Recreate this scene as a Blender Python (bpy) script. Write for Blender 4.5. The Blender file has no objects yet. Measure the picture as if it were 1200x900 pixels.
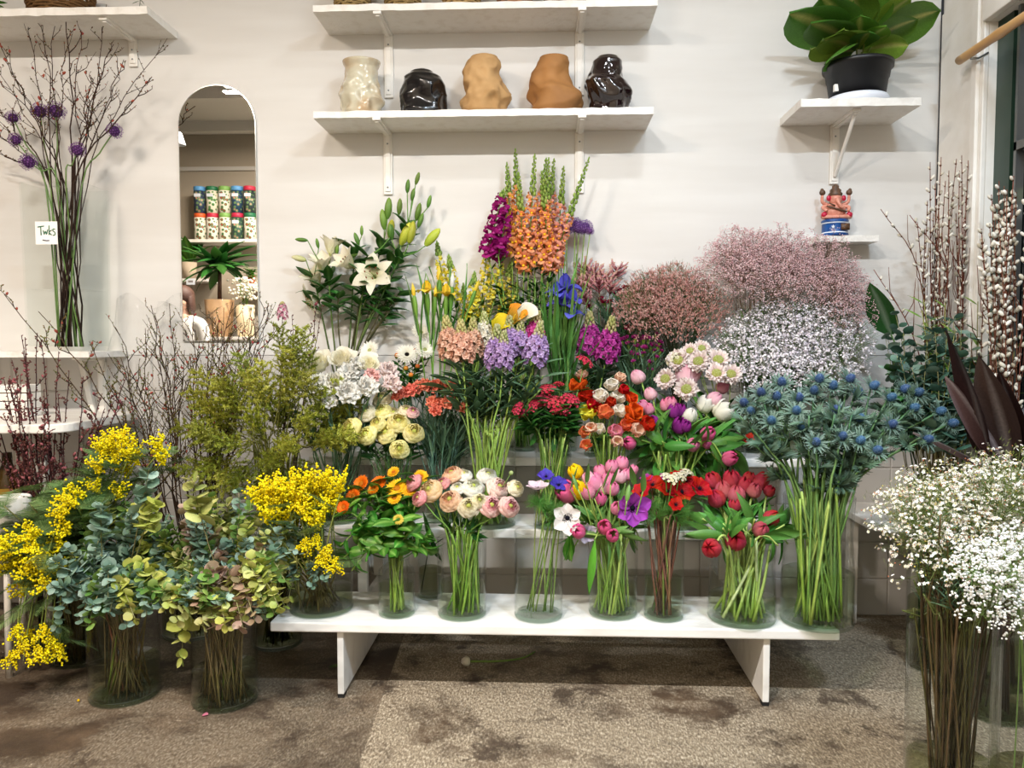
import bpy, math, random
import numpy as np
from mathutils import Vector, Matrix, Quaternion

sc = bpy.context.scene
col = sc.collection
PI = math.pi
rad = math.radians

# ---------------------------------------------------------------- camera
CAM_H = 1.2
cam_data = bpy.data.cameras.new('camera')
cam_data.sensor_width = 36
cam_data.lens = 27.0
cam_data.clip_start = 0.05
cam = bpy.data.objects.new('camera', cam_data)
cam.location = (0, 0, CAM_H)
cam.rotation_euler = (rad(90 - 3.0), 0, rad(2.4))
col.objects.link(cam)
sc.camera = cam
CR = cam.rotation_euler.to_matrix()

# ---------------------------------------------------------------- world, exposure, lights
w = bpy.data.worlds.new('world'); sc.world = w; w.use_nodes = True
w.node_tree.nodes['Background'].inputs[0].default_value = (0.35, 0.45, 0.6, 1)
w.node_tree.nodes['Background'].inputs[1].default_value = 0.06
sc.view_settings.view_transform = 'Standard'
sc.view_settings.look = 'None'
sc.view_settings.gamma = 1
sc.view_settings.exposure = 0.30
sc.cycles.use_denoising = True
sc.cycles.max_bounces = 14
sc.cycles.transparent_max_bounces = 40
sc.cycles.transmission_bounces = 8
sc.cycles.diffuse_bounces = 4
sc.cycles.caustics_reflective = False
sc.cycles.caustics_refractive = False

LAMPS = [  # name, location, size x, size y, watts, colour
    ('ceiling_lamp_light', (-2.3, 0.40, 3.28), 0.7, 0.07, 122, (1.0, 0.86, 0.73)),
    ('ceiling_lamp_light', (-0.55, 0.42, 3.28), 0.35, 0.07, 78, (1.0, 0.95, 0.90)),
    ('ceiling_lamp_light', (0.55, 1.85, 3.28), 0.3, 0.10, 15, (0.92, 0.96, 1.0)),
    ('ceiling_lamp_light', (1.15, 0.40, 3.28), 0.35, 0.07, 76, (0.68, 0.84, 1.0)),
    ('ceiling_lamp_light', (-0.6, -0.7, 3.28), 1.0, 0.2, 14, (1.0, 0.95, 0.9)),
]
for nm, loc, sx, sy, pw, c in LAMPS:
    ld = bpy.data.lights.new(nm, 'AREA'); ld.shape = 'RECTANGLE'
    ld.size = sx; ld.size_y = sy; ld.energy = pw; ld.color = c
    lo = bpy.data.objects.new(nm, ld); lo.location = loc; col.objects.link(lo)

# ---------------------------------------------------------------- helpers
def P(px, py, Y):
    d = CR @ Vector(((px - 600) / 900.0, -(py - 450) / 900.0, -1))
    return Vector((d.x / d.y * Y, Y, CAM_H + d.z / d.y * Y))

def PZ(px, py, Z):
    d = CR @ Vector(((px - 600) / 900.0, -(py - 450) / 900.0, -1))
    t = (Z - CAM_H) / d.z
    return Vector((d.x * t, d.y * t, Z))

def rgb(h):
    h = h.lstrip('#')
    v = [int(h[i:i + 2], 16) / 255 for i in (0, 2, 4)]
    return tuple(x / 12.92 if x <= .04045 else ((x + .055) / 1.055) ** 2.4 for x in v)

def mix(a, b, t):
    return tuple(a[i] * (1 - t) + b[i] * t for i in range(3))

R = random.Random(7)

class MB:
    def __init__(s):
        s.v = []; s.f = []; s.c = []; s.n = 0; s.mi = []; s.m = 0
    def add(s, v, f, c=(1, 1, 1), M=None):
        v = np.asarray(v, dtype=float).reshape(-1, 3)
        if M is not None:
            m = np.array(M)
            v = v @ m[:3, :3].T + m[:3, 3]
        c = np.asarray(c, dtype=float)
        if c.ndim == 1:
            c = np.tile(c, (len(v), 1))
        n = s.n
        s.v.append(v); s.c.append(c)
        s.f.extend([tuple(i + n for i in q) for q in f])
        s.mi.extend([s.m] * len(f))
        s.n += len(v)
    def join(s, o, M=None, tint=None):
        c = np.vstack(o.c)
        if tint is not None: c = c * np.array(tint)
        s.add(np.vstack(o.v), o.f, c, M)
    def mesh(s, name, mats, smooth=True):
        me = bpy.data.meshes.new(name)
        v = np.vstack(s.v)
        me.from_pydata(v.tolist(), [], s.f)
        c = np.vstack(s.c)
        a = me.color_attributes.new('Col', 'FLOAT_COLOR', 'POINT')
        a.data.foreach_set('color', np.hstack([c, np.ones((len(c), 1))]).ravel())
        if not isinstance(mats, (list, tuple)): mats = [mats]
        for m in mats: me.materials.append(m)
        if len(mats) > 1: me.polygons.foreach_set('material_index', s.mi)
        if smooth: me.polygons.foreach_set('use_smooth', [True] * len(s.f))
        me.update()
        return me

_gf = {}
def gfaces(nv, nu):
    k = (nv, nu)
    if k not in _gf:
        _gf[k] = [(j * (nu + 1) + i, j * (nu + 1) + i + 1, (j + 1) * (nu + 1) + i + 1, (j + 1) * (nu + 1) + i)
                  for j in range(nv) for i in range(nu)]
    return _gf[k]

def box(mb, a, b, c=(1, 1, 1), M=None):
    x0, y0, z0 = a; x1, y1, z1 = b
    v = [(x0, y0, z0), (x1, y0, z0), (x1, y1, z0), (x0, y1, z0), (x0, y0, z1), (x1, y0, z1), (x1, y1, z1), (x0, y1, z1)]
    mb.add(v, [(0, 3, 2, 1), (4, 5, 6, 7), (0, 1, 5, 4), (1, 2, 6, 5), (2, 3, 7, 6), (3, 0, 4, 7)], c, M)

def tube(mb, pts, r0, r1=None, n=6, c=(1, 1, 1), c1=None, cap=True, rr=None):
    pts = [Vector(p) for p in pts]; m = len(pts)
    r1 = r0 if r1 is None else r1
    T = []
    for i in range(m):
        T.append((pts[min(i + 1, m - 1)] - pts[max(i - 1, 0)]).normalized())
    ref = Vector((0, 0, 1)) if abs(T[0].z) < .9 else Vector((1, 0, 0))
    N = T[0].cross(ref).normalized()
    vs = []; cs = []
    for i in range(m):
        N = (N - T[i] * N.dot(T[i])).normalized()
        B = T[i].cross(N)
        t = i / (m - 1)
        r = rr[i] if rr else r0 + (r1 - r0) * t
        cc = c if c1 is None else mix(c, c1, t)
        for k in range(n):
            a = 2 * PI * k / n
            vs.append(pts[i] + (N * math.cos(a) + B * math.sin(a)) * r); cs.append(cc)
    f = [(i * n + k, i * n + (k + 1) % n, (i + 1) * n + (k + 1) % n, (i + 1) * n + k) for i in range(m - 1) for k in range(n)]
    if cap:
        f.append(tuple(range(n - 1, -1, -1))); f.append(tuple((m - 1) * n + k for k in range(n)))
    mb.add([tuple(v) for v in vs], f, cs)

def lathe(mb, prof, n=32, c=(1, 1, 1), M=None, close=True, cap0=False, cap1=False):
    m = len(prof); vs = []
    for r, z in prof:
        for k in range(n):
            a = 2 * PI * k / n
            vs.append((r * math.cos(a), r * math.sin(a), z))
    f = [(i * n + k, i * n + (k + 1) % n, (i + 1) * n + (k + 1) % n, (i + 1) * n + k) for i in range(m - 1) for k in range(n)]
    if cap0: f.append(tuple(range(n - 1, -1, -1)))
    if cap1: f.append(tuple((m - 1) * n + k for k in range(n)))
    mb.add(vs, f, c, M)

def ell(mb, cen, r, c=(1, 1, 1), n=8, m=5, M=None, c1=None):
    rx, ry, rz = r if hasattr(r, '__len__') else (r, r, r)
    vs = [(cen[0], cen[1], cen[2] - rz)]; cs = [c]
    for j in range(1, m):
        t = PI * j / m
        for k in range(n):
            a = 2 * PI * k / n
            vs.append((cen[0] + rx * math.sin(t) * math.cos(a), cen[1] + ry * math.sin(t) * math.sin(a), cen[2] - rz * math.cos(t)))
            cs.append(c if c1 is None else mix(c, c1, j / m))
    vs.append((cen[0], cen[1], cen[2] + rz)); cs.append(c if c1 is None else c1)
    f = [(0, 1 + (k + 1) % n, 1 + k) for k in range(n)]
    for j in range(m - 2):
        for k in range(n):
            f.append((1 + j * n + k, 1 + j * n + (k + 1) % n, 1 + (j + 1) * n + (k + 1) % n, 1 + (j + 1) * n + k))
    L = 1 + (m - 1) * n
    f += [(L - n + k, L - n + (k + 1) % n, L) for k in range(n)]
    mb.add(vs, f, cs, M)

def octa(mb, p, r, c, M=None):
    x, y, z = p
    mb.add([(x + r, y, z), (x - r, y, z), (x, y + r, z), (x, y - r, z), (x, y, z + r), (x, y, z - r)],
           [(0, 2, 4), (2, 1, 4), (1, 3, 4), (3, 0, 4), (2, 0, 5), (1, 2, 5), (3, 1, 5), (0, 3, 5)], c, M)

_ico = None
def ball(mb, p, r, c, sq=1.0):
    """20-triangle ball"""
    global _ico
    if _ico is None:
        t = (1 + 5 ** .5) / 2
        v = np.array([(-1, t, 0), (1, t, 0), (-1, -t, 0), (1, -t, 0), (0, -1, t), (0, 1, t), (0, -1, -t), (0, 1, -t), (t, 0, -1), (t, 0, 1), (-t, 0, -1), (-t, 0, 1)])
        v /= np.linalg.norm(v[0])
        f = [(0, 11, 5), (0, 5, 1), (0, 1, 7), (0, 7, 10), (0, 10, 11), (1, 5, 9), (5, 11, 4), (11, 10, 2), (10, 7, 6), (7, 1, 8), (3, 9, 4), (3, 4, 2), (3, 2, 6), (3, 6, 8), (3, 8, 9), (4, 9, 5), (2, 4, 11), (6, 2, 10), (8, 6, 7), (9, 8, 1)]
        _ico = (v, f)
    mb.add(_ico[0] * np.array((r, r, r * sq)) + np.array(tuple(p)), _ico[1], c)

def obj(name, me, parent=None, loc=None, M=None):
    o = bpy.data.objects.new(name, me)
    if M is not None: o.matrix_local = M
    elif loc is not None: o.location = loc
    if parent is not None: o.parent = parent
    col.objects.link(o)
    return o

def tag(o, label=None, cat=None, group=None, kind=None):
    if label: o['label'] = label
    if cat: o['category'] = cat
    if group: o['group'] = group
    if kind: o['kind'] = kind
    return o

def thing(name, label, cat, loc=(0, 0, 0), group=None, rz=0):
    o = bpy.data.objects.new(name, None); o.location = loc; o.rotation_euler = (0, 0, rz)
    o.empty_display_size = .05
    col.objects.link(o)
    return tag(o, label, cat, group)

def quick(name, fn, mat, parent=None, loc=None, smooth=True, M=None):
    mb = MB(); fn(mb)
    return obj(name, mb.mesh(name, mat, smooth), parent, loc, M)

def bevel(o, wd=.003, seg=2):
    m = o.modifiers.new('bevel', 'BEVEL'); m.width = wd; m.segments = seg; m.limit_method = 'ANGLE'
    return o

# ---------------------------------------------------------------- materials
def nodes(m):
    m.use_nodes = True
    nt = m.node_tree
    return nt, nt.nodes, nt.links, nt.nodes['Principled BSDF']

def veg_mat(name, rough=.5, trans=.25, var=.25, hue=.02, spec=.3, bump=0.0, bscale=300, sat=1.0):
    m = bpy.data.materials.new(name)
    nt, N, L, b = nodes(m)
    a = N.new('ShaderNodeVertexColor'); a.layer_name = 'Col'
    oi = N.new('ShaderNodeObjectInfo')
    mr = N.new('ShaderNodeMapRange'); mr.inputs[3].default_value = 1 - var; mr.inputs[4].default_value = 1 + var * .6
    mh = N.new('ShaderNodeMapRange'); mh.inputs[3].default_value = .5 - hue; mh.inputs[4].default_value = .5 + hue
    wn = N.new('ShaderNodeMath'); wn.operation = 'FRACT'
    mu = N.new('ShaderNodeMath'); mu.operation = 'MULTIPLY'; mu.inputs[1].default_value = 7.31
    L.new(oi.outputs['Random'], mr.inputs[0]); L.new(oi.outputs['Random'], mu.inputs[0]); L.new(mu.outputs[0], wn.inputs[0]); L.new(wn.outputs[0], mh.inputs[0])
    hs = N.new('ShaderNodeHueSaturation'); hs.inputs['Saturation'].default_value = sat
    L.new(a.outputs['Color'], hs.inputs['Color']); L.new(mr.outputs[0], hs.inputs['Value']); L.new(mh.outputs[0], hs.inputs['Hue'])
    nz = N.new('ShaderNodeTexNoise'); nz.inputs['Scale'].default_value = 60; nz.inputs['Detail'].default_value = 3
    tc = N.new('ShaderNodeTexCoord'); L.new(tc.outputs['Object'], nz.inputs['Vector'])
    mm = N.new('ShaderNodeMapRange'); mm.inputs[1].default_value = .3; mm.inputs[2].default_value = .7; mm.inputs[3].default_value = .82; mm.inputs[4].default_value = 1.12
    L.new(nz.outputs[0], mm.inputs[0])
    mx = N.new('ShaderNodeMix'); mx.data_type = 'RGBA'; mx.blend_type = 'MULTIPLY'; mx.inputs[0].default_value = 1
    L.new(hs.outputs[0], mx.inputs[6]); L.new(mm.outputs[0], mx.inputs[7])
    L.new(mx.outputs[2], b.inputs['Base Color'])
    b.inputs['Roughness'].default_value = rough
    b.inputs['Specular IOR Level'].default_value = spec
    if bump:
        n2 = N.new('ShaderNodeTexNoise'); n2.inputs['Scale'].default_value = bscale
        L.new(tc.outputs['Object'], n2.inputs['Vector'])
        bp = N.new('ShaderNodeBump'); bp.inputs['Strength'].default_value = bump; bp.inputs['Distance'].default_value = .002
        L.new(n2.outputs[0], bp.inputs['Height']); L.new(bp.outputs[0], b.inputs['Normal'])
    if trans:
        t = N.new('ShaderNodeBsdfTranslucent'); L.new(mx.outputs[2], t.inputs['Color'])
        ms = N.new('ShaderNodeMixShader'); ms.inputs[0].default_value = trans
        L.new(b.outputs[0], ms.inputs[1]); L.new(t.outputs[0], ms.inputs[2])
        L.new(ms.outputs[0], N['Material Output'].inputs['Surface'])
    return m

M_PETAL = veg_mat('petal', .55, .3, .08, .008, .15)
M_LEAF = veg_mat('leaf', .42, .22, .28, .018, .35)
M_STEM = veg_mat('stem', .45, .0, .2, .012, .35)
M_BARK = veg_mat('bark', .8, .0, .25, .01, .15, .5)
M_BLOOM = veg_mat('blossom', .7, .15, .1, .006, .1)

def flat_mat(name, c, rough=.5, metal=0, spec=.5, bump=0, bscale=40, var=0, vscale=5, detail=4, c2=None, stretch=None, coat=0, vrange=(.35, .65)):
    m = bpy.data.materials.new(name)
    nt, N, L, b = nodes(m)
    b.inputs['Base Color'].default_value = (*c, 1)
    b.inputs['Roughness'].default_value = rough; b.inputs['Metallic'].default_value = metal
    b.inputs['Specular IOR Level'].default_value = spec
    b.inputs['Coat Weight'].default_value = coat; b.inputs['Coat Roughness'].default_value = .05
    tc = N.new('ShaderNodeTexCoord'); src = tc.outputs['Object']
    if stretch:
        mp = N.new('ShaderNodeMapping'); mp.inputs['Scale'].default_value = stretch
        L.new(src, mp.inputs[0]); src = mp.outputs[0]
    if c2 is not None:
        nz = N.new('ShaderNodeTexNoise'); nz.inputs['Scale'].default_value = vscale; nz.inputs['Detail'].default_value = detail
        L.new(src, nz.inputs['Vector'])
        cr = N.new('ShaderNodeValToRGB'); cr.color_ramp.elements[0].position = vrange[0]; cr.color_ramp.elements[1].position = vrange[1]
        cr.color_ramp.elements[0].color = (*c, 1); cr.color_ramp.elements[1].color = (*c2, 1)
        L.new(nz.outputs[0], cr.inputs[0]); L.new(cr.outputs[0], b.inputs['Base Color'])
    if bump:
        n2 = N.new('ShaderNodeTexNoise'); n2.inputs['Scale'].default_value = bscale; n2.inputs['Detail'].default_value = 5
        L.new(src, n2.inputs['Vector'])
        bp = N.new('ShaderNodeBump'); bp.inputs['Strength'].default_value = bump; bp.inputs['Distance'].default_value = .004
        L.new(n2.outputs[0], bp.inputs['Height']); L.new(bp.outputs[0], b.inputs['Normal'])
    return m

def glass_mat(name, tint=(.93, .97, .95), ior=1.45, rough=0.0, strength=1.0, vert=False):
    """clear vessel wall: tinted see-through with a mirror coat that grows at grazing angles"""
    m = bpy.data.materials.new(name); m.use_nodes = True
    nt = m.node_tree; N = nt.nodes; L = nt.links; N.remove(N['Principled BSDF'])
    t = N.new('ShaderNodeBsdfTransparent'); t.inputs[0].default_value = (*tint, 1)
    g = N.new('ShaderNodeBsdfGlossy'); g.inputs['Roughness'].default_value = rough
    fr = N.new('ShaderNodeLayerWeight'); fr.inputs['Blend'].default_value = .5
    pw = N.new('ShaderNodeMath'); pw.operation = 'POWER'; pw.inputs[1].default_value = 4.5; L.new(fr.outputs['Facing'], pw.inputs[0])
    mu = N.new('ShaderNodeMath'); mu.operation = 'MULTIPLY_ADD'; mu.inputs[1].default_value = .75 * strength; mu.inputs[2].default_value = .011 * strength; mu.use_clamp = True
    L.new(pw.outputs[0], mu.inputs[0])
    ms = N.new('ShaderNodeMixShader'); L.new(mu.outputs[0], ms.inputs[0]); L.new(t.outputs[0], ms.inputs[1]); L.new(g.outputs[0], ms.inputs[2])
    L.new(ms.outputs[0], N['Material Output'].inputs['Surface'])
    return m

M_GLASS = glass_mat('clear_glass', (.975, .985, .98), 1.32, 0.0, .8)
M_CLEAR = glass_mat('colourless_glass', (.992, .995, .993), 1.3, 0.0, .6)
M_WATER = glass_mat('water', (.86, .9, .78), 1.2, 0.0, .8)
M_WATER2 = glass_mat('clear_water', (.95, .96, .94), 1.2, 0.0, .8)
M_MURKY = glass_mat('murky_water', (.72, .74, .6), 1.2, 0.0, .8)
M_FOIL = glass_mat('clear_film', (.985, .987, .987), 1.5, 0.04, 1.0)
M_BASE = glass_mat('glass_base', (.84, .89, .86), 1.5, 0.02, .8)

M_WALL = flat_mat('painted_wall', rgb('#dcdad6'), .6, bump=.16, bscale=6, stretch=(.6, 1, 5), c2=rgb('#d3d0cb'), vscale=1.6)
M_TILE = flat_mat('wall_tile', rgb('#cfccc8'), .3, bump=.03, bscale=8)
M_GROUT = flat_mat('tile_grout', rgb('#c3beb6'), .8)
M_PAINT = flat_mat('white_paint', rgb('#efece6'), .45, bump=.12, bscale=25, c2=rgb('#e2ddd4'), vscale=6)
M_CHIP = flat_mat('chipped_white_paint', rgb('#eae7e1'), .5, bump=.7, bscale=60, c2=rgb('#dfdad1'), vscale=22, detail=7, vrange=(.5, .72))
M_CEIL = flat_mat('ceiling_paint', rgb('#c4c0b8'), .7, bump=.1, bscale=10)

# ================================================================ setting
XR = P(1103, 100, 3.4).x
XL, YB, YF, ZC = -4.4, 3.4, -1.3, 3.4
ZT = P(500, 416, 3.4).z         # top of the tiled band
def struct(name, fn, mat, parent=None, smooth=False):
    o = quick(name, fn, mat, parent, smooth=smooth)
    if parent is None: o['kind'] = 'structure'
    return o

# floor: worn concrete with a rubbed pale screed
def floor_mat():
    m = bpy.data.materials.new('worn_concrete'); nt, N, L, b = nodes(m)
    tc = N.new('ShaderNodeTexCoord')
    def noise(s, d=6, r=.6, stretch=None, dist=0):
        n = N.new('ShaderNodeTexNoise'); n.inputs['Scale'].default_value = s; n.inputs['Detail'].default_value = d; n.inputs['Roughness'].default_value = r
        n.inputs['Distortion'].default_value = dist
        if stretch:
            mp = N.new('ShaderNodeMapping'); mp.inputs['Scale'].default_value = stretch[:3]; mp.inputs['Rotation'].default_value = (0, 0, stretch[3])
            L.new(tc.outputs['Object'], mp.inputs[0]); L.new(mp.outputs[0], n.inputs['Vector'])
        else: L.new(tc.outputs['Object'], n.inputs['Vector'])
        return n.outputs[0]
    def ramp(src, stops):
        r = N.new('ShaderNodeValToRGB'); e = r.color_ramp.elements
        e[0].position, e[0].color = stops[0][0], (*stops[0][1], 1)
        e[1].position, e[1].color = stops[-1][0], (*stops[-1][1], 1)
        for p, c in stops[1:-1]:
            q = e.new(p); q.color = (*c, 1)
        L.new(src, r.inputs[0]); return r.outputs[0]
    def mixc(f, a, bb):
        x = N.new('ShaderNodeMix'); x.data_type = 'RGBA'; x.inputs[0].default_value = 1
        L.new(f, x.inputs[0]); L.new(a, x.inputs[6]); L.new(bb, x.inputs[7]); return x.outputs[2]
    base = ramp(noise(2.2, 8, .65), [(.32, rgb('#2b2119')), (.5, rgb('#46382b')), (.68, rgb('#6a5744'))])
    pale = ramp(noise(170, 3, .7, (1, .4, 1, .15)), [(.36, rgb('#6f614f')), (.52, rgb('#9c8e78')), (.66, rgb('#cfc3ae'))])
    dark = ramp(noise(9, 8, .7), [(.4, rgb('#33281f')), (.7, rgb('#54463a'))])
    # worn pale patches
    pm = ramp(noise(1.25, 10, .68, None, .3), [(.46, (0, 0, 0)), (.54, (1, 1, 1))])
    # brushed grain breaks up the pale screed
    gm = ramp(noise(95, 3, .7, (1, .5, 1, .35)), [(.30, (.35, .35, .35)), (.50, (1, 1, 1))])
    # screed field on the right of a slanting joint
    sx = N.new('ShaderNodeSeparateXYZ'); L.new(tc.outputs['Object'], sx.inputs[0])
    a1 = N.new('ShaderNodeMath'); a1.operation = 'MULTIPLY_ADD'; L.new(sx.outputs[1], a1.inputs[0]); a1.inputs[1].default_value = .05; L.new(sx.outputs[0], a1.inputs[2])
    a2 = N.new('ShaderNodeMath'); a2.operation = 'GREATER_THAN'; L.new(a1.outputs[0], a2.inputs[0]); a2.inputs[1].default_value = -.42
    a3 = N.new('ShaderNodeMath'); a3.operation = 'MULTIPLY_ADD'; L.new(a2.outputs[0], a3.inputs[0]); a3.inputs[1].default_value = .5; a3.inputs[2].default_value = .45
    pmv = N.new('ShaderNodeMath'); pmv.operation = 'MULTIPLY'; L.new(pm, pmv.inputs[0]); L.new(gm, pmv.inputs[1])
    sp = ramp(noise(1.9, 10, .74), [(.44, (0, 0, 0)), (.52, (1, 1, 1))])
    spv = N.new('ShaderNodeMath'); spv.operation = 'MULTIPLY'; L.new(sp, spv.inputs[0]); L.new(a2.outputs[0], spv.inputs[1])
    spg = N.new('ShaderNodeMath'); spg.operation = 'MULTIPLY'; L.new(spv.outputs[0], spg.inputs[0]); L.new(gm, spg.inputs[1])
    mxx = N.new('ShaderNodeMath'); mxx.operation = 'MAXIMUM'; L.new(pmv.outputs[0], mxx.inputs[0]); L.new(spg.outputs[0], mxx.inputs[1])
    fin = N.new('ShaderNodeMath'); fin.operation = 'MULTIPLY'; L.new(mxx.outputs[0], fin.inputs[0]); L.new(a3.outputs[0], fin.inputs[1])
    c = mixc(fin.outputs[0], base, pale)
    dm = ramp(noise(3.1, 9, .72, None, .5), [(.56, (0, 0, 0)), (.62, (.85, .85, .85))])
    c = mixc(dm, c, dark)
    wm = ramp(noise(5.3, 9, .75, None, 1.2), [(.63, (0, 0, 0)), (.66, (.8, .8, .8))])
    wc = N.new('ShaderNodeRGB'); wc.outputs[0].default_value = (*rgb('#b3a58f'), 1)
    c = mixc(wm, c, wc.outputs[0])
    L.new(c, b.inputs['Base Color'])
    b.inputs['Roughness'].default_value = .55
    bp = N.new('ShaderNodeBump'); bp.inputs['Strength'].default_value = .5; bp.inputs['Distance'].default_value = .004
    L.new(noise(60, 6, .75), bp.inputs['Height']); L.new(bp.outputs[0], b.inputs['Normal'])
    return m
struct('floor', lambda mb: box(mb, (XL, YF, -.05), (XR + .1, YB + .1, 0)), floor_mat())
struct('ceiling', lambda mb: box(mb, (XL, YF, ZC), (XR + .1, YB + .1, ZC + .05)), M_CEIL)

# back wall: painted boards above, square tiles below
def wb(mb):
    mb.m = 0; box(mb, (XL, YB, ZT), (XR, YB + .1, ZC))
    mb.m = 1; box(mb, (XL, YB + .006, 0), (XR, YB + .1, ZT))
mb = MB(); wb(mb)
wall_back = obj('wall_back', mb.mesh('wall_back', [M_WALL, M_GROUT], False)); wall_back['kind'] = 'structure'
TS = ZT / 7
x0 = P(1043, 600, 3.4).x
def tile_fn(mb):
    g = .0015
    v = [(g, .006, g), (TS - g, .006, g), (TS - g, .006, TS - g), (g, .006, TS - g),
         (g + .004, 0, g + .004), (TS - g - .004, 0, g + .004), (TS - g - .004, 0, TS - g - .004), (g + .004, 0, TS - g - .004)]
    mb.add(v, [(4, 5, 6, 7), (0, 1, 5, 4), (1, 2, 6, 5), (2, 3, 7, 6), (3, 0, 4, 7)])
mb = MB(); tile_fn(mb); tm = mb.mesh('tile', M_TILE, False)
i0 = math.ceil((-2.75 - x0) / TS)
i = i0
while x0 + (i + 1) * TS < XR:
    for j in range(7): obj('tile', tm, wall_back, (x0 + i * TS, YB, j * TS))
    i += 1

M_WALL2 = flat_mat('taupe_wall', rgb('#5d5347'), .7, bump=.1, bscale=6)
M_WALL3 = flat_mat('cream_wall', rgb('#a99e8c'), .7, bump=.1, bscale=6)
struct('wall_left', lambda mb: box(mb, (XL - .1, YF - .1, 0), (XL, YB + .1, ZC)), M_WALL2)
struct('wall_front', lambda mb: box(mb, (XL - .1, YF - .1, 0), (XR + .1, YF, ZC)), M_WALL3)
# right wall with the window opening
YJ = 900 * XR / (1135 - 637.7)
ZH = P(1135, 26, YJ).z
def wr(mb):
    box(mb, (XR, YJ, 0), (XR + .12, YB + .1, ZC))
    box(mb, (XR, YF, 0), (XR + .12, .5, ZC))
    box(mb, (XR, .5, ZH), (XR + .12, YJ, ZC))
    box(mb, (XR, .5, 0), (XR + .12, YJ, .5))
struct('wall_right', wr, M_PAINT)
win = quick('window_1', lambda mb: (box(mb, (XR - .02, YJ, .5), (XR, YB - .03, ZH + .16)), box(mb, (XR - .035, YJ + .02, .5), (XR - .02, YJ + .06, ZH + .16)),
                                    box(mb, (XR - .03, .5, ZH), (XR, YJ, ZH + .14)), box(mb, (XR - .06, .5, .46), (XR, YJ, .5))), M_PAINT, smooth=False)
win['kind'] = 'structure'; bevel(win, .004)
M_GREEN = flat_mat('dark_green_paint', rgb('#20382c'), .35)
M_STEEL = flat_mat('brushed_metal', rgb('#8d9090'), .3, metal=.9)
M_DARKGL = bpy.data.materials.new('window_glass')
nt, N, L, b = nodes(M_DARKGL); b.inputs['Base Color'].default_value = (.01, .014, .016, 1); b.inputs['Roughness'].default_value = .03
quick('stile', lambda mb: box(mb, (XR + .03, YJ - .1, .5), (XR + .08, YJ, ZH)), M_GREEN, win, smooth=False)
quick('bar', lambda mb: box(mb, (XR + .02, YJ - .155, .5), (XR + .05, YJ - .14, ZH)), M_STEEL, win, smooth=False)
quick('bar', lambda mb: box(mb, (XR + .02, .5, 1.9), (XR + .04, YJ - .14, 1.93)), M_STEEL, win, smooth=False)
quick('pane', lambda mb: box(mb, (XR + .06, .5, .5), (XR + .066, YJ - .1, ZH)), M_DARKGL, win, smooth=False)
M_STK = flat_mat('sticker_green', rgb('#8a9a5a'), .5); M_STK2 = flat_mat('sticker_grey', rgb('#8c9490'), .5)
stk = P(1150, 238, YJ - .13)
quick('sticker', lambda mb: box(mb, (XR + .058, YJ - .2, 1.72), (XR + .06, YJ - .165, 1.77)), M_STK, win, smooth=False)
quick('sticker', lambda mb: box(mb, (XR + .058, YJ - .2, 1.66), (XR + .06, YJ - .165, 1.715)), M_STK2, win, smooth=False)
# beams and a cornice seen in the mirror
for k, y in enumerate((-.9, .1, 1.2)):
    struct('trim_%d' % (k + 1), lambda mb: box(mb, (XL, y, ZC - .1), (-2.2, y + .09, ZC)), M_CEIL)
M_GAP = flat_mat('dark_gap', rgb('#20242c'), .7)
struct('trim_5', lambda mb: box(mb, (XR - .009, YB - .006, ZT), (XR - .001, YB, ZC)), M_GAP)  # dark strip painted in for the shade of the gap beside the window frame
struct('trim_4', lambda mb: box(mb, (XL, YF, 3.02), (XR, YF + .03, 3.06)), M_CEIL)
# lamp fixtures over each light
M_EMIT = bpy.data.materials.new('lamp_diffuser'); nt, N, L, b = nodes(M_EMIT)
b.inputs['Emission Color'].default_value = (1, .95, .85, 1); b.inputs['Emission Strength'].default_value = 3
lab = ['over the corner with the mirror', 'before the wall of ceramic vases', 'nearest the back wall', 'by the window', 'over the middle of the shop floor']
for (nm, loc, sx, sy, pw, c), lb in zip(LAMPS, lab):
    t = thing('ceiling_lamp', 'slim white ceiling lamp ' + lb, 'lamp', (loc[0], loc[1], ZC))
    bevel(quick('housing', lambda mb: box(mb, (-sx / 2 - .03, -sy / 2 - .03, -.06), (sx / 2 + .03, sy / 2 + .03, 0)), M_PAINT, t, smooth=False))
    quick('diffuser', lambda mb: box(mb, (-sx / 2, -sy / 2, -.075), (sx / 2, sy / 2, -.06)), M_EMIT, t, smooth=False)

# bamboo pole along the window head
p0 = Vector((XR - .12, 3.3, 0)); 
BX = XR - .07
def pole_pt(px, py):
    d = CR @ Vector(((px - 600) / 900.0, -(py - 450) / 900.0, -1))
    return Vector((BX, d.y / d.x * BX, CAM_H + d.z / d.x * BX))
a_, b_ = pole_pt(1124, 71), pole_pt(1200, 20)
b_ = a_ + (b_ - a_) * 4
M_BAMB = flat_mat('bamboo', rgb('#b98a55'), .4, c2=rgb('#d9b077'), vscale=8, stretch=(1, .2, 1))
def pole(mb):
    n = 30; pts = [a_.lerp(b_, k / n) for k in range(n + 1)]
    tube(mb, pts, .016, n=14, rr=[.0165 + (.003 if k % 9 == 5 else 0) for k in range(n + 1)])
bp_ = quick('bamboo_pole', pole, M_BAMB)
tag(bp_, 'bamboo pole across the head of the dark window', 'pole')
t = thing('pole_hook', 'small metal hook that holds the bamboo pole on the window frame', 'hook', tuple(a_.lerp(b_, .05)))
quick('hook_arm', lambda mb: tube(mb, [(0, 0, -.022), (.03, 0, -.02), (.065, 0, 0)], .004, n=6), M_STEEL, t)

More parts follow.
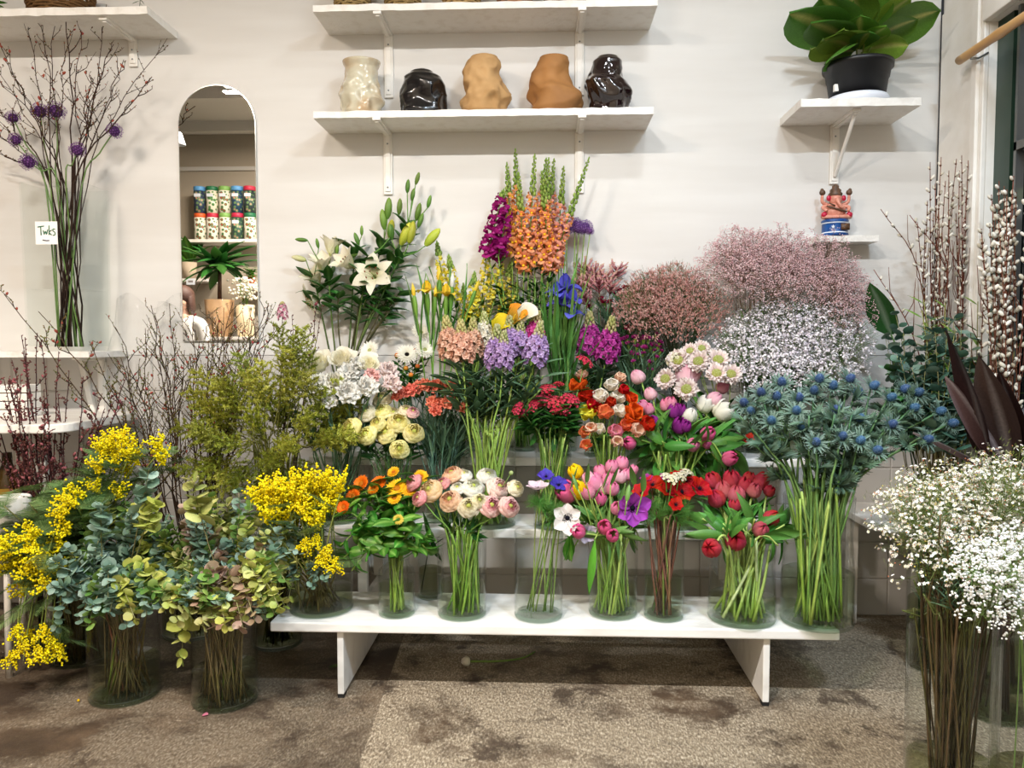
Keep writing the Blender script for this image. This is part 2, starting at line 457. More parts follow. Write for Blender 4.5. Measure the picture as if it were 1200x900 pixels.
# ================================================================ shelves
def shelf(xl, xr, zb, depth, th, label, brackets, group=None, strut=False, arm=.24, drop=.25):
    """front face flush at YB-depth; brackets are x positions"""
    t = thing('wall_shelf', label, 'shelf', (0, YB, zb), group)
    def brd(mb):
        n = max(3, int((xr - xl) / .035))
        # slightly uneven front edge
        for (z0, z1) in ((0, th),):
            vs = []; 
            for k in range(n + 1):
                x = xl + (xr - xl) * k / n
                j = R.uniform(-.003, .003)
                vs += [(x, -depth + j, z0 + R.uniform(-.001, .001)), (x, -depth + j * .5, z1 + R.uniform(-.003, .001)), (x, 0, z1), (x, 0, z0)]
            f = []
            for k in range(n):
                a = 4 * k
                for q in range(4): f.append((a + q, a + 4 + q, a + 4 + (q + 1) % 4, a + (q + 1) % 4))
            f += [(0, 1, 2, 3), (4 * n + 3, 4 * n + 2, 4 * n + 1, 4 * n)]
            mb.add(vs, f)
    quick('board', brd, M_CHIP, t, smooth=False)
    for x in brackets:
        def br(mb):
            box(mb, (x - .019, -.012, -drop), (x + .019, 0, 0))
            box(mb, (x - .012, -.017, -drop + .012), (x + .012, -.012, -.01))
            box(mb, (x - .017, -arm, -.012), (x + .017, 0, 0))
            box(mb, (x - .009, -arm + .01, -.018), (x + .009, -.01, -.012))
            if strut: tube(mb, [(x, -.02, -drop + .03), (x + .005, -arm + .03, -.01)], .008, n=8)
        o = quick('bracket', br, M_PAINT, t, smooth=False); bevel(o, .002)
        def scr(mb):
            for z in (-drop + .03, -.05): ell(mb, (x, -.0175, z), (.004, .002, .004), n=6, m=4)
        quick('screw', scr, M_STEEL, o)
    return t
zm = P(500, 155.5, YB).z
s_mid = shelf(P(386, 156, YB).x, P(757, 152, YB).x, zm, .235, .028, 'white chipped wall shelf that carries five crumpled ceramic vases', [P(455, 180, YB).x, P(679, 180, YB).x], drop=P(0, 156, YB).z - P(0, 227, YB).z)
zt_ = P(500, 39.5, YB).z
s_top = shelf(P(386, 41, YB).x, P(761, 34, YB).x, zt_, .24, .028, 'white chipped wall shelf above the ceramic vases, with a row of woven baskets', [P(456, 80, YB).x, P(679, 80, YB).x], drop=.275)
zl_ = P(100, 47.5, YB).z
s_lt = shelf(XL + 1.0, P(208, 45, YB).x, zl_, .26, .032, 'high white wall shelf with a brown basket, above the tall twig vase', [P(157, 60, YB).x, -2.9], drop=.12)
zr_ = P(980, 147, YB).z
s_rt = shelf(P(914, 148, YB).x, P(1043, 147, YB).x, zr_, .27, .032, 'short white wall shelf under the black pot plant', [P(977, 180, YB).x], strut=True, arm=.24, drop=.25)
zs_ = P(980, 287, YB).z
s_sm = shelf(P(948, 287, YB).x, P(1017, 287, YB).x, zs_, .11, .026, 'small white wall shelf under the elephant-headed figurine', [P(975, 300, YB).x], arm=.09, drop=.1)
zw_ = P(60, 419, YB - .3).z
s_ll = shelf(XL + 1.6, P(128, 415, YB - .15).x, zw_, .3, .026, 'white wall shelf under the tall square twig vase', [P(138, 430, YB).x - .07, -2.5], arm=.2, drop=.3)
# wooden prop under that shelf
t = thing('shelf_prop', 'slanting white wooden prop below the twig vase shelf', 'prop', (P(118, 450, YB).x, YB, zw_ - .3))
bevel(quick('strut', lambda mb: box(mb, (-.03, -.025, 0), (-.005, -.002, .29), M=Matrix.Rotation(rad(-12), 4, 'Y')), M_PAINT, t, smooth=False))

# ================================================================ stepped stand
M_BOARD = flat_mat('worn_white_board', rgb('#efeeea'), .4, bump=.3, bscale=30, c2=rgb('#d9d6d0'), vscale=9, detail=8, stretch=(.4, 2, 1), vrange=(.5, .75))
ZB0, ZB1, ZB2 = .266, .508, .738
st = thing('display_stand', 'long white stepped wooden stand that carries the vases of flowers', 'stand', (0, 2.5, 0))
def board(mb, xl, xr, y0, y1, zt, th):
    box(mb, (xl, y0 - 2.5, zt - th), (xr, y1 - 2.5, zt))
BXL, BXR = PZ(304, 741, ZB0).x, PZ(998, 752, ZB0).x
bevel(quick('bench_board', lambda mb: board(mb, BXL, BXR, 2.5, 2.83, ZB0, .034), M_BOARD, st, smooth=False), .006, 3)
bevel(quick('step_board', lambda mb: board(mb, -.97, 1.0, 2.835, 3.1, ZB1, .035), M_BOARD, st, smooth=False), .005, 3)
bevel(quick('step_board', lambda mb: board(mb, -.97, 1.05, 3.105, 3.385, ZB2, .035), M_BOARD, st, smooth=False), .005, 3)
M_RUB = flat_mat('black_rubber', rgb('#1b1a19'), .8)
for x in (P(400, 790, 2.53).x, P(897, 790, 2.53).x):
    o = bevel(quick('leg_panel', lambda mb: box(mb, (x - .011, .02, .012), (x + .011, .86, ZB0 - .0345)), M_BOARD, st, smooth=False), .003)
    quick('foot', lambda mb: box(mb, (x - .011, .02, 0), (x + .011, .05, .012)), M_RUB, o, smooth=False)
    quick('foot', lambda mb: box(mb, (x - .011, .80, 0), (x + .011, .84, .012)), M_RUB, o, smooth=False)
for x in (P(425, 650, 2.88).x, P(897, 790, 2.53).x):
    bevel(quick('step_support', lambda mb: box(mb, (x - .018, .37, ZB0 - .034), (x + .018, .40, ZB1 - .0355)), M_BOARD, st, smooth=False), .003)
    bevel(quick('step_support', lambda mb: box(mb, (x - .018, .64, ZB0 - .034), (x + .018, .67, ZB2 - .0355)), M_BOARD, st, smooth=False), .003)
# ================================================================ vases
class Vase: pass
VM = {}
def vase(cx, cy, z0, r, h, label, water=.45, mw=None, shape='cyl', group=None, seg=40, name='glass_vase'):
    v = Vase(); v.x, v.y, v.z, v.r, v.h = cx, cy, z0 + .0005, r, h; v.label = label
    v.rb = r; v.rn = r
    t = thing(name, label, 'vase', (cx, cy, v.z), group)
    key = (round(r, 3), round(h, 3), shape)
    if key not in VM:
        mb = MB(); th = .0035; bz = .014
        if shape == 'cyl':
            prof = [(r * .9, 0), (r * .97, .003), (r, .01), (r, h - .003), (r - th * .5, h), (r - th, h - .003), (r - th, bz + .004), (r - th - .004, bz), (.0005, bz)]
        elif shape == 'jar':
            prof = [(r * .9, 0), (r * .98, .004), (r, .012), (r, h * .72), (r * .96, h * .79), (r * .74, h * .86), (r * .7, h * .92), (r * .73, h - .004), (r * .72, h),
                    (r * .68, h - .004), (r * .66, h * .92), (r * .70, h * .86), (r * .93, h * .78), (r - th, h * .71), (r - th, bz + .004), (.0005, bz)]
        elif shape == 'waist':
            prof = [(r * .9, 0), (r, .012), (r * .985, h * .35), (r * .9, h * .7), (r * .96, h - .003), (r * .94, h), (r * .9, h - .003), (r * .87, h * .7), (r * .95, h * .35), (r - th, bz), (.0005, bz)]
        lathe(mb, prof, seg, cap1=True)
        mb2 = MB(); lathe(mb2, [(r * .9, .0005), (r * .965, .003), (r * .985, .010), (r * .94, bz - .001)], seg, cap0=True, cap1=True)
        wh = h * water; rr = r - th - .0012
        mb3 = MB(); pr = [(rr * .97, bz + .003), (rr, bz + .008), (rr, wh - .002), (rr - .001, wh)]
        lathe(mb3, pr, seg, cap0=True, cap1=True)
        VM[key] = (mb.mesh('vase_wall', M_GLASS), mb2.mesh('vase_base', M_BASE), mb3)
    a, b, c3 = VM[key]
    obj('glass_wall', a, t); obj('thick_base', b, t)
    k2 = key + (water, mw.name if mw else 'w')
    if k2 not in VM:
        VM[k2] = c3.mesh('water', mw or M_WATER)
    obj('water', VM[k2], t)
    v.inner = .98
    if shape == 'jar': v.rn = r * .62; v.rb = r
    v.wz = v.z + h * water
    return v

def bvase(cx_px, bot_px, w_px, rim_px, zs, label, **k):
    """vase by the pixel of its front bottom edge, standing on the height zs"""
    f = PZ(cx_px, bot_px, zs); r = w_px / 2 * f.y / 900 * 1.02
    cy = f.y + r
    cx = P(cx_px, bot_px, cy).x
    r = w_px / 2 * cy / 900
    top = P(cx_px, rim_px, cy - r * .0).z
    return vase(cx, cy, zs, r, top - zs, label, **k)

def yvase(cx_px, y, r, rim_px, zs, label, **k):
    cx = P(cx_px, 500, y).x
    return vase(cx, y, zs, r, P(cx_px, rim_px, y).z - zs, label, **k)

# ================================================================ botany
def petal_flat(mb, az, L, W, a0, a1, cup=0., ruf=0., br=0., bz=0., c0=(1, 1, 1), c1=None, k=1.0, nu=4, nv=5, rf=3, tw=0., base=.15, tip=1., sq=1.0, rnd=None, fold=0):
    rnd = rnd or R
    c1 = c0 if c1 is None else c1
    v = np.linspace(0, 1, nv + 1); u = np.linspace(-1, 1, nu + 1)
    th = a0 + (a1 - a0) * v
    ds = L / nv
    r = br + np.concatenate([[0], np.cumsum(np.sin((th[1:] + th[:-1]) / 2) * ds)])
    z = bz + np.concatenate([[0], np.cumsum(np.cos((th[1:] + th[:-1]) / 2) * ds)])
    wv = W * (np.maximum(np.sin(PI * np.clip(v, 0, 1) ** k), 0) ** sq + base * (1 - v))
    ph = rnd.uniform(0, 6.28)
    U, V = np.meshgrid(u, v)
    wn = wv[:, None]; d = cup * (U ** 2) * wn + fold * np.abs(U) * wn + ruf * np.sin(U * rf + ph) * V + ruf * .6 * np.sin(V * 6 + ph * 2) * U
    X = r[:, None] - np.cos(th)[:, None] * d; Z = z[:, None] + np.sin(th)[:, None] * d
    Y = U * wn + tw * V * L
    ca, sa = math.cos(az), math.sin(az)
    pts = np.stack([X * ca - Y * sa, X * sa + Y * ca, Z], -1).reshape(-1, 3)
    t = V.reshape(-1, 1) ** tip
    cc = np.array(c0) * (1 - t) + np.array(c1) * t
    mb.add(pts, gfaces(nv, nu), cc)

def petal_wrap(mb, az, prof, half, c0, c1=None, nu=5, ruf=0., open_=0., rnd=None, tip=1.):
    """petal wrapped about the axis: prof = [(rho,z)], half = half widths in radians"""
    rnd = rnd or R
    c1 = c0 if c1 is None else c1
    nv = len(prof) - 1
    u = np.linspace(-1, 1, nu + 1)
    pts = []; cc = []
    ph = rnd.uniform(0, 6.28)
    for j, ((rho, z), h) in enumerate(zip(prof, half)):
        t = j / nv
        for q in u:
            a = az + q * h
            rr = rho * (1 + open_ * abs(q) * .15) + ruf * math.sin(q * 4 + ph) * t
            zz = z - (abs(q) ** 2.5) * (prof[-1][1] - prof[0][1]) * .13 * t + ruf * .7 * math.sin(q * 7 + ph * 1.7) * t
            pts.append((rr * math.cos(a), rr * math.sin(a), zz))
            tt = min(1, max(0, t)) ** tip
            cc.append(mix(c0, c1, tt))
    mb.add(pts, gfaces(nv, nu), np.array(cc))

def dmat(pos, d, roll=0., s=1.):
    q = Vector(d).normalized().to_track_quat('Z', 'Y') @ Quaternion((0, 0, 1), roll)
    return Matrix.Translation(pos) @ q.to_matrix().to_4x4() @ Matrix.Diagonal((s, s, s, 1) if not hasattr(s, '__len__') else (*s, 1))

MC = {}
def cached(key, fn, mat):
    if key not in MC:
        st_ = R.getstate(); R.seed(str(key))
        mb = MB(); fn(mb); MC[key] = mb.mesh(str(key[0]), mat)
        R.setstate(st_)
    return MC[key]

G1, G2, G3 = rgb('#5d7d33'), rgb('#7f9c45'), rgb('#35551f')
GD = rgb('#24401b')

# ---- blooms, all with unit radius, facing +Z, base at the origin
def b_tulip(mb, c0, c1, op=0.15, inner=True):
    for k in range(3):
        z = [0, .12, .45, .85, 1.3, 1.62, 1.8]
        rho = [.15, .55, .78, .80, .66 + op * .5, .42 + op, .12 + op * 1.5]
        half = [.9, 1.0, .95, .85, .75, .55, .12]
        petal_wrap(mb, k * 2.094, list(zip(rho, z)), half, c0, c1, ruf=.02)
def tulip_petal(mb, c0, c1, op=.15):
    z = [-.02, .1, .42, .82, 1.25, 1.55, 1.72]
    rho = [.15, .6, .85, .88, .76 + op * .7, .52 + op * 1.3, .22 + op * 1.9]
    petal_wrap(mb, 0, list(zip(rho, z)), [.8, .95, .9, .82, .7, .5, .1], c0, c1, ruf=.03)
def b_ranunculus(mb, c0, c1, n=34, cg=rgb('#b9c25a'), eye=.2):
    ell(mb, (0, 0, .82), (.22, .22, .16), cg, 10, 5)
    ga = 2.399
    for i in range(n):
        t = i / (n - 1)
        R_ = .2 + .82 * t ** .8
        top = 1.02 - .05 * t + R.uniform(-.05, .06)
        if t > .7: top = .98 - (t - .7) * 1.3
        z = [.0, .15, .4 + .15 * (1 - t), .8 * top, top]
        rho = [R_ * .4, R_ * .85, R_ * 1.0, R_ * .97, R_ * (.74 + .22 * max(0, t - .6))]
        h = 1.1 - .35 * t
        petal_wrap(mb, i * ga, list(zip(rho, z)), [h * .7, h, h, h * .95, h * .6], mix(mix(c0, c1, t * .35), (0, 0, 0), .22), mix(mix(c0, c1, min(1, .15 + t)), (1, 1, .95), R.uniform(0, .3)), nu=6, ruf=.025 + .035 * t)
def b_rose(mb, c0, c1):
    for i in range(15):
        t = i / 14
        R_ = .1 + .75 * t
        top = 1.1 - .25 * t
        fl = .95 + .42 * t * t
        z = [0, .2, .5, .85 * top, top]
        rho = [R_ * .3, R_ * .8, R_ * .95, R_ * fl, R_ * (fl + .12 * t)]
        h = 1.15 - .3 * t
        petal_wrap(mb, i * 2.399, list(zip(rho, z)), [h * .6, h, h, h, h * .75], mix(c0, c1, t * .4), mix(c0, c1, .3 + t * .7), nu=6, ruf=.05 * t + .015)
def b_carnation(mb, c0, c1, n=44, green=True):
    if green:
        lathe(mb, [(.08, -.75), (.17, -.7), (.2, -.4), (.26, -.05), (.2, .05)], 8, rgb('#6d8a4a'))
    for i in range(n):
        t = (i + .5) / n
        a0 = .1 + 1.35 * t
        L = .85 + .18 * R.random()
        petal_flat(mb, i * 2.399, L, .30, a0 * .35, a0 + .25, 0.1, .10, .03, 0, mix(c0, c1, R.random() * .6), c1, k=1.7, nu=6, nv=3, rf=9, base=.1)
def b_rays(mb, c0, c1, n=34, rows=2, cc=rgb('#6b3d12'), disc=.26, L=.78, W=.09, dome=.12, dc2=None, tilt=1.35, jag=.12):
    ell(mb, (0, 0, .05), (disc, disc, dome), cc, 12, 6, c1=dc2)
    for k in range(60):
        a = k * 2.399; r = disc * math.sqrt((k + .5) / 60)
        octa(mb, (r * math.cos(a), r * math.sin(a), .05 + dome * math.sqrt(max(0, 1 - (r / disc) ** 2))), .028, mix(cc, dc2 or cc, R.random()))
    for q in range(rows):
        for i in range(n):
            a = 2 * PI * (i + .5 * q) / n + R.uniform(-.05, .05)
            petal_flat(mb, a, L * (1 - .16 * q) * R.uniform(1 - jag, 1 + jag * .5), W, tilt - .25 - q * .28, tilt + .2 - q * .2, -.2, .01, disc * .8, .02 + .03 * q, c0, c1, k=.85, nu=2, nv=3, base=.5, sq=.6)
    lathe(mb, [(.07, -.16), (.2, -.1), (.3, 0)], 10, rgb('#6f8b45'))
def anemone_petal(mb, c0, c1, cv=.95):
    petal_flat(mb, 0, 1.0, .38, 1.25, 1.5 - cv * .3, .3, .05, .06, R.uniform(0, .06), c0, c1, k=1.2, nu=6, nv=6, sq=.75, base=.25, tip=.5)
def b_eye(mb, c=rgb('#12101c'), c2=rgb('#2a2838'), st=True):
    ell(mb, (0, 0, .08), (.15, .15, .12), c, 10, 6)
    for k in range(46):
        a = k * 2.399; r = R.uniform(.2, .32)
        e = Vector((r * math.cos(a), r * math.sin(a), R.uniform(.08, .16)))
        tube(mb, [(e.x * .4, e.y * .4, .03), e], .007, n=3, c=c2, cap=False); octa(mb, e, .026, c)
def b_poppy(mb, c0, c1):
    for i in range(6):
        petal_flat(mb, i * 2.399, 1.15, .72, .75 - .1 * (i % 2), .25 - .3 * R.random(), .32, .085, .06, 0, c0, c1, k=1.2, nu=9, nv=7, rf=9, sq=.6, base=.2)
    ell(mb, (0, 0, .2), (.14, .14, .18), rgb('#a8a84a'), 8, 5)
    for k in range(30):
        a = k * 2.399; octa(mb, (.28 * math.cos(a), .28 * math.sin(a), .3 + .1 * R.random()), .03, rgb('#d8b23a'))
def lily_petal(mb, c0, c1, wd=.24):
    petal_flat(mb, 0, 1.15, wd, .55, 1.75, .3, .03, .05, 0, c0, c1, k=.95, nu=4, nv=8, sq=.8, base=.25, tip=.4)
def b_lily(mb):
    tube(mb, [(0, 0, 0), (0, 0, .65)], .02, n=5, c=rgb('#a9b667')); ell(mb, (0, 0, .68), .045, rgb('#8c6a58'), 6, 4)
    for k in range(6):
        a = k * PI / 3 + .3
        e = Vector((math.cos(a) * .3, math.sin(a) * .3, .55))
        tube(mb, [(0, 0, .05), (e.x * .5, e.y * .5, .32), e], .012, n=4, c=rgb('#c8cf9a'))
        ell(mb, e, (.03, .07, .022), rgb('#8a4424'), 6, 4)
    lathe(mb, [(.02, -.1), (.07, -.02), (.1, .1)], 8, rgb('#b9c07a'))
def b_bud(mb, c0, c1, w=.22, L=1.0):
    n = 10
    lathe(mb, [(w * .35, 0), (w * .8, L * .18), (w, L * .42), (w * .92, L * .68), (w * .55, L * .9), (w * .1, L)], n, c0)
    v = mb.c[-1]; z = mb.v[-1][:, 2] / L
    mb.c[-1] = np.array([mix(c0, c1, min(1, max(0, t))) for t in z])
    # ridges
    a = np.arctan2(mb.v[-1][:, 1], mb.v[-1][:, 0]); mb.v[-1][:, :2] *= (1 + .12 * np.cos(a * 3))[:, None]
def b_iris(mb, c0, c1, ye=rgb('#e8b22a')):
    for k in range(3):
        a = k * 2.094
        petal_flat(mb, a, 1.05, .34, .5, 2.5, .15, .05, .05, .1, c0, c1, k=1.3, nu=5, nv=8, base=.3, sq=.7)
        petal_flat(mb, a, .45, .07, .6, 1.9, .1, 0, .05, .125, ye, ye, k=1, nu=2, nv=4, base=.4)
        petal_flat(mb, a + 1.047, 1.0, .3, .25, -.15, .3, .05, .04, .1, c1, c0, k=1.2, nu=5, nv=7, base=.3, sq=.7)
        petal_flat(mb, a + .1, .6, .16, .7, 1.2, .3, .02, .05, .18, mix(c0, (1, 1, 1), .2), c1, k=1.1, nu=3, nv=4, base=.3)
    lathe(mb, [(.05, -.6), (.1, -.45), (.11, -.1), (.06, .12)], 8, G1)
def b_scabiosa(mb, c0, c1, cc=rgb('#b5bd55')):
    ell(mb, (0, 0, .3), (.42, .42, .28), cc, 12, 6)
    for k in range(80):
        a = k * 2.399; r = .4 * math.sqrt((k + .5) / 80); octa(mb, (r * math.cos(a), r * math.sin(a), .3 + .28 * math.sqrt(max(0, 1 - (r / .42) ** 2))), .045, mix(cc, (1, 1, .8), R.random() * .5))
    for i in range(60):
        t = i / 60
        petal_flat(mb, i * 2.399, .62 * R.uniform(.7, 1.2), .17, .5 + .9 * t, 1.0 + .9 * t * R.uniform(.6, 1.2), .2, .09, .36 * (1 - .2 * t), .32 - .25 * t, c0, c1, k=1.4, nu=3, nv=3, rf=5, base=.2)
def b_eryngium(mb, c0=rgb('#4c6a62'), c1=rgb('#88a092'), cg=rgb('#4a6a52')):
    ell(mb, (0, 0, .34), (.27, .27, .38), rgb('#3f618c'), 12, 8)
    for k in range(110):
        t = (k + .5) / 110; ph = math.acos(1 - 1.75 * t); a = k * 2.399
        n = Vector((math.sin(ph) * math.cos(a), math.sin(ph) * math.sin(a), math.cos(ph)))
        p = Vector((n.x * .27, n.y * .27, .34 + n.z * .38))
        s = .02; q = n.orthogonal() * s; w2 = n.cross(q)
        c = mix(rgb('#35608f'), rgb('#86a4c0'), R.random())
        mb.add([p + q, p - q * .5 + w2, p - q * .5 - w2, p + n * .075], [(0, 1, 3), (1, 2, 3), (2, 0, 3)], c)
    for i in range(16):
        az = i * 2 * PI / 16 + R.uniform(-.15, .15)
        L = R.uniform(.75, 1.1); a1 = R.uniform(1.15, 1.75)
        petal_flat(mb, az, L, .07, 1.0, a1, .5, .01, .12, .05, mix(cg, c0, .4), c1, k=.8, nu=2, nv=6, base=.5)
        for s_ in (.4, .6, .8):   # spines
            for sd in (-1, 1):
                r = .12 + L * s_ * math.sin(1.25); z = .05 + L * s_ * math.cos(1.35)
                b0 = Vector((r, sd * .04, z)); e = Vector((r + .12, sd * .17, z + .04)); b1 = Vector((r + .06, sd * .035, z))
                rot = Matrix.Rotation(az, 3, 'Z')
                mb.add([rot @ b0, rot @ e, rot @ b1], [(0, 1, 2)], c1)
def b_allium(mb, c0, c1, n=150):
    for k in range(n):
        z = 1 - 1.75 * (k + .5) / n; a = k * 2.399; r = math.sqrt(max(0, 1 - z * z))
        d = Vector((r * math.cos(a), r * math.sin(a), z))
        p = d * .72
        c = mix(c0, c1, R.random()); q = d.orthogonal().normalized(); w2 = d.cross(q)
        rr = R.uniform(.86, 1.05); vs = [tuple(d * rr * .86)]
        ph = R.random() * 6
        for j in range(10):
            aa = ph + j * PI / 5; s = .17 if j % 2 == 0 else .045
            vs.append(tuple(d * rr * (1.0 if j % 2 == 0 else .9) + (q * math.cos(aa) + w2 * math.sin(aa)) * s))
        mb.add(vs, [(0, 1 + j, 1 + (j + 1) % 10) for j in range(10)], c)
        if k % 2 == 0: tube(mb, [d * .03, d * .9], .012, n=3, c=mix(G1, c0, .5), cap=False)
    ell(mb, (0, 0, 0), .62, mix(c0, (.02, .02, .02), .5), 10, 7)
def floret_snap(mb, p, d, s, c0, c1, cy):
    q = Vector(d).normalized().to_track_quat('Z', 'Y').to_matrix().to_4x4()
    m = MB()
    lathe(m, [(.12, 0), (.2, .2), (.22, .5), (.3, .68)], 6, c0)
    petal_flat(m, 1.57, .62, .38, .5, 1.5, .2, .08, .12, .6, c0, c1, k=1.3, nu=4, nv=3, sq=.6, base=.5)
    petal_flat(m, -1.57, .62, .42, .7, 2.1, -.2, .08, .12, .6, c0, c1, k=1.3, nu=4, nv=3, sq=.6, base=.5)
    ell(m, (0, -.14, .78), (.22, .2, .16), cy, 6, 4)
    mb.join(m, Matrix.Translation(p) @ q @ Matrix.Rotation(R.uniform(-.3, .3), 4, 'Z') @ Matrix.Scale(s, 4))
def spike_snap(mb, L, c0, c1, cy, n=22, gt=.35, s=.028, taper=.6):
    """L metres tall; the upper gt share green buds"""
    tube(mb, [(0, 0, 0), (0, 0, L)], .0035, .0015, 6, G2)
    for i in range(n):
        t = i / n; z = t * L * (1 - gt); a = i * 2.399
        d = Vector((math.cos(a), math.sin(a), .15 + .4 * t))
        floret_snap(mb, Vector((math.cos(a) * .004, math.sin(a) * .004, z)), d, s * (1 - (1 - taper) * t) * R.uniform(.9, 1.1), mix(c0, c1, R.random() * .6), mix(c0, c1, R.random()), cy)
    m = int(26 * gt / .35)
    for i in range(m):
        t = i / m; z = L * (1 - gt) + t * L * gt; a = i * 2.399
        rr = .009 * (1 - .55 * t)
        x, y = math.cos(a) * rr * 1.2, math.sin(a) * rr * 1.2
        ell(mb, (x, y, z), (rr * .85, rr * .85, rr * 1.3), mix(rgb('#7fa044'), rgb('#a9bd63'), R.random()), 6, 4)
    ell(mb, (0, 0, L), (.004, .004, .01), rgb('#8faf52'), 6, 4)
def floret_open(mb, p, d, s, c0, c1, n=5, dbl=1, lift=.55):
    m = MB()
    for q in range(dbl):
        for i in range(n):
            petal_flat(m, i * 2 * PI / n + q * .6, 1.0 * (1 - .3 * q), .48, lift - .3 * q, 1.5 - .5 * q, .1, .12, .02, .05 * q, c0, c1, k=1.3, nu=3, nv=2, sq=.7, base=.2)
    qt = Vector(d).normalized().to_track_quat('Z', 'Y').to_matrix().to_4x4()
    mb.join(m, Matrix.Translation(p) @ qt @ Matrix.Rotation(R.uniform(0, 1), 4, 'Z') @ Matrix.Scale(s, 4))
def spike_stock(mb, L, Rr, c0, c1, n=34, bt=.34):
    tube(mb, [(0, 0, -.02), (0, 0, L)], .004, .002, 6, rgb('#8ba05c'))
    for i in range(n):
        t = (i + .5) / n; z = t * L * (1 - bt); a = i * 2.399
        rr = Rr * math.sin(PI * min(1, .28 + .62 * t)) * .75
        d = Vector((math.cos(a), math.sin(a), .1 + .5 * t))
        floret_open(mb, Vector((math.cos(a) * rr, math.sin(a) * rr, z)), d, Rr * .48 * R.uniform(.85, 1.1), mix(c0, c1, R.random()), mix(c0, c1, R.random()), dbl=2)
    for i in range(26):
        t = i / 26; z = L * (1 - bt) + L * bt * t; a = i * 2.399; rr = Rr * .42 * (1 - .7 * t)
        ell(mb, (math.cos(a) * rr, math.sin(a) * rr, z), (Rr * .13, Rr * .13, Rr * .2), mix(rgb('#a3ad62'), mix(rgb('#cfd08a'), c0, .25), R.random()), 6, 4)
def dome_cluster(mb, Rr, s, c0, c1, n=24, green=True, flat=.6):
    if green:
        for i in range(16):
            a = i * 2.399; petal_flat(mb, a, Rr * .9, Rr * .07, .5, 1.1 + R.random() * .7, 0, 0, 0, -Rr * .35, G1, G2, nu=2, nv=3)
        ell(mb, (0, 0, -.1 * Rr), (Rr * .7, Rr * .7, Rr * .4), rgb('#3e5a2a'), 8, 5)
    for i in range(n):
        t = (i + .5) / n; r = Rr * math.sqrt(t); a = i * 2.399
        z = Rr * flat * math.sqrt(max(0, 1.15 - t)) - Rr * .3
        d = Vector((math.cos(a) * t, math.sin(a) * t, 1))
        floret_open(mb, Vector((r * math.cos(a), r * math.sin(a), z)), d, s * R.uniform(.85, 1.15), mix(c0, c1, R.random()), mix(c0, c1, R.random()), dbl=1 if n > 20 else 2)
def b_mini(mb, c0, c1):
    lathe(mb, [(.12, -1.1), (.24, -.95), (.28, -.2), (.3, 0)], 7, rgb('#8fae4a'))
    for i in range(14):
        t = i / 14
        petal_flat(mb, i * 2.399, .8, .34, .15 + .5 * t, .5 + 1.1 * t, .1, .1, .04, -.1, mix(c0, c1, R.random()), c1, k=1.6, nu=4, nv=2, rf=8)

# ---- leaves, length 1 along +Z, face -Y
def leaf(mb, W=.18, curl=.6, c0=G3, c1=G2, k=.9, cup=-.25, nv=6, nu=4, sq=.9, ruf=.01, a0=0., vein=None, base=.12, fold=0):
    petal_flat(mb, -PI / 2, 1.0, W, a0, a0 + curl, cup, ruf, 0, 0, c0, c1, k=k, nu=nu, nv=nv, sq=sq, base=base, fold=fold)
    if vein is not None:
        m = len(mb.v[-1]); mid = nu // 2
        for j in range(nv + 1): mb.c[-1][j * (nu + 1) + mid] = vein
def LF(name, var=3, mat=None, **k):
    return [cached((name, i, 'leafmesh') + tuple(sorted((a, b) for a, b in k.items())), lambda mb: leaf(mb, **{**k, 'curl': k.get('curl', .6) * (1 + .35 * (i - 1))}), mat or M_LEAF) for i in range(var)]

def catmull(ps, n=5):
    ps = [Vector(p) for p in ps]
    q = [ps[0] * 2 - ps[1]] + ps + [ps[-1] * 2 - ps[-2]]
    out = []
    for i in range(1, len(q) - 2):
        for j in range(n):
            t = j / n
            a, b, c, d = q[i - 1], q[i], q[i + 1], q[i + 2]
            out.append(.5 * ((2 * b) + (c - a) * t + (2 * a - 5 * b + 4 * c - d) * t * t + (3 * b - a - 3 * c + d) * t ** 3))
    out.append(ps[-1])
    return out

def ang(v, head): return math.atan2(head.y - v.y, head.x - v.x)

def stem_path(v, head, kink=.0, low=None, arch=None, cross=.7):
    """from the floor of the vase over its rim to the head"""
    a = ang(v, head) + R.uniform(-.35, .35)
    dist = math.hypot(head.x - v.x, head.y - v.y)
    br = v.rb * cross * .45; q, w_ = R.uniform(0, 6.28), v.rb * .52 * math.sqrt(R.random())
    b0 = Vector((v.x - math.cos(a) * br * (sg := R.uniform(-.9, 1)) + math.cos(q) * w_, v.y - math.sin(a) * br * sg + math.sin(q) * w_, v.z + .018))
    rimz = v.z + v.h
    rr = min(v.rn * .55, dist * .6); q, w_ = R.uniform(0, 6.28), v.rn * .38 * math.sqrt(R.random())
    rim = Vector((v.x + math.cos(a) * rr + math.cos(q) * w_, v.y + math.sin(a) * rr + math.sin(q) * w_, rimz + .004))
    rr += .01
    pts = [b0, rim]
    over = dist - rr
    if head.z < rimz + .35 * over:
        hgt = (arch if arch is not None else .35) * max(over, .04) + .02
        m = rim.lerp(head, .5); m.z = max(rim.z, head.z) + hgt * .8
        pts.append(m)
    else:
        m = rim.lerp(head, .55); m.z += .08 * over; m.x += R.uniform(-1, 1) * kink; m.y += R.uniform(-1, 1) * kink
        pts.append(m)
    pts.append(head)
    return catmull(pts, 4)

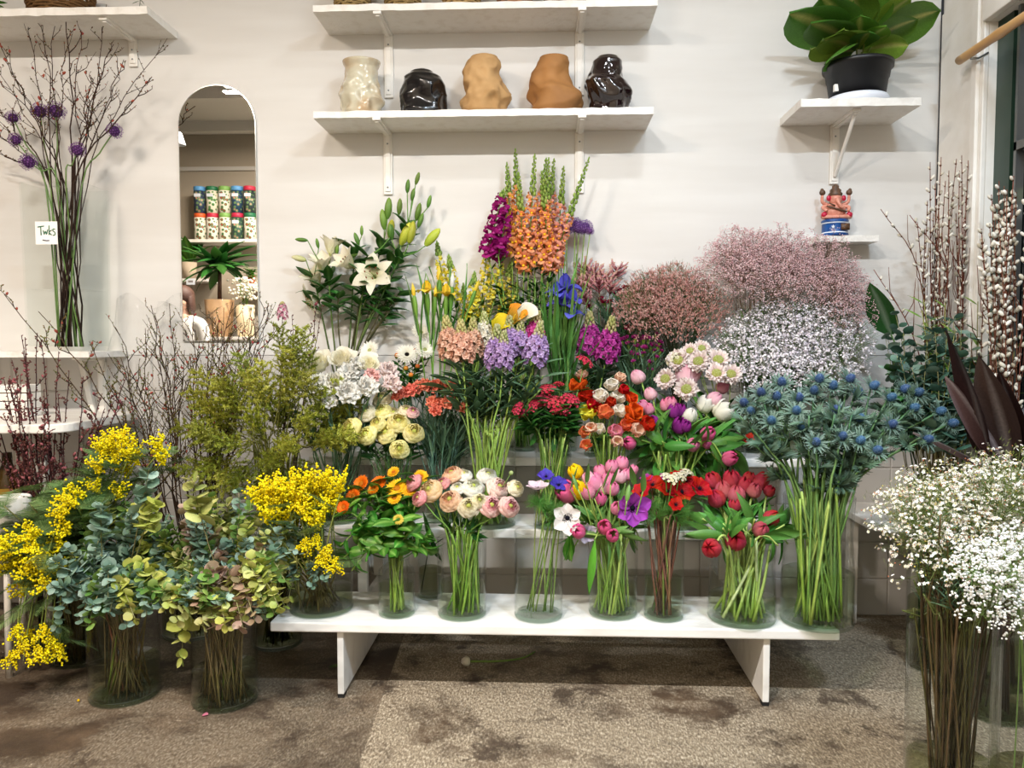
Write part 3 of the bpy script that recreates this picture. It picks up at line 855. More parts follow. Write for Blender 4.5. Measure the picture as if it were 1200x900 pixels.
def stem_thing(name, label, group, v, head, r=.0028, c=G1, c1=None, cat='flower', kink=.006, arch=None, tube_n=6, pts=None, cross=.7, mat=None, pn='stem', taper=.75):
    head = Vector(head)
    pts = pts or stem_path(v, head, kink, arch=arch, cross=cross)
    b = pts[0].copy()
    t = thing(name, label, cat, b, group)
    mb = MB(); tube(mb, [p - b for p in pts], r, r * taper, tube_n, c, c1 or c)
    obj(pn, mb.mesh(pn, mat or M_STEM), t)
    t2 = (pts[-1] - pts[-3]).normalized()
    return t, pts, t2

def put(root, name, me, pos, d, roll=0, s=1., parent=None, kind=None):
    """pos in world when the parent is the root"""
    M = dmat(Vector(pos) - root.location, d, roll, s)
    o = obj(name, me, parent or root, M=M)
    if kind: o['kind'] = kind
    return o
def sub(parent, name, me, az=0, s=1., M=None):
    return obj(name, me, parent, M=M or (Matrix.Rotation(az, 4, 'Z') @ Matrix.Scale(s, 4)))

def along(pts, t):
    f = t * (len(pts) - 1); i = min(int(f), len(pts) - 2); return pts[i].lerp(pts[i + 1], f - i), (pts[i + 1] - pts[i]).normalized()

def stem_leaves(t, pts, meshes, n, t0, t1, size, tilt=.7, az=None, name='leaf', aim=None, wid=None):
    for k in range(n):
        p, d = along(pts, t0 + (t1 - t0) * (k + R.uniform(.2, .8)) / n)
        a = (k * 2.4 + R.uniform(-.5, .5)) if az is None else az + R.uniform(-.6, .6)
        out = Vector((math.cos(a), math.sin(a), 0))
        dd = (d * math.cos(tilt) + out * math.sin(tilt)).normalized()
        # leaf face turned to the stem: mesh -Y must look outward
        q = dd.to_track_quat('Z', 'Y').to_matrix()
        roll = 0
        y = q @ Vector((0, -1, 0)); x = q @ Vector((1, 0, 0))
        pr = out - dd * out.dot(dd)
        if pr.length > 1e-3: pr.normalize(); roll = math.atan2(pr.dot(x), pr.dot(y))
        put(t, name, R.choice(meshes), p, dd, -roll if False else roll, size * R.uniform(.8, 1.15))

def facing(d, f, up=0.2):
    """bend direction d towards the viewer side (-Y) by f"""
    return (Vector(d) * (1 - f) + Vector((R.uniform(-.12, .12), -1, up)) * f).normalized()

def depth(v, heads, spread=.12):
    ys = [h[1] for h in heads]; a, b = min(ys), max(ys)
    out = []
    for h in heads:
        t = (h[1] - a) / max(1, b - a)
        out.append(v.y + spread * (.85 - 1.7 * t) + R.uniform(-.02, .02))
    return out
C = rgb
RANK = {}
# ---------------------------------------------------------------- bloom placing helpers
def bloom_solid(root, key, fn, mat, pos, d, s, name='bloom', label=None, parent=None):
    o = put(root, name, cached(key, fn, mat), pos, d, R.uniform(0, 6.28), s, parent)
    if label: o['label'] = label
    return o

TU = {'pink': (C('#efb9c6'), C('#e0709c')), 'pale': (C('#f4dcdc'), C('#eaa0b8')), 'white': (C('#e9ead0'), C('#f6f1ea')), 'yellow': (C('#f0c61c'), C('#f8d60e')),
      'purple': (C('#8a3f92'), C('#8e1a7e')), 'red': (C('#c9606a'), C('#b81c34')), 'rose': (C('#c98a86'), C('#c2475a')), 'hot': (C('#e58aa8'), C('#d84a86'))}
def tulip_bloom(root, pos, d, s, c, op=.12):
    c0, c1 = TU[c]
    b = put(root, 'bloom', cached(('bloom', c, op), lambda mb: b_tulip(mb, c0, c1, op), M_PETAL), pos, d, R.uniform(0, 6), s)
    pm = cached(('petal', c, op), lambda mb: tulip_petal(mb, c0, c1, op), M_PETAL)
    for k in range(3): sub(b, 'petal', pm, 1.047 + k * 2.094)
    return b
L_TUL = LF('tulip', W=.1, curl=.55, c0=C('#5f8f3f'), c1=C('#6d9a55'), k=.75, cup=-.55, nv=8, nu=4, sq=.8, base=.5)
L_TULW = LF('tulipw', W=.12, curl=.9, c0=C('#4f8a35'), c1=C('#5f9a48'), k=.8, cup=-.4, nv=8, nu=4, sq=.8, base=.45)
L_SPOON = LF('spoon', W=.17, curl=.9, c0=C('#4d8a2c'), c1=C('#3f7a26'), k=1.35, cup=-.2, nv=6, vein=C('#7fae52'), base=.4)
L_LANCE = LF('lance', W=.13, curl=.8, c0=C('#2a5a22'), c1=C('#35682a'), k=.85, cup=-.25)
L_LILY = LF('lilyl', W=.19, curl=1.0, c0=C('#2c5a24'), c1=C('#37702c'), k=.85, cup=-.25, vein=C('#5c8a48'))
L_BLADE = LF('blade', W=.018, curl=.35, c0=C('#47793a'), c1=C('#6a9a45'), k=.6, cup=-.6, nv=8, nu=2, base=.8)
L_GREY = LF('greyl', W=.09, curl=.7, c0=C('#4a6a4a'), c1=C('#5f8260'), k=.9, cup=-.3)
L_THIN = LF('thinl', W=.028, curl=.7, c0=C('#4a6a4e'), c1=C('#6a8a6c'), k=.7, cup=-.5, nu=2, base=.6)
def frilly(mb, c0=C('#4d8a36'), c1=C('#6aa04a')):
    for k in range(11):
        a = -1.1 + 2.2 * k / 10
        L = 1 - .25 * abs(a)
        p = Vector((math.sin(a) * L, -.25 * L, math.cos(a) * L)); q = Vector((math.sin(a) * .35, -.02, .25 + .1 * math.cos(a)))
        tube(mb, [(0, 0, 0), q, p], .018, .01, 3, c0, c1, cap=False)
        for j in range(4):
            b0 = q.lerp(p, .2 + j * .25)
            for sd in (-1, 1):
                e = b0 + Vector((math.cos(a) * sd * .12 + math.sin(a) * .12, R.uniform(-.06, .06), .12 * math.cos(a)))
                mb.add([b0 - Vector((.012, 0, 0)), b0 + Vector((.012, 0, 0)), e], [(0, 1, 2)], mix(c0, c1, R.random()))
L_FRILL = [cached(('frilly', i), frilly, M_LEAF) for i in range(3)]

def heads_do(name, label, group, v, heads, fn, spread=.12, k=1.0, r=.0028, c=G1, c1=None, cat='flower', base_off=1.0, f=.45, arch=None, kink=.006, pn='stem', labels=None, cross=.7):
    """heads: (px, py, rpx, ...) -> stem things; fn(root, pts, pos, dir, size, head)"""
    for h, Y in zip(heads, depth(v, heads, spread)):
        pos = P(h[0], h[1], Y); s = h[2] * Y / 900 * k
        a = Vector((pos.x - v.x, pos.y - v.y, .35 * max(.05, abs(pos.z - v.z - v.h * .5) + .12)))
        d = facing(a.normalized(), f)
        if name == 'tulip' or base_off > 1.2: pass
        base = pos - d * s * base_off
        lb, gp = label, group
        if labels and h[3] in labels: lb, gp = labels[h[3]]
        cc = c[h[3]] if isinstance(c, dict) else c
        t, pts, td = stem_thing(name, lb, gp, v, base, r, cc, c1, cat, kink, arch, pn=pn, cross=cross)
        fn(t, pts, base, d, s, h)
        RANK.setdefault(lb, []).append((h[0], h[1], t))

# ================================================================ front row on the bench
CYL = 'front row of glass vases on the bench'
v_mim = bvase(377, 727, 76, 668, ZB0, 'wide glass vase of mimosa and eucalyptus at the end of the bench', water=.55, mw=M_MURKY)
v_cal = bvase(465, 727, 44, 653, ZB0, 'shouldered glass jar of orange calendulas on the bench', water=.55, shape='jar', name='glass_jar')
v_sml = vase(P(505, 700, 2.79).x, 2.775, ZB0, .045, .185, 'small dark green glass vase behind the ranunculus vase on the bench', water=.6, mw=M_MURKY)
v_ran = bvase(541.5, 730, 59, 630, ZB0, 'glass cylinder of pastel ranunculus on the bench', water=.42)
v_ane = bvase(631, 732, 58, 622, ZB0, 'nearly empty glass cylinder with a few anemones on the bench', water=.40, mw=M_WATER2)
v_tul = bvase(718, 729, 58, 631, ZB0, 'glass cylinder of pink and yellow tulips on the bench', water=.42)
v_red = bvase(777.5, 731, 47, 613, ZB0, 'narrow glass cylinder of red anemones on the bench', water=.42)
v_rtu = bvase(868.5, 739, 79, 636, ZB0, 'wide glass vase of red tulips on the bench', water=.3, shape='waist')
v_ery = bvase(956.5, 744, 83, 580, ZB0, 'tall glass vase of blue sea holly at the bench end', water=.4, shape='waist')

# calendulas
CAL = {'o': (C('#f08a1e'), C('#f5761a')), 'y': (C('#f7b81c'), C('#f9c42a')), 'r': (C('#e8601c'), C('#f5a01c')), 'g': (C('#c9b83a'), C('#e8d060'))}
def f_cal(t, pts, pos, d, s, h):
    c0, c1 = CAL[h[3]]
    bloom_solid(t, ('bloom', 'calendula', h[3]), lambda mb: b_rays(mb, c0, c1, n=22, rows=3, cc=C('#c8781c') if h[3] != 'g' else C('#7a9a3a'), disc=.3, L=.7, W=.12), M_PETAL, pos, d, s)
    stem_leaves(t, pts, L_SPOON, 9, .50, .97, .095, .8, wid=1)
heads_do('calendula', 'orange calendula in the shouldered glass jar', 'orange calendulas in the jar', v_cal,
         [(416, 562, 10, 'o'), (440, 560, 9, 'o'), (434, 569, 7, 'r'), (408, 578, 9, 'o'), (397, 592, 8, 'o'), (463, 564, 12, 'y'), (460, 579, 8, 'y'), (458, 548, 7, 'y'), (495, 553, 8, 'y'), (480, 571, 8, 'y'), (466, 607, 6, 'g')],
         f_cal, .13, 1.3, .0035, C('#86a04a'), f=.6,
         labels={'y': ('yellow calendula in the shouldered glass jar', 'yellow calendulas in the jar'), 'r': ('red and yellow calendula half hidden among orange ones in the jar', None), 'g': ('closed green calendula bud low at the front of the jar', None)})
for (px, py, yy) in [(402, 640, -.06), (412, 655, -.08), (399, 625, -.05), (425, 630, -.08), (447, 622, -.09), (490, 625, -.06), (502, 632, -.03), (480, 608, -.08), (420, 600, -.05), (505, 612, .0), (440, 600, -.06), (470, 590, -.05), (455, 630, -.09)]:
    hd = P(px, py + 14, v_cal.y + yy)
    t, pts, td = stem_thing('leafy_shoot', 'leafy green calendula shoot without a flower in the jar', 'leafy calendula shoots in the jar', v_cal, hd, .003, C('#86a04a'), cat='foliage', arch=.3)
    stem_leaves(t, pts, L_SPOON, 7, .55, 1.0, .085, .9)

# ranunculus
RN = {'peach': (C('#f0b184'), C('#f6d2a8')), 'cream': (C('#efe4a8'), C('#f8f0d4')), 'white': (C('#eef0d4'), C('#fbf7ee')), 'pink': (C('#e887a0'), C('#f5cfc4')), 'blush': (C('#f2b6b8'), C('#f8e3d2')), 'yelp': (C('#efdb8e'), C('#f4cf9c')), 'rose': (C('#de7d84'), C('#eda3a0')), 'yel': (C('#efe36a'), C('#f6efa0'))}
def f_ran(t, pts, pos, d, s, h):
    c0, c1 = RN[h[3]]
    bloom_solid(t, ('bloom', 'ranunculus', h[3]), lambda mb: b_ranunculus(mb, c0, c1), M_PETAL, pos, d, s)
    ring = cached(('sepals',), lambda mb: [petal_flat(mb, k * 1.257, .7, .2, 1.5, 1.0, .1, 0, .05, -.03, G1, G2) for k in range(5)] and None, M_LEAF)
    put(t, 'sepals', ring, pos, d, 0, s)
rl = {k: (n + ' ranunculus in the pastel bunch on the bench', n + ' ranunculus of the pastel bunch') for k, n in (('peach', 'peach'), ('cream', 'pale cream'), ('white', 'white'), ('pink', 'pink edged'), ('blush', 'blush pink'), ('yelp', 'yellow and peach'), ('rose', 'rose pink'))}
heads_do('ranunculus', 'x', None, v_ran, [(529, 554, 13, 'peach'), (544, 555, 10, 'white'), (483, 564, 11, 'rose'), (503, 573, 15, 'yelp'), (490, 583, 10, 'rose'), (527, 585, 14, 'peach'), (555, 570, 14, 'white'), (549, 593, 13, 'cream'),
          (572, 556, 13, 'white'), (585, 570, 14, 'blush'), (576, 592, 14, 'pink'), (598, 593, 13, 'pink'), (606, 571, 11, 'cream'), (518, 565, 9, 'rose'), (536, 571, 9, 'white'), (562, 586, 10, 'cream')],
         f_ran, .09, 1.05, .0032, C('#6f9440'), f=.5, labels=rl, base_off=.75)
t, pts, td = stem_thing('ranunculus_bud', 'small green ranunculus bud above the pastel bunch', None, v_ran, P(598, 556, v_ran.y), .0022, G1)
put(t, 'bud', cached(('gbud',), lambda mb: ell(mb, (0, 0, .6), (.8, .8, .8), C('#6d9548'), 10, 6, c1=C('#b8c88a')), M_LEAF), pts[-1], td, 0, .010)
for i in range(12):   # bare lower stems
    a = R.uniform(0, 6.28); hd = Vector((v_ran.x + math.cos(a) * .05, v_ran.y + math.sin(a) * .05, v_ran.z + v_ran.h + .03))
    t, pts, td = stem_thing('green_shoot', 'thin green leafy stem inside the pastel ranunculus vase', 'leafy stems in the ranunculus vase', v_ran, hd, .0028, C('#7a9c40'), cat='foliage')
    stem_leaves(t, pts, L_LANCE, 3, .5, 1, .06, .4)

# small dark vase: a dark leaf inside
t, pts, td = stem_thing('green_shoot', 'dark leaf inside the small green glass vase', None, v_sml, Vector((v_sml.x + .01, v_sml.y, v_sml.z + .17)), .002, GD, cat='foliage')
stem_leaves(t, pts, L_LANCE, 4, .2, .9, .1, .25)

# anemones
AN = {'white': (C('#e8e0dc'), C('#f8f3f0')), 'purple': (C('#8a2f98'), C('#b04cc0')), 'blue': (C('#3a2c96'), C('#5a4cc0')), 'pale': (C('#d9b8cc'), C('#ecd8e0')), 'red': (C('#8e0c10'), C('#c8181a')), 'magenta': (C('#8e1e72'), C('#a83a90')), 'lilac': (C('#6a4aa8'), C('#e8dcec'))}
def anemone(t, pos, d, s, c, n=7, cv=.95, collar=True):
    c0, c1 = AN[c]
    b = put(t, 'bloom', cached(('eye',), b_eye, M_BLOOM), pos, d, R.uniform(0, 6), s)
    for k in range(n):
        pm = cached(('petal', 'anemone', c, k % 3, cv), lambda mb: anemone_petal(mb, c0, c1, cv), M_PETAL)
        sub(b, 'petal', pm, k * 2 * PI / n + R.uniform(-.12, .12), R.uniform(.85, 1.08))
    if collar:
        for k in range(6):
            a = k * 1.047; q = Vector(d)
            dd = (q * .35 + q.orthogonal().normalized() * math.cos(a) + q.cross(q.orthogonal()).normalized() * math.sin(a)).normalized()
            put(t, 'leaf', L_FRILL[k % 3], Vector(pos) - q * s * 1.1, dd, R.uniform(0, 6), s * .95)
def A1(px, py, rpx, c, label, Y=0, face=.85, up=.15, n=6, cv=.95, v=None, coff=True):
    v = v or v_ane
    pos = P(px, py, v.y + Y); s = rpx * pos.y / 900
    d = facing(Vector((pos.x - v.x, pos.y - v.y, .25)).normalized(), face, up)
    t, pts, td = stem_thing('anemone', label, None, v, pos - d * s * .25, .0028, C('#7c9a4a'), C('#8a7a5a'))
    anemone(t, pts[-1], d, s, c, n, cv, coff)
    return t
A1(630, 570, 17, 'pale', 'pale pink anemone turned up over a frilly green collar', -.02, .1, 1, 6, 1.9)
A1(640, 557, 11, 'blue', 'violet blue anemone at the back of the nearly empty vase', .06, .6, .5, 7, 1.7, coff=False)
A1(655, 567, 12, 'blue', 'deep blue anemone behind the pink tulips', .03, .6, .3, 7, 1.6)
A1(665, 607, 20, 'white', 'white anemone with a black centre facing forward', -.07, .95, .2, 6, .4, coff=False)
A1(686, 625, 14, 'lilac', 'white anemone with a violet base hanging low', -.04, .6, -.6, 6, 1.2)
A1(742, 596, 22, 'purple', 'purple anemone with a dark centre facing forward', -.07, .95, .0, 6, .35, v=v_tul, coff=False)
for (px, py) in [(632, 588), (652, 600), (640, 598), (648, 612)]:
    t, pts, td = stem_thing('green_shoot', 'frilly green anemone collar without petals', 'frilly green stems beside the white anemone', v_ane, P(px, py, v_ane.y - .03), .0028, C('#7c9a4a'), cat='foliage')
    for k in range(9): put(t, 'leaf', R.choice(L_FRILL), pts[-1], Vector((math.cos(k * 2.4), math.sin(k * 2.4), R.uniform(-.1, .9))), R.uniform(0, 6), .045)
t, pts, td = stem_thing('green_shoot', 'dark green leaf that hangs between the anemones and the tulips', None, v_ane, P(668, 628, v_ane.y - .02), .003, G1, cat='foliage')
for k in range(5): put(t, 'leaf', R.choice(L_SPOON), pts[-1], Vector((R.uniform(-.3, .3), -.2, -1)), R.uniform(-.6, .6), .09)

# pink and yellow tulips
def f_tul(leaves=2, size=.115, op=.12, t0=.38, t1=.75, lm=None, tilt=.3):
    def g(t, pts, pos, d, s, h):
        tulip_bloom(t, pos, d, s, h[3], h[4] if len(h) > 4 else op)
        stem_leaves(t, pts, lm or L_TUL, leaves, t0, t1, size, tilt)
    return g
TL = {'pink': ('pink tulip in the front bunch beside the red anemones', 'pink tulips in the front bunch'), 'yellow': ('yellow tulip over the pink tulips of the front bunch', 'yellow tulips in the front bunch'),
      'pale': ('light pink tulip of the front bunch', 'light pink tulips in the front bunch'), 'hot': ('deep pink tulip at the base of the front bunch', 'deep pink tulips in the front bunch')}
heads_do('tulip', 'x', None, v_tul, [(674, 552, 9, 'yellow'), (677, 574, 11, 'yellow', .2), (664, 577, 12, 'hot', .3), (688, 576, 9, 'pink'), (696, 565, 12, 'pink'), (703, 552, 8, 'pink'), (704, 584, 8, 'hot'), (717, 546, 8, 'pink'),
          (729, 542, 8, 'pink'), (713, 562, 9, 'pink'), (718, 572, 8, 'pink'), (727, 558, 8, 'pale'), (735, 556, 7, 'pink'), (742, 550, 6, 'pink'), (723, 595, 8, 'pink'), (677, 622, 9, 'hot'), (708, 617, 9, 'hot'), (718, 627, 8, 'hot'), (690, 560, 8, 'pale'), (709, 571, 8, 'pale')],
         f_tul(), .12, 1.12, .0040, C('#9ab85c'), f=.25, labels=TL, base_off=.9)
for i in range(14):
    px, py = R.uniform(668, 762), R.uniform(575, 625)
    t, pts, td = stem_thing('tulip_leaf', 'upright green tulip leaf among the pink tulips', 'tulip leaves of the front bunch', v_tul, P(px, py + 22, v_tul.y + R.uniform(-.07, .07)), .003, C('#9ab85c'), cat='foliage')
    stem_leaves(t, pts, L_TUL, 2, .45, .9, .105, .35)
for i in range(10):
    px, py = 668 + i * 9.5, R.uniform(562, 588)
    t, pts, td = stem_thing('tulip_leaf', 'slim tulip leaf pointing up between the pink tulips', 'slim leaves pointing up between the pink tulips', v_tul, P(px, py, v_tul.y + R.uniform(-.10, .02)), .003, C('#9ab85c'), cat='foliage')
    put(t, 'leaf', R.choice(L_TUL), pts[-1], Vector((R.uniform(-.25, .25), R.uniform(-.2, .1), 1)), R.uniform(-.8, .8), R.uniform(.06, .085))
t, pts, td = stem_thing('tulip_leaf', 'long tulip leaf that droops outside the front tulip vase', None, v_tul, P(697, 632, v_tul.y - .09), .003, C('#9ab85c'), cat='foliage')
put(t, 'leaf', cached(('droop',), lambda mb: leaf(mb, W=.16, curl=.5, c0=C('#6fae3a'), c1=C('#5f9a35'), cup=-.4), M_LEAF), pts[-1], (-.35, -.1, -1), .0, .19)

# red anemones
def f_red(t, pts, pos, d, s, h):
    anemone(t, pos, d, s * 1.1, 'magenta' if h[3] == 'm' else 'red', 7, h[4] if len(h) > 4 else 1.2, True)
heads_do('anemone', 'red anemone in the narrow vase beside the tulips', 'red anemones in the narrow vase', v_red,
         [(751, 576, 10, 'r', 1.8), (765, 565, 12, 'r', 1.7), (784, 573, 12, 'r', 1.6), (801, 574, 13, 'r', .9), (822, 570, 13, 'r', 1.3), (793, 590, 9, 'r', 1.2), (806, 561, 12, 'r', 1.5), (796, 558, 10, 'r', 1.5), (757, 560, 7, 'm', 1.8), (779, 559, 7, 'm', 1.9)],
         f_red, .08, 1.05, .0034, C('#6e4a3e'), C('#8a6a52'), f=.5, labels={'m': ('magenta anemone bud behind the red anemones', 'magenta anemone buds behind the red ones')}, base_off=.4)
for i in range(10):
    a = R.uniform(0, 6.28); hd = Vector((v_red.x + math.cos(a) * .05, v_red.y + math.sin(a) * .05, v_red.z + v_red.h + R.uniform(.01, .06)))
    t, pts, td = stem_thing('green_shoot', 'frilly leafed purple stem in the red anemone vase', 'frilly stems in the red anemone vase', v_red, hd, .0034, R.choice([C('#6a4238'), C('#7a8a48')]), cat='foliage')
    for k in range(6): put(t, 'leaf', R.choice(L_FRILL), pts[-1], Vector((math.cos(k * 2.4), math.sin(k * 2.4), R.uniform(-.2, .9))), R.uniform(0, 6), .05)
def f_stat(t, pts, pos, d, s, h):
    bloom_solid(t, ('bloom', 'stockwhite'), lambda mb: dome_cluster(mb, 1, .42, C('#f2eecb'), C('#f6f2e2'), 14), M_PETAL, pos, d, s)
heads_do('white_stock', 'small creamy white blossom head behind the red anemones', 'creamy white blossoms behind the red anemones', v_red, [(781, 553, 6), (789, 557, 7), (798, 554, 7), (810, 549, 7), (803, 551, 5)], f_stat, .05, f=.3)

# red tulips
RT = {'red': ('red tulip of the wide vase on the bench', 'red tulips in the wide vase'), 'rose': ('faded rose tulip among the red tulips', 'faded rose tulips in the wide vase')}
heads_do('tulip', 'x', None, v_rtu, [(835, 562, 10, 'red'), (839, 583, 11, 'red', .0), (848, 573, 11, 'rose', .0), (857, 561, 11, 'red'), (863, 578, 11, 'rose', .0), (861, 591, 8, 'red'), (872, 568, 10, 'red'), (884, 574, 9, 'rose'), (890, 565, 9, 'red'),
          (894, 561, 9, 'red'), (902, 575, 7, 'red'), (833, 642, 12, 'red', .0), (862, 632, 13, 'red', .0), (892, 620, 10, 'rose', .0), (905, 606, 10, 'red', .0), (878, 560, 8, 'red')],
         f_tul(2, .12, .1, lm=L_TULW), .14, 1.1, .0050, C('#a8c46a'), f=.4, labels=RT, base_off=.9)
for i in range(16):
    px, py = R.uniform(815, 925), R.uniform(605, 640)
    t, pts, td = stem_thing('tulip_leaf', 'broad green tulip leaf in the red tulip vase', 'tulip leaves in the red tulip vase', v_rtu, P(px, py, v_rtu.y + R.uniform(-.09, .06)), .004, C('#a8c46a'), cat='foliage')
    stem_leaves(t, pts, L_TULW, 2, .5, .95, .12, .4)

# sea holly
SPIN = [cached(('spiny', i), lambda mb: [petal_flat(mb, -PI / 2 + a, 1 - abs(a) * .3, .05, .1, .8, .4, .01, 0, 0, C('#33523e'), C('#76957f'), k=.8, nu=2, nv=4, base=.5) for a in (-1.1, -.7, -.35, 0, .35, .7, 1.1)] and None, M_LEAF) for i in range(3)]
def f_ery(t, pts, pos, d, s, h):
    bloom_solid(t, ('bloom', 'eryngium', R.randint(0, 2)), b_eryngium, M_LEAF, pos, d, s)
    for k in range(7):
        p, dd = along(pts, R.uniform(.62, .97)); a = R.uniform(0, 6.28)
        put(t, 'leaf', R.choice(SPIN), p, dd * .5 + Vector((math.cos(a), math.sin(a), .2)), R.uniform(0, 6), R.uniform(.05, .085))
E = [(225, 160), (283, 203), (210, 232), (340, 295), (418, 278), (468, 225), (470, 290), (462, 150), (563, 243), (520, 318), (628, 195), (705, 205), (668, 287), (335, 145), (150, 205), (290, 165), (560, 165), (510, 130), (240, 120), (390, 130), (400, 200), (180, 150), (600, 140), (640, 150), (350, 110), (130, 180), (740, 240), (440, 110), (300, 250)]
heads_do('sea_holly', 'blue sea holly thistle in the tall vase at the bench end', 'blue sea holly thistles in the tall vase', v_ery, [(820 + x / 2.5, 400 + y / 2.5, 14) for x, y in E], f_ery, .15, 1.2, .0045, C('#7c9c4c'), C('#4f7a52'), f=.6, base_off=.3, cross=.85)
for i in range(28):
    px, py = R.uniform(862, 1080), R.uniform(455, 575); px = min(px, 1110 - (py - 455) * .9); py = max(py, 500) if px > 1000 else py
    t, pts, td = stem_thing('green_shoot', 'dark spiny leafed side shoot of sea holly', 'spiny shoots in the sea holly vase', v_ery, P(px, py, v_ery.y + R.uniform(-.08, .1)), .004, C('#7c9c4c'), C('#4f7a52'), cat='foliage', cross=.85)
    for k in range(14):
        p, dd = along(pts, R.uniform(.5, 1)); a = R.uniform(0, 6.28)
        put(t, 'leaf', R.choice(SPIN), p, dd * .4 + Vector((math.cos(a), math.sin(a), .2)), R.uniform(0, 6), R.uniform(.05, .085))

# ================================================================ second step
T2 = ZB1
v_wht = yvase(392, 2.965, .115, 545, T2, 'glass vase of white roses and carnations on the middle step', water=.5, mw=M_MURKY)
v_yel = yvase(461, 2.93, .085, 552, T2, 'glass vase of pale yellow ranunculus on the middle step', water=.5, mw=M_MURKY)
v_cor = yvase(520, 2.98, .078, 560, T2, 'glass vase of coral carnations on the middle step', water=.5)
v_stk = bvase(575, 622, 60, 516, T2, 'glass cylinder of peach and lilac stocks on the middle step', water=.4)
v_swe = bvase(648, 623, 46, 518, T2, 'glass vase of red sweet william on the middle step', water=.4, shape='waist')
v_pop = bvase(713, 623, 48, 519, T2, 'glass vase of orange poppies on the middle step', water=.4)
v_mix = bvase(790, 623, 74, 530, T2, 'wide glass vase of mixed tulips on the middle step', water=.4)
v_sca = yvase(856, 3.0, .06, 520, T2, 'glass vase of pale scabious on the middle step', water=.4)

# white roses and carnations
def f_wht(t, pts, pos, d, s, h):
    k = h[3]
    if k == 'rose': bloom_solid(t, ('bloom', 'rose'), lambda mb: b_rose(mb, C('#f6efcc'), C('#fdfaee')), M_PETAL, pos, d, s * .72)
    else:
        cc = {'w': (C('#fbfaf4'), C('#f4f2ea')), 'wy': (C('#f2e06a'), C('#fbfaf2')), 'y': (C('#f0e28a'), C('#f4efc0')), 'b': (C('#f4cfc4'), C('#f8e8e2')), 'p': (C('#f0a8a4'), C('#f6c4c0'))}[k]
        bloom_solid(t, ('bloom', 'carnation', k), lambda mb: b_carnation(mb, *cc, 32), M_PETAL, pos, d, s)
    stem_leaves(t, pts, L_THIN, 4, .5, .9, .1, .5)
WL = {'rose': ('cream white rose in the white bunch', 'cream white roses in the white bunch'), 'w': ('white carnation in the white bunch', 'white carnations in the white bunch'), 'wy': ('white carnation with a yellow heart in the white bunch', None),
      'y': ('pale yellow carnation at the edge of the white bunch', None), 'b': ('blush carnation beside the white bunch', 'blush carnations beside the white bunch'), 'p': ('salmon pink carnation among the white ones', None)}
heads_do('carnation', 'x', None, v_wht, [(372, 424, 17, 'rose'), (400, 418, 15, 'rose'), (432, 425, 13, 'rose'), (408, 436, 14, 'w'), (392, 448, 16, 'wy'), (373, 448, 13, 'w'), (408, 460, 15, 'w'), (430, 453, 14, 'w'), (356, 442, 11, 'y'), (436, 440, 10, 'p'), (455, 434, 12, 'b'), (460, 449, 12, 'b'), (385, 470, 10, 'w'), (420, 425, 10, 'w')],
         f_wht, .12, 1.4, .003, C('#4a6a4a'), f=.6, labels=WL, base_off=.5)
# pale yellow ranunculus
heads_do('ranunculus', 'pale yellow ranunculus in the bunch below the white roses', 'pale yellow ranunculus on the middle step', v_yel, [(410, 500, 13, 'yel'), (429, 509, 13, 'yel'), (452, 507, 13, 'yel'), (467, 494, 14, 'yel'), (447, 481, 12, 'yel'), (429, 483, 12, 'cream'), (485, 506, 13, 'yel'), (468, 526, 12, 'yel'), (461, 484, 11, 'cream'), (447, 466, 12, 'cream'), (476, 480, 9, 'cream'), (442, 496, 10, 'yel'), (484, 482, 8, 'pink')],
         f_ran, .10, 1.05, .003, C('#4a6a3a'), f=.55, base_off=.7)
# coral carnations
def f_cor(t, pts, pos, d, s, h):
    bloom_solid(t, ('bloom', 'carnation', 'coral', R.randint(0, 1)), lambda mb: b_carnation(mb, C('#ee604a'), C('#f8947a'), 26), M_PETAL, pos, d, s)
    stem_leaves(t, pts, L_THIN, 7, .4, .95, .12, .35)
heads_do('carnation', 'coral carnation in the row over the blue-green stems', 'coral carnations on the middle step', v_cor, [(465, 462, 9), (473, 459, 9), (481, 456, 10), (489, 453, 10), (497, 450, 10), (505, 452, 10), (512, 450, 10), (520, 451, 9), (529, 452, 10), (537, 453, 9), (545, 450, 9), (554, 463, 9), (513, 472, 10), (524, 471, 9), (506, 470, 9), (542, 477, 8), (510, 480, 9), (549, 455, 8), (533, 460, 8)],
         f_cor, .07, 1.3, .0024, C('#4f7262'), f=.6, base_off=.6)
# stocks
SK = {'peach': (C('#e6b292'), C('#f4d2ba')), 'lilac': (C('#bd9cd2'), C('#d6bce4')), 'mag': (C('#c42a80'), C('#d85aa0')), 'white': (C('#f0ecd8'), C('#f6f2e6')), 'mag2': (C('#b83498'), C('#d05cb0'))}
def f_stk(t, pts, pos, d, s, h):
    dd = (pts[-1] - pts[-4]).normalized() * .6 + Vector((0, -.15, 1)) * .6
    c0, c1 = SK[h[3]]
    bloom_solid(t, ('bloom', 'stock', h[3]), lambda mb: spike_stock(mb, 3.4, 1.0, c0, c1), M_PETAL, pos, dd, s)
    stem_leaves(t, pts, L_GREY, 9, .52, .96, .11, .75)
SL = {k: (n + ' stock spike with green buds, ' + w, n + ' stock spikes ' + w) for k, n, w in (('peach', 'peach', 'on the middle step'), ('lilac', 'lilac', 'on the middle step'), ('mag', 'magenta', 'among the lilac ones'), ('white', 'white', 'behind the lilac ones'))}
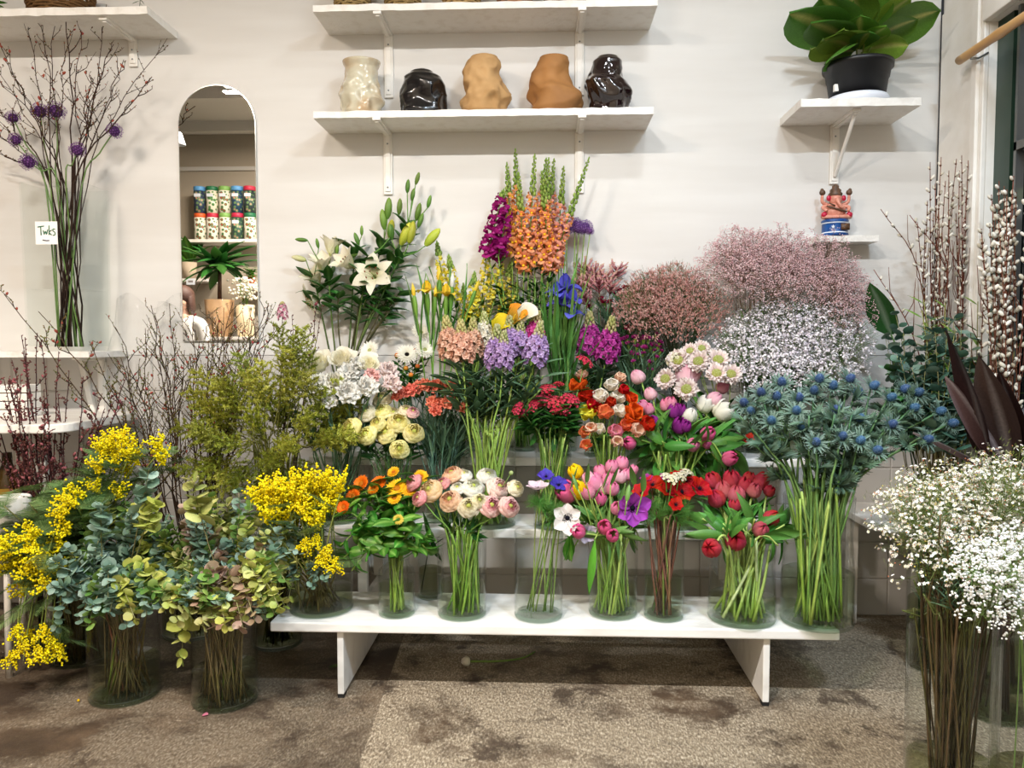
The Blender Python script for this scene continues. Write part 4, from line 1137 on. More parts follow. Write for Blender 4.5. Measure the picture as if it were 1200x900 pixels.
heads_do('stock', 'x', None, v_stk, [(521, 408, 14, 'peach'), (535, 412, 14, 'peach'), (550, 406, 13, 'peach'), (583, 417, 14, 'lilac'), (600, 404, 13, 'lilac'), (613, 406, 12, 'lilac'), (635, 416, 14, 'lilac'), (632, 397, 12, 'mag'), (626, 400, 10, 'mag'), (566, 396, 12, 'white'), (592, 420, 12, 'lilac')],
         f_stk, .08, 1.05, .004, C('#8aa84e'), f=.2, labels=SL, base_off=1.0)
for i in range(9):
    hd = P(R.uniform(515, 640), R.uniform(430, 470), v_stk.y + R.uniform(-.06, .1))
    t, pts, td = stem_thing('green_shoot', 'grey green leafy stock stem', 'leafy stems in the stock vase', v_stk, hd, .004, C('#8aa84e'), cat='foliage'); stem_leaves(t, pts, L_GREY, 9, .5, 1, .12, .7)
v_ms = yvase(700, 3.17, .055, 470, ZB2, 'glass vase of magenta stocks on the top step', water=.4)
heads_do('stock', 'magenta stock spike on the top step', 'magenta stock spikes on the top step', v_ms, [(686, 402, 14, 'mag2'), (715, 408, 14, 'mag2')], f_stk, .03, 1.05, .004, C('#8aa84e'), f=.2)
# sweet william
def f_swe(t, pts, pos, d, s, h):
    bloom_solid(t, ('bloom', 'sweetwilliam', R.randint(0, 1)), lambda mb: dome_cluster(mb, 1, .3, C('#c8284a'), C('#e0566a'), 24), M_PETAL, pos, d, s)
    stem_leaves(t, pts, L_LANCE, 12, .45, .97, .075, .85)
heads_do('sweet_william', 'crimson pink sweet william head over dark leaves', 'sweet williams on the middle step', v_swe, [(631, 459, 11), (651, 464, 11), (672, 462, 10), (604, 474, 8), (619, 479, 5), (640, 449, 9), (661, 477, 7), (650, 478, 5), (664, 468, 8), (690, 416, 9), (625, 467, 8), (608, 482, 5), (655, 445, 6)], f_swe, .07, 1.05, .003, C('#6a8a3e'), f=.35)
# poppies
PO = {'o': (C('#ee7a1e'), C('#e8501a')), 'r': (C('#d03a18'), C('#c02414')), 'w': (C('#f0e6c8'), C('#f8f2e6')), 'y': (C('#e8d82a'), C('#f4ea50')), 'c': (C('#f0935a'), C('#ee7850')), 'p': (C('#f0b8a0'), C('#f2cdb4')), 'k': (C('#f0a8b8'), C('#e88aa2'))}
PN = {'o': 'orange', 'r': 'dark red', 'w': 'creamy white', 'y': 'yellow', 'c': 'coral', 'p': 'pale peach', 'k': 'pink'}
def f_pop(t, pts, pos, d, s, h):
    c0, c1 = PO[h[3]]
    bloom_solid(t, ('bloom', 'poppy', h[3], R.randint(0, 1)), lambda mb: b_poppy(mb, c0, c1), M_PETAL, pos, d, s)
heads_do('poppy', 'x', None, v_pop, [(678, 452, 12, 'o'), (687, 464, 11, 'r'), (682, 440, 8, 'p'), (689, 484, 12, 'y'), (703, 465, 11, 'w'), (717, 452, 10, 'w'), (727, 443, 8, 'p'), (724, 466, 10, 'w'), (739, 467, 9, 'o'), (726, 482, 10, 'w'), (709, 484, 11, 'c'), (742, 482, 12, 'o'), (740, 492, 10, 'o'),
          (732, 499, 9, 'c'), (758, 497, 11, 'r'), (747, 505, 10, 'p'), (687, 507, 9, 'c'), (687, 522, 8, 'c'), (693, 502, 8, 'p'), (703, 503, 8, 'w'), (721, 506, 10, 'k'), (723, 518, 8, 'p'), (700, 478, 8, 'r'), (716, 472, 8, 'r'), (731, 457, 8, 'r'), (694, 474, 8, 'r')],
         f_pop, .09, 1.25, .0024, C('#7a9a3e'), f=.5, arch=.5, labels={k: (n + ' crumpled poppy of the middle step', n + ' poppies on the middle step') for k, n in PN.items()}, base_off=.5)
# mixed tulips
ML = {k: (n + ' tulip in the mixed bunch on the middle step', n + ' tulips in the mixed bunch') for k, n in (('pale', 'pale pink'), ('pink', 'pink'), ('purple', 'purple'), ('white', 'white'), ('hot', 'bright pink'), ('yellow', 'yellow'))}
heads_do('tulip', 'x', None, v_mix, [(747, 441, 9, 'pale', 0), (762, 461, 8, 'pale', 0), (753, 475, 7, 'pink'), (760, 479, 7, 'pink'), (765, 494, 8, 'purple'), (790, 481, 9, 'purple'), (797, 480, 8, 'purple'), (797, 498, 10, 'purple'), (804, 499, 7, 'purple'), (781, 474, 8, 'pink'), (809, 486, 9, 'white', 0),
          (812, 521, 8, 'pink'), (838, 467, 9, 'pale', 0), (830, 508, 9, 'hot'), (830, 519, 7, 'hot'), (848, 482, 12, 'white', .3), (826, 474, 10, 'white', .3), (805, 441, 14, 'pale', .4), (847, 453, 8, 'pink'), (856, 537, 9, 'hot'), (737, 519, 8, 'hot'), (786, 472, 8, 'pink')],
         f_tul(2, .15, .12, lm=L_TULW), .14, 1.1, .0040, C('#8fb050'), f=.2, labels=ML, base_off=.9)
for i in range(18):
    px, py = R.uniform(742, 868), R.uniform(508, 545)
    t, pts, td = stem_thing('tulip_leaf', 'broad tulip leaf of the mixed bunch', 'tulip leaves of the mixed bunch', v_mix, P(px, py, v_mix.y + R.uniform(-.1, .06)), .004, C('#8fb050'), cat='foliage')
    stem_leaves(t, pts, L_TULW, 2, .5, 1.0, .14, .35)
# scabious
def f_sca(t, pts, pos, d, s, h):
    bloom_solid(t, ('bloom', 'scabious', R.randint(0, 1)), lambda mb: b_scabiosa(mb, C('#e8c8c8'), C('#f8f0ea')), M_PETAL, pos, d, s)
heads_do('scabious', 'pale pink scabious with a green centre beside the white statice', 'pale scabious on the middle step', v_sca, [(794, 421, 13), (818, 422, 13), (830, 416, 11), (842, 420, 13), (840, 436, 12), (857, 437, 12), (779, 443, 12), (804, 455, 13), (822, 407, 10), (808, 410, 9)], f_sca, .08, 1.2, .002, C('#86a050'), f=.6, base_off=.5)
heads_do('white_stock', 'small lilac white blossom head at the edge of the scabious', None, v_sca, [(784, 413, 9)], f_stat, .05, f=.4)
t = A1(878, 515, 9, 'red', 'lone dusky red anemone beside the sea holly', -.05, .6, .3, 6, 1.2, v=v_sca)

def shoots(v, n, what, ells, meshes, size, c, nl=8, t0=.45, tilt=.8, dr=(.0, .1), r=.0026):  # added filler shoots, kept dark to imitate shade inside the flower mass
    for i in range(n):
        cx, cy, rx, ry = ells
        q, a = math.sqrt(R.random()), R.uniform(0, 6.28)
        hd = P(cx + rx * q * math.cos(a), cy + ry * q * math.sin(a), min(v.y + R.uniform(*dr), 3.33))
        t, pts, td = stem_thing('leafy_shoot', 'added dark leafy green shoot ' + what, 'added dark leafy shoots ' + what, v, hd, r, c, cat='foliage')
        stem_leaves(t, pts, meshes, nl, t0, 1, size, tilt)
shoots(v_wht, 12, 'under the white roses', (388, 490, 42, 28), L_GREY, .10, C('#3f5a34'))
shoots(v_yel, 10, 'under the pale yellow ranunculus', (450, 520, 36, 20), L_LANCE, .08, C('#3f5a34'))
shoots(v_cor, 16, 'among the coral carnation stems', (520, 505, 30, 30), L_THIN, .15, C('#3f6252'), 10, tilt=.3)
shoots(v_stk, 14, 'under the lilac stocks', (570, 455, 60, 22), L_GREY, .12, C('#6f9040'))
for i in range(12):
    a = R.uniform(0, 6.28); q = math.sqrt(R.random()) * .07
    t, pts, td = stem_thing('green_shoot', 'thick bare green stem in the stock vase', 'bare green stems in the stock vase', v_stk, Vector((v_stk.x + math.cos(a) * q, v_stk.y + math.sin(a) * q, v_stk.z + v_stk.h + R.uniform(.03, .09))), .0045, C('#8aa84e'), cat='foliage')
shoots(v_swe, 12, 'under the sweet william', (640, 492, 38, 22), L_LANCE, .07, C('#5a7a34'), 12)
shoots(v_pop, 8, 'under the poppies', (712, 520, 26, 14), L_LANCE, .05, C('#6a8a34'), 5)
shoots(v_mix, 10, 'under the mixed tulips', (795, 540, 44, 18), L_TULW, .14, C('#6f9040'), 3, tilt=.4)
shoots(v_sca, 8, 'below the pale scabious', (846, 480, 24, 24), L_LANCE, .08, C('#3f5a34'))

def bare(v, n, what, r, cs, lo=-.03, hi=.05, f=.8):
    for i in range(n):
        a, q = R.uniform(0, 6.28), math.sqrt(R.random()) * v.rb * f; b_, q2 = R.uniform(0, 6.28), math.sqrt(R.random()) * v.rn * f
        b0 = Vector((v.x + q * math.cos(a), v.y + q * math.sin(a), v.z + .018)); e = Vector((v.x + q2 * math.cos(b_), v.y + q2 * math.sin(b_), v.z + v.h + R.uniform(lo, hi)))
        m = b0.lerp(e, .5) + Vector((R.uniform(-.006, .006), R.uniform(-.006, .006), 0))
        stem_thing('bare_shoot', 'bare pale green stem standing in the ' + what, 'bare stems in the ' + what, v, e, r, R.choice(cs), cat='foliage', pts=catmull([b0, m, e], 3))
PG = [C('#a6bc62'), C('#8fae4c'), C('#b4c878')]
bare(v_tul, 16, 'pink tulip vase', .0046, PG); bare(v_rtu, 18, 'red tulip vase', .0058, PG + [C('#c4d49a')]); bare(v_ery, 20, 'sea holly vase', .0052, PG[:2])
bare(v_ran, 16, 'ranunculus vase', .0042, [C('#6f9a3a'), C('#86a84a')]); bare(v_cal, 8, 'calendula jar', .0044, PG[:2], f=.6); bare(v_red, 8, 'red anemone vase', .0040, [C('#7a5244'), C('#8a6a50'), C('#8a9a50')])
bare(v_stk, 8, 'stock vase', .0052, PG[:2]); bare(v_swe, 12, 'sweet william vase', .0032, PG[:2]); bare(v_pop, 8, 'poppy vase', .0032, PG[:2]); bare(v_mix, 12, 'mixed tulip vase', .005, PG)
# ================================================================ top step
T3 = ZB2; YBK, YFR = 3.315, 3.17
v_lil = yvase(402, YBK, .06, 440, T3, 'glass vase of white lilies on the top step', water=.4)
v_ger = yvase(468, YFR, .055, 470, T3, 'glass vase of white gerberas on the top step', water=.4)
v_yir = yvase(512, YFR - .01, .052, 450, T3, 'glass vase of yellow irises on the top step', water=.4)
v_ysn = yvase(548, YBK, .055, 440, T3, 'glass vase of yellow snapdragons on the top step', water=.4)
v_sna = yvase(612, YBK, .06, 440, T3, 'glass vase of tall orange snapdragons on the top step', water=.4)
v_all = yvase(664, YBK, .045, 440, T3, 'glass vase of purple alliums on the top step', water=.4)
v_bir = yvase(655, YFR, .05, 470, T3, 'glass vase of blue irises on the top step', water=.4)
v_kan = yvase(704, YBK, .045, 440, T3, 'glass vase of dusty pink kangaroo paw on the top step', water=.4)
v_cri = yvase(740, YBK, .05, 450, T3, 'glass vase of crimson spray carnations on the top step', water=.4)
v_mag = yvase(752, YFR, .052, 480, T3, 'glass vase of small magenta carnations on the top step', water=.4)
v_lim = yvase(795, YBK, .058, 450, T3, 'glass vase of pink limonium on the top step', water=.4)
v_gyp = yvase(880, YBK, .065, 450, T3, 'glass vase of dyed pink gypsophila on the top step', water=.4)
v_sta = yvase(915, YFR, .07, 480, T3, 'glass vase of white statice on the top step', water=.4)

# lilies: each stem carries its own buds and blooms
def bud_at(t, pos, d, s, c='g', w=.17):
    cc = {'g': (C('#5d8a34'), C('#86a84a')), 'y': (C('#9fb23a'), C('#c8cc4a')), 'w': (C('#b8bf7a'), C('#e6e2b8'))}[c]
    return put(t, 'bud', cached(('bud', c, w), lambda mb: b_bud(mb, cc[0], cc[1], w), M_LEAF), pos, d, R.uniform(0, 2), s)
def lily_open(t, pos, d, s, op=1.0):
    b = put(t, 'bloom', cached(('lilybloom',), b_lily, M_PETAL), pos, d, R.uniform(0, 1), s)
    for k in range(6):
        pm = cached(('petal', 'lily', k % 2, op), lambda mb: (petal_flat(mb, 0, 1.15, .30 if k % 2 else .22, .55 * op, 1.75 * op, .25, .03, .05, 0, C('#dfe0a8'), C('#f6f0dc'), k=.95, nu=4, nv=8, sq=.8, base=.25, tip=.35)), M_PETAL)
        sub(b, 'petal', pm, k * PI / 3)
def lily(label, top, parts, vv=v_lil, col_=C('#5a4a34')):
    """top = (px,py,dy); parts = (kind, px, py, size px, dirx, dirz, diry)"""
    hd = P(top[0], top[1], vv.y + top[2])
    t, pts, td = stem_thing('lily', label, None, vv, hd, .0045, col_, C('#4f7a34'), kink=.004)
    for (k, px, py, s, dx, dz, dy) in parts:
        pos = P(px, py, vv.y + top[2] + dy * .03); d = Vector((dx, dy, dz)).normalized(); sz = s * vv.y / 900
        base = pos - d * sz * (.5 if k != 'open' else .3)
        # nearest lower point on the stem
        cand = [p for p in pts[len(pts) // 2:] if p.z < base.z + .01] or [pts[-2]]
        a = min(cand[-6:], key=lambda p: (p - base).length)
        m = a.lerp(base, .55) + Vector((0, 0, -.012))
        b0 = t.location
        mb = MB(); tube(mb, [q - b0 for q in catmull([a, m, base], 3)], .0026, .0022, 5, C('#5f8a3a'))
        obj('stalk', mb.mesh('stalk', M_STEM), t)
        if k == 'open': lily_open(t, base, d, sz, 1.0)
        elif k == 'half': lily_open(t, base, d, sz, .55)
        elif k == 'ybud': bud_at(t, base, d, sz, 'y', .2)
        elif k == 'wbud': bud_at(t, base, d, sz, 'w', .2)
        else: bud_at(t, base, d, sz, 'g')
    stem_leaves(t, pts, L_LILY, 8, .68, 1.0, .11, .75)
    stem_leaves(t, pts, L_LILY, 4, .85, 1.0, .10, .6)
    return t
lily('white lily with a wide open bloom facing forward', (432, 300, -.05), [('open', 437, 322, 26, -.15, .35, -1), ('bud', 457, 270, 16, 0, 1, 0), ('wbud', 455, 328, 14, .2, .6, -.5), ('half', 405, 306, 24, -.5, .5, -.6)])
lily('lily with a creamy half open bloom over the white roses', (385, 320, -.02), [('half', 378, 308, 24, -.1, 1, -.5), ('half', 389, 288, 22, .15, 1, .1), ('bud', 395, 292, 14, .1, 1, -.1), ('bud', 353, 281, 15, -1, .1, 0)])
lily('lily leaning out with a bloom that hangs downward', (368, 325, 0), [('half', 368, 325, 22, -.3, .7, -.6), ('open', 366, 352, 22, -.7, -.35, -.4), ('wbud', 350, 303, 18, -1, .25, 0), ('bud', 372, 285, 12, -.2, 1, 0)])
lily('lily stem with two green buds behind the open bloom', (415, 290, .02), [('bud', 418, 280, 16, -.35, 1, 0), ('bud', 424, 270, 12, 0, 1, 0), ('bud', 413, 299, 14, 1, .15, -.2)])
lily('tall lily stem with a pair of slim buds', (450, 280, 0), [('bud', 455, 244, 25, .1, 1, 0), ('bud', 449, 257, 24, -.1, 1, 0), ('ybud', 458, 268, 22, .15, 1, .1)])
lily('tallest lily stem with a cluster of green buds', (478, 262, .0), [('bud', 489, 209, 15, .3, 1, 0), ('bud', 478, 218, 16, .1, 1, 0), ('bud', 484, 228, 15, .2, 1, 0), ('bud', 468, 242, 19, .1, 1, 0), ('bud', 503, 236, 15, .25, 1, 0), ('bud', 490, 248, 21, .25, 1, 0), ('bud', 493, 258, 18, .35, 1, 0)])
lily('lily stem with large yellow green buds leaning over the irises', (470, 300, -.04), [('ybud', 475, 274, 28, .45, 1, -.1), ('ybud', 507, 278, 26, .7, .8, 0), ('ybud', 482, 272, 26, .2, 1, .1), ('bud', 459, 272, 18, 0, 1, 0)])
for i in range(8):
    px, py = R.uniform(372, 470), R.uniform(325, 365)
    t, pts, td = stem_thing('green_shoot', 'dark leafed lily stem under the blooms', 'dark leafy lily stems', v_lil, P(px, py, v_lil.y + R.uniform(-.05, .03)), .004, C('#4a4a2c'), cat='foliage')
    stem_leaves(t, pts, L_LILY, 7, .78, 1, .10, .9)

# gerberas
def f_ger(t, pts, pos, d, s, h):
    cc = C('#17120f') if h[3] == 'b' else C('#c8cc8a')
    bloom_solid(t, ('bloom', 'gerbera', h[3]), lambda mb: b_rays(mb, C('#f4f0dc'), C('#faf8ee'), n=40, rows=3, cc=cc, disc=.2, L=.85, W=.045), M_PETAL, pos, d, s)
GL = {'b': ('white gerbera with a black centre', None), 'w': ('creamy spider gerbera without a dark centre', 'creamy spider gerberas on the top step')}
heads_do('gerbera', 'x', None, v_ger, [(477, 408, 15, 'b'), (428, 404, 14, 'w'), (500, 403, 14, 'w'), (496, 381, 14, 'w'), (520, 385, 12, 'w')], f_ger, .04, 1.0, .003, C('#86a050'), f=.6, labels=GL)
def f_bd(t, pts, pos, d, s, h):
    put(t, 'bud', cached(('obud',), lambda mb: (ell(mb, (0, 0, .6), .6, C('#c8a03a'), 9, 6, c1=C('#e07a2a')), lathe(mb, [(.1, -.1), (.5, .1), (.62, .5)], 8, C('#7f9a3e'))), M_LEAF), pos, d, 0, s)
    stem_leaves(t, pts, L_LANCE, 12, .5, .98, .06, .8)
heads_do('chrysanthemum_bud', 'small orange bud on a leafy stem beside the black-centred gerbera', 'orange chrysanthemum buds on the top step', v_ger, [(466, 414, 7), (472, 417, 7), (485, 409, 6), (497, 416, 6), (482, 438, 5), (490, 428, 5), (476, 430, 5)], f_bd, .05, 1.0, .002, C('#6a8a3a'), f=.3)

# yellow and white iris buds in sheaths
def f_yir(t, pts, pos, d, s, h):
    cc = {'y': (C('#f2cf2a'), C('#f6e060')), 'w': (C('#f4f4ea'), C('#fdfdf6')), 'o': (C('#f0cc2e'), C('#f4dc50'))}[h[3]]
    d = (pts[-1] - pts[-4]).normalized()
    sh = put(t, 'sheath', cached(('sheath',), lambda mb: (lathe(mb, [(.10, -4.2), (.3, -3.2), (.42, -1.9), (.36, -.7), (.12, .1)], 8, C('#6d9a3c')), petal_flat(mb, 0, 3.6, .3, .02, .1, .5, 0, .22, -4.0, C('#5f9038'), C('#7aa648'), nu=2, nv=4)), M_LEAF), pos, d, 0, s)
    if h[3] == 'o':
        bloom_solid(t, ('bloom', 'yiris'), lambda mb: b_iris(mb, cc[0], cc[1]), M_PETAL, pos - d * s * .6, d, s * 2.2)
    else:
        bloom_solid(t, ('bloom', 'irisbud', h[3]), lambda mb: [petal_wrap(mb, k * 2.094, [(.1, -.6), (.34, 0), (.34, .9), (.05, 2.0)], [.9, 1.2, 1.2, .4], cc[0], cc[1]) for k in range(3)] and None, M_PETAL, pos, d, s)
    stem_leaves(t, pts, L_BLADE, 2, .5, .7, .28, .1)
heads_do('iris', 'x', None, v_yir, [(482, 338, 7, 'y'), (499, 334, 7, 'o'), (515, 318, 8, 'y'), (532, 326, 8, 'w'), (561, 334, 6, 'y'), (524, 338, 7, 'o'), (510, 340, 6, 'y')], f_yir, .03, 1.0, .0035, C('#6d9a3c'), f=.1,
         labels={'y': ('yellow iris bud in a green sheath', 'yellow iris buds on the top step'), 'w': ('white iris bud in a green sheath', None), 'o': ('yellow iris just opened above its sheath', 'open yellow irises on the top step')})

# snapdragons: (top px, top py) (lower end of the flowers px, py)
def snap(label, group, v, a, b, kind, dy=0., gt=.36, sl=.036, n=26):
    Y = v.y + dy
    pa, pb = P(a[0], a[1], Y), P(b[0], b[1], Y - .015)
    L = (pa - pb).length
    cc = {'o': (C('#f0964a'), C('#f8c29c'), C('#fbd02c')), 's': (C('#e89a86'), C('#f0b8a0'), C('#f0a83a')), 'm': (C('#8c0f62'), C('#a8207c'), C('#b03a86')), 'y': (C('#eede48'), C('#f2e87a'), C('#f0d020'))}[kind]
    t, pts, td = stem_thing('snapdragon', label, group, v, pb, .0038, C('#7fa043'), kink=.003)
    bloom_solid(t, ('bloom', 'snap', kind, round(gt, 1), n, int(L * 25)), lambda mb: spike_snap(mb, L, cc[0], cc[1], cc[2], n, gt, sl), M_PETAL, pb, pa - pb, 1)
    stem_leaves(t, pts, L_LANCE, 12, .45, .98, .055, .8)
OG, SG = 'orange snapdragon spikes', 'salmon snapdragon spikes'
OL, SLb = 'orange and yellow snapdragon spike with green tip', 'salmon pink snapdragon spike with green tip'
for a, b, k, dy in [((604, 176), (607, 300), 'o', .02), ((627, 178), (619, 308), 'o', -.03), ((640, 187), (628, 300), 's', 0), ((649, 189), (640, 300), 's', .03), ((661, 190), (652, 310), 's', .0), ((594, 192), (600, 296), 'o', .03), ((643, 187), (636, 312), 'o', -.02), ((608, 204), (614, 318), 'o', -.04), ((634, 196), (645, 316), 'o', -.04)]:
    snap(OL if k == 'o' else SLb, OG if k == 'o' else SG, v_sna, a, b, k, dy)
snap('salmon snapdragon spike leaning out over the alliums', None, v_sna, (690, 186), (645, 318), 's', -.06, .5)
snap('magenta snapdragon spike, the taller outer one', None, v_sna, (590, 223), (571, 298), 'm', -.02, .1, .044, 24)
snap('magenta snapdragon spike beside the orange ones', None, v_sna, (596, 240), (584, 300), 'm', -.02, .1, .044, 18)
for a, b in [((512, 284), (521, 345)), ((526, 300), (533, 352)), ((571, 292), (565, 350)), ((588, 296), (580, 350)), ((556, 318), (553, 372)), ((574, 320), (566, 386)), ((598, 306), (590, 370)), ((543, 335), (545, 395)), ((606, 330), (596, 390)), ((560, 345), (560, 400))]:
    snap('yellow snapdragon spike behind the yellow irises', 'yellow snapdragon spikes', v_ysn, a, b, 'y', R.uniform(-.05, .03), .25, .03, 15)
for i in range(16):
    px, py = R.uniform(575, 668), R.uniform(325, 375)
    t, pts, td = stem_thing('green_shoot', 'bushy dark leafed snapdragon stem', 'bushy snapdragon stems', v_sna, P(px, py, v_sna.y + R.uniform(-.07, .03)), .0035, C('#6f9440'), cat='foliage')
    stem_leaves(t, pts, L_LANCE, 18, .5, 1, .06, 1.0)
# calla lilies
for (px, py, c, lb) in [(596, 372, 'o', 'orange calla lily under the snapdragons'), (607, 370, 'w', 'white calla lily under the snapdragons'), (577, 382, 'y', 'yellow calla lily beside the orange one')]:
    t, pts, td = stem_thing('calla_lily', lb, None, v_stk, P(px, py + 14, v_stk.y + .05), .0045, C('#8aa84e'))
    cc = {'o': (C('#8aa040'), C('#ee8a22')), 'w': (C('#b8c47a'), C('#f6f2e2')), 'y': (C('#b0b83a'), C('#f4d020'))}[c]
    def cal(mb):
        petal_wrap(mb, 0, [(.12, 0), (.22, .5), (.38, 1.1), (.62, 1.6), (1.0, 1.9)], [2.9, 2.9, 2.7, 2.1, .9], cc[0], cc[1], nu=10)
        ell(mb, (0, 0, 1.0), (.08, .08, .55), C('#e8c23a'), 8, 6)
    put(t, 'bloom', cached(('calla', c), cal, M_PETAL), pts[-1], Vector((.35, -.5, .7)), R.uniform(0, 1), .05)

# alliums
def f_all(t, pts, pos, d, s, h):
    bloom_solid(t, ('bloom', 'allium', R.randint(0, 1)), lambda mb: b_allium(mb, C('#7a4a9c'), C('#a87cc0')), M_PETAL, pos, d, s)
heads_do('allium', 'purple allium globe beside the salmon snapdragons', 'purple alliums on the top step', v_all, [(664, 266, 9), (674, 262, 10), (686, 265, 10), (679, 266, 9), (692, 270, 5)], f_all, .03, 1.0, .003, C('#7fa043'), f=.1, base_off=.2)
for i in range(6):
    t, pts, td = stem_thing('green_shoot', 'plain green allium leaf blade', 'allium leaf blades', v_all, P(R.uniform(650, 688), R.uniform(285, 330), v_all.y), .0025, C('#5f8a3e'), cat='foliage')
# blue iris
def f_bir(t, pts, pos, d, s, h):
    bloom_solid(t, ('bloom', 'biris', R.randint(0, 1)), lambda mb: b_iris(mb, C('#4a46b4'), C('#6c6ad4')), M_PETAL, pos, d * .4 + Vector((0, -.3, 1)), s)
    stem_leaves(t, pts, L_BLADE, 4, .3, .8, .3, .12)
heads_do('iris', 'blue iris between the alliums and the magenta stocks', 'blue irises on the top step', v_bir, [(663, 331, 16), (652, 338, 12), (662, 350, 15), (673, 346, 12), (672, 363, 12), (650, 344, 6)], f_bir, .05, 1.4, .004, C('#7fa850'), f=.2, base_off=.6)

# kangaroo paw
def kpaw(mb):
    for k in range(16):
        a = k * 2.4; e = Vector((math.cos(a) * .35, math.sin(a) * .35, .3 + .045 * k))
        b0 = Vector((0, 0, .05 * k))
        e2 = e + Vector((math.cos(a) * .25, math.sin(a) * .25, .25))
        tube(mb, [b0, e, e2], .045, .07, 4, C('#b0646c'), C('#d8a0a0'))
        for q in range(3):
            mb.add([e2, e2 + Vector((.12 * math.cos(q * 2.1), .12 * math.sin(q * 2.1), .1)), e2 + Vector((.05, .05, .12))], [(0, 1, 2)], C('#d8b8a0'))
    tube(mb, [(0, 0, -.1), (0, 0, .9)], .04, .03, 4, C('#9a4a50'))
def f_kan(t, pts, pos, d, s, h): bloom_solid(t, ('bloom', 'kpaw', R.randint(0, 2)), kpaw, M_PETAL, pos, d, s)
heads_do('kangaroo_paw', 'dusty pink kangaroo paw above the crimson carnations', 'dusty pink kangaroo paws', v_kan, [(686, 318, 17), (697, 322, 17), (711, 328, 16), (723, 319, 15), (679, 335, 16), (689, 333, 15), (702, 334, 16), (686, 350, 14), (716, 338, 14)], f_kan, .05, 1.1, .002, C('#7a6a4a'), f=.1, base_off=.5)
# crimson spray carnations and magenta minis
def f_mini(c0, c1, key):
    def g(t, pts, pos, d, s, h):
        bloom_solid(t, ('bloom', 'mini', key, R.randint(0, 1)), lambda mb: b_mini(mb, c0, c1), M_PETAL, pos, d, s)
        stem_leaves(t, pts, L_THIN, 5, .45, .95, .08, .5)
    return g
heads_do('spray_carnation', 'crimson spray carnation behind the magenta stocks', 'crimson spray carnations', v_cri,
         [(725, 335, 6), (732, 331, 7), (748, 330, 7), (743, 327, 5), (757, 336, 6), (737, 339, 6), (702, 346, 6), (713, 349, 6), (711, 359, 6), (736, 379, 7), (751, 377, 6), (687, 356, 5), (718, 359, 5), (763, 338, 5), (726, 345, 5), (720, 340, 6), (730, 338, 6), (740, 334, 6), (754, 345, 5), (706, 350, 5), (742, 346, 5)],
         f_mini(C('#7c0f38'), C('#a01c48'), 'crim'), .06, 1.15, .0018, C('#5f8a4a'), f=.35)
mm_ = [(732, 391, 6), (744, 390, 6), (756, 390, 7), (766, 398, 7), (756, 402, 6), (746, 400, 6), (776, 397, 5), (774, 402, 5), (740, 409, 6), (726, 393, 6), (761, 392, 5), (750, 394, 6), (735, 398, 5), (768, 407, 4), (771, 415, 4), (748, 412, 4), (763, 420, 5), (777, 408, 4), (754, 409, 5), (759, 430, 3), (766, 431, 3), (742, 420, 4), (770, 387, 4)]
heads_do('spray_carnation', 'small magenta spray carnation over the pale pink tulip', 'magenta spray carnations', v_mag, mm_, f_mini(C('#9c1468'), C('#c03a90'), 'mag'), .05, 1.15, .0015, C('#5a7a3e'), f=.35)

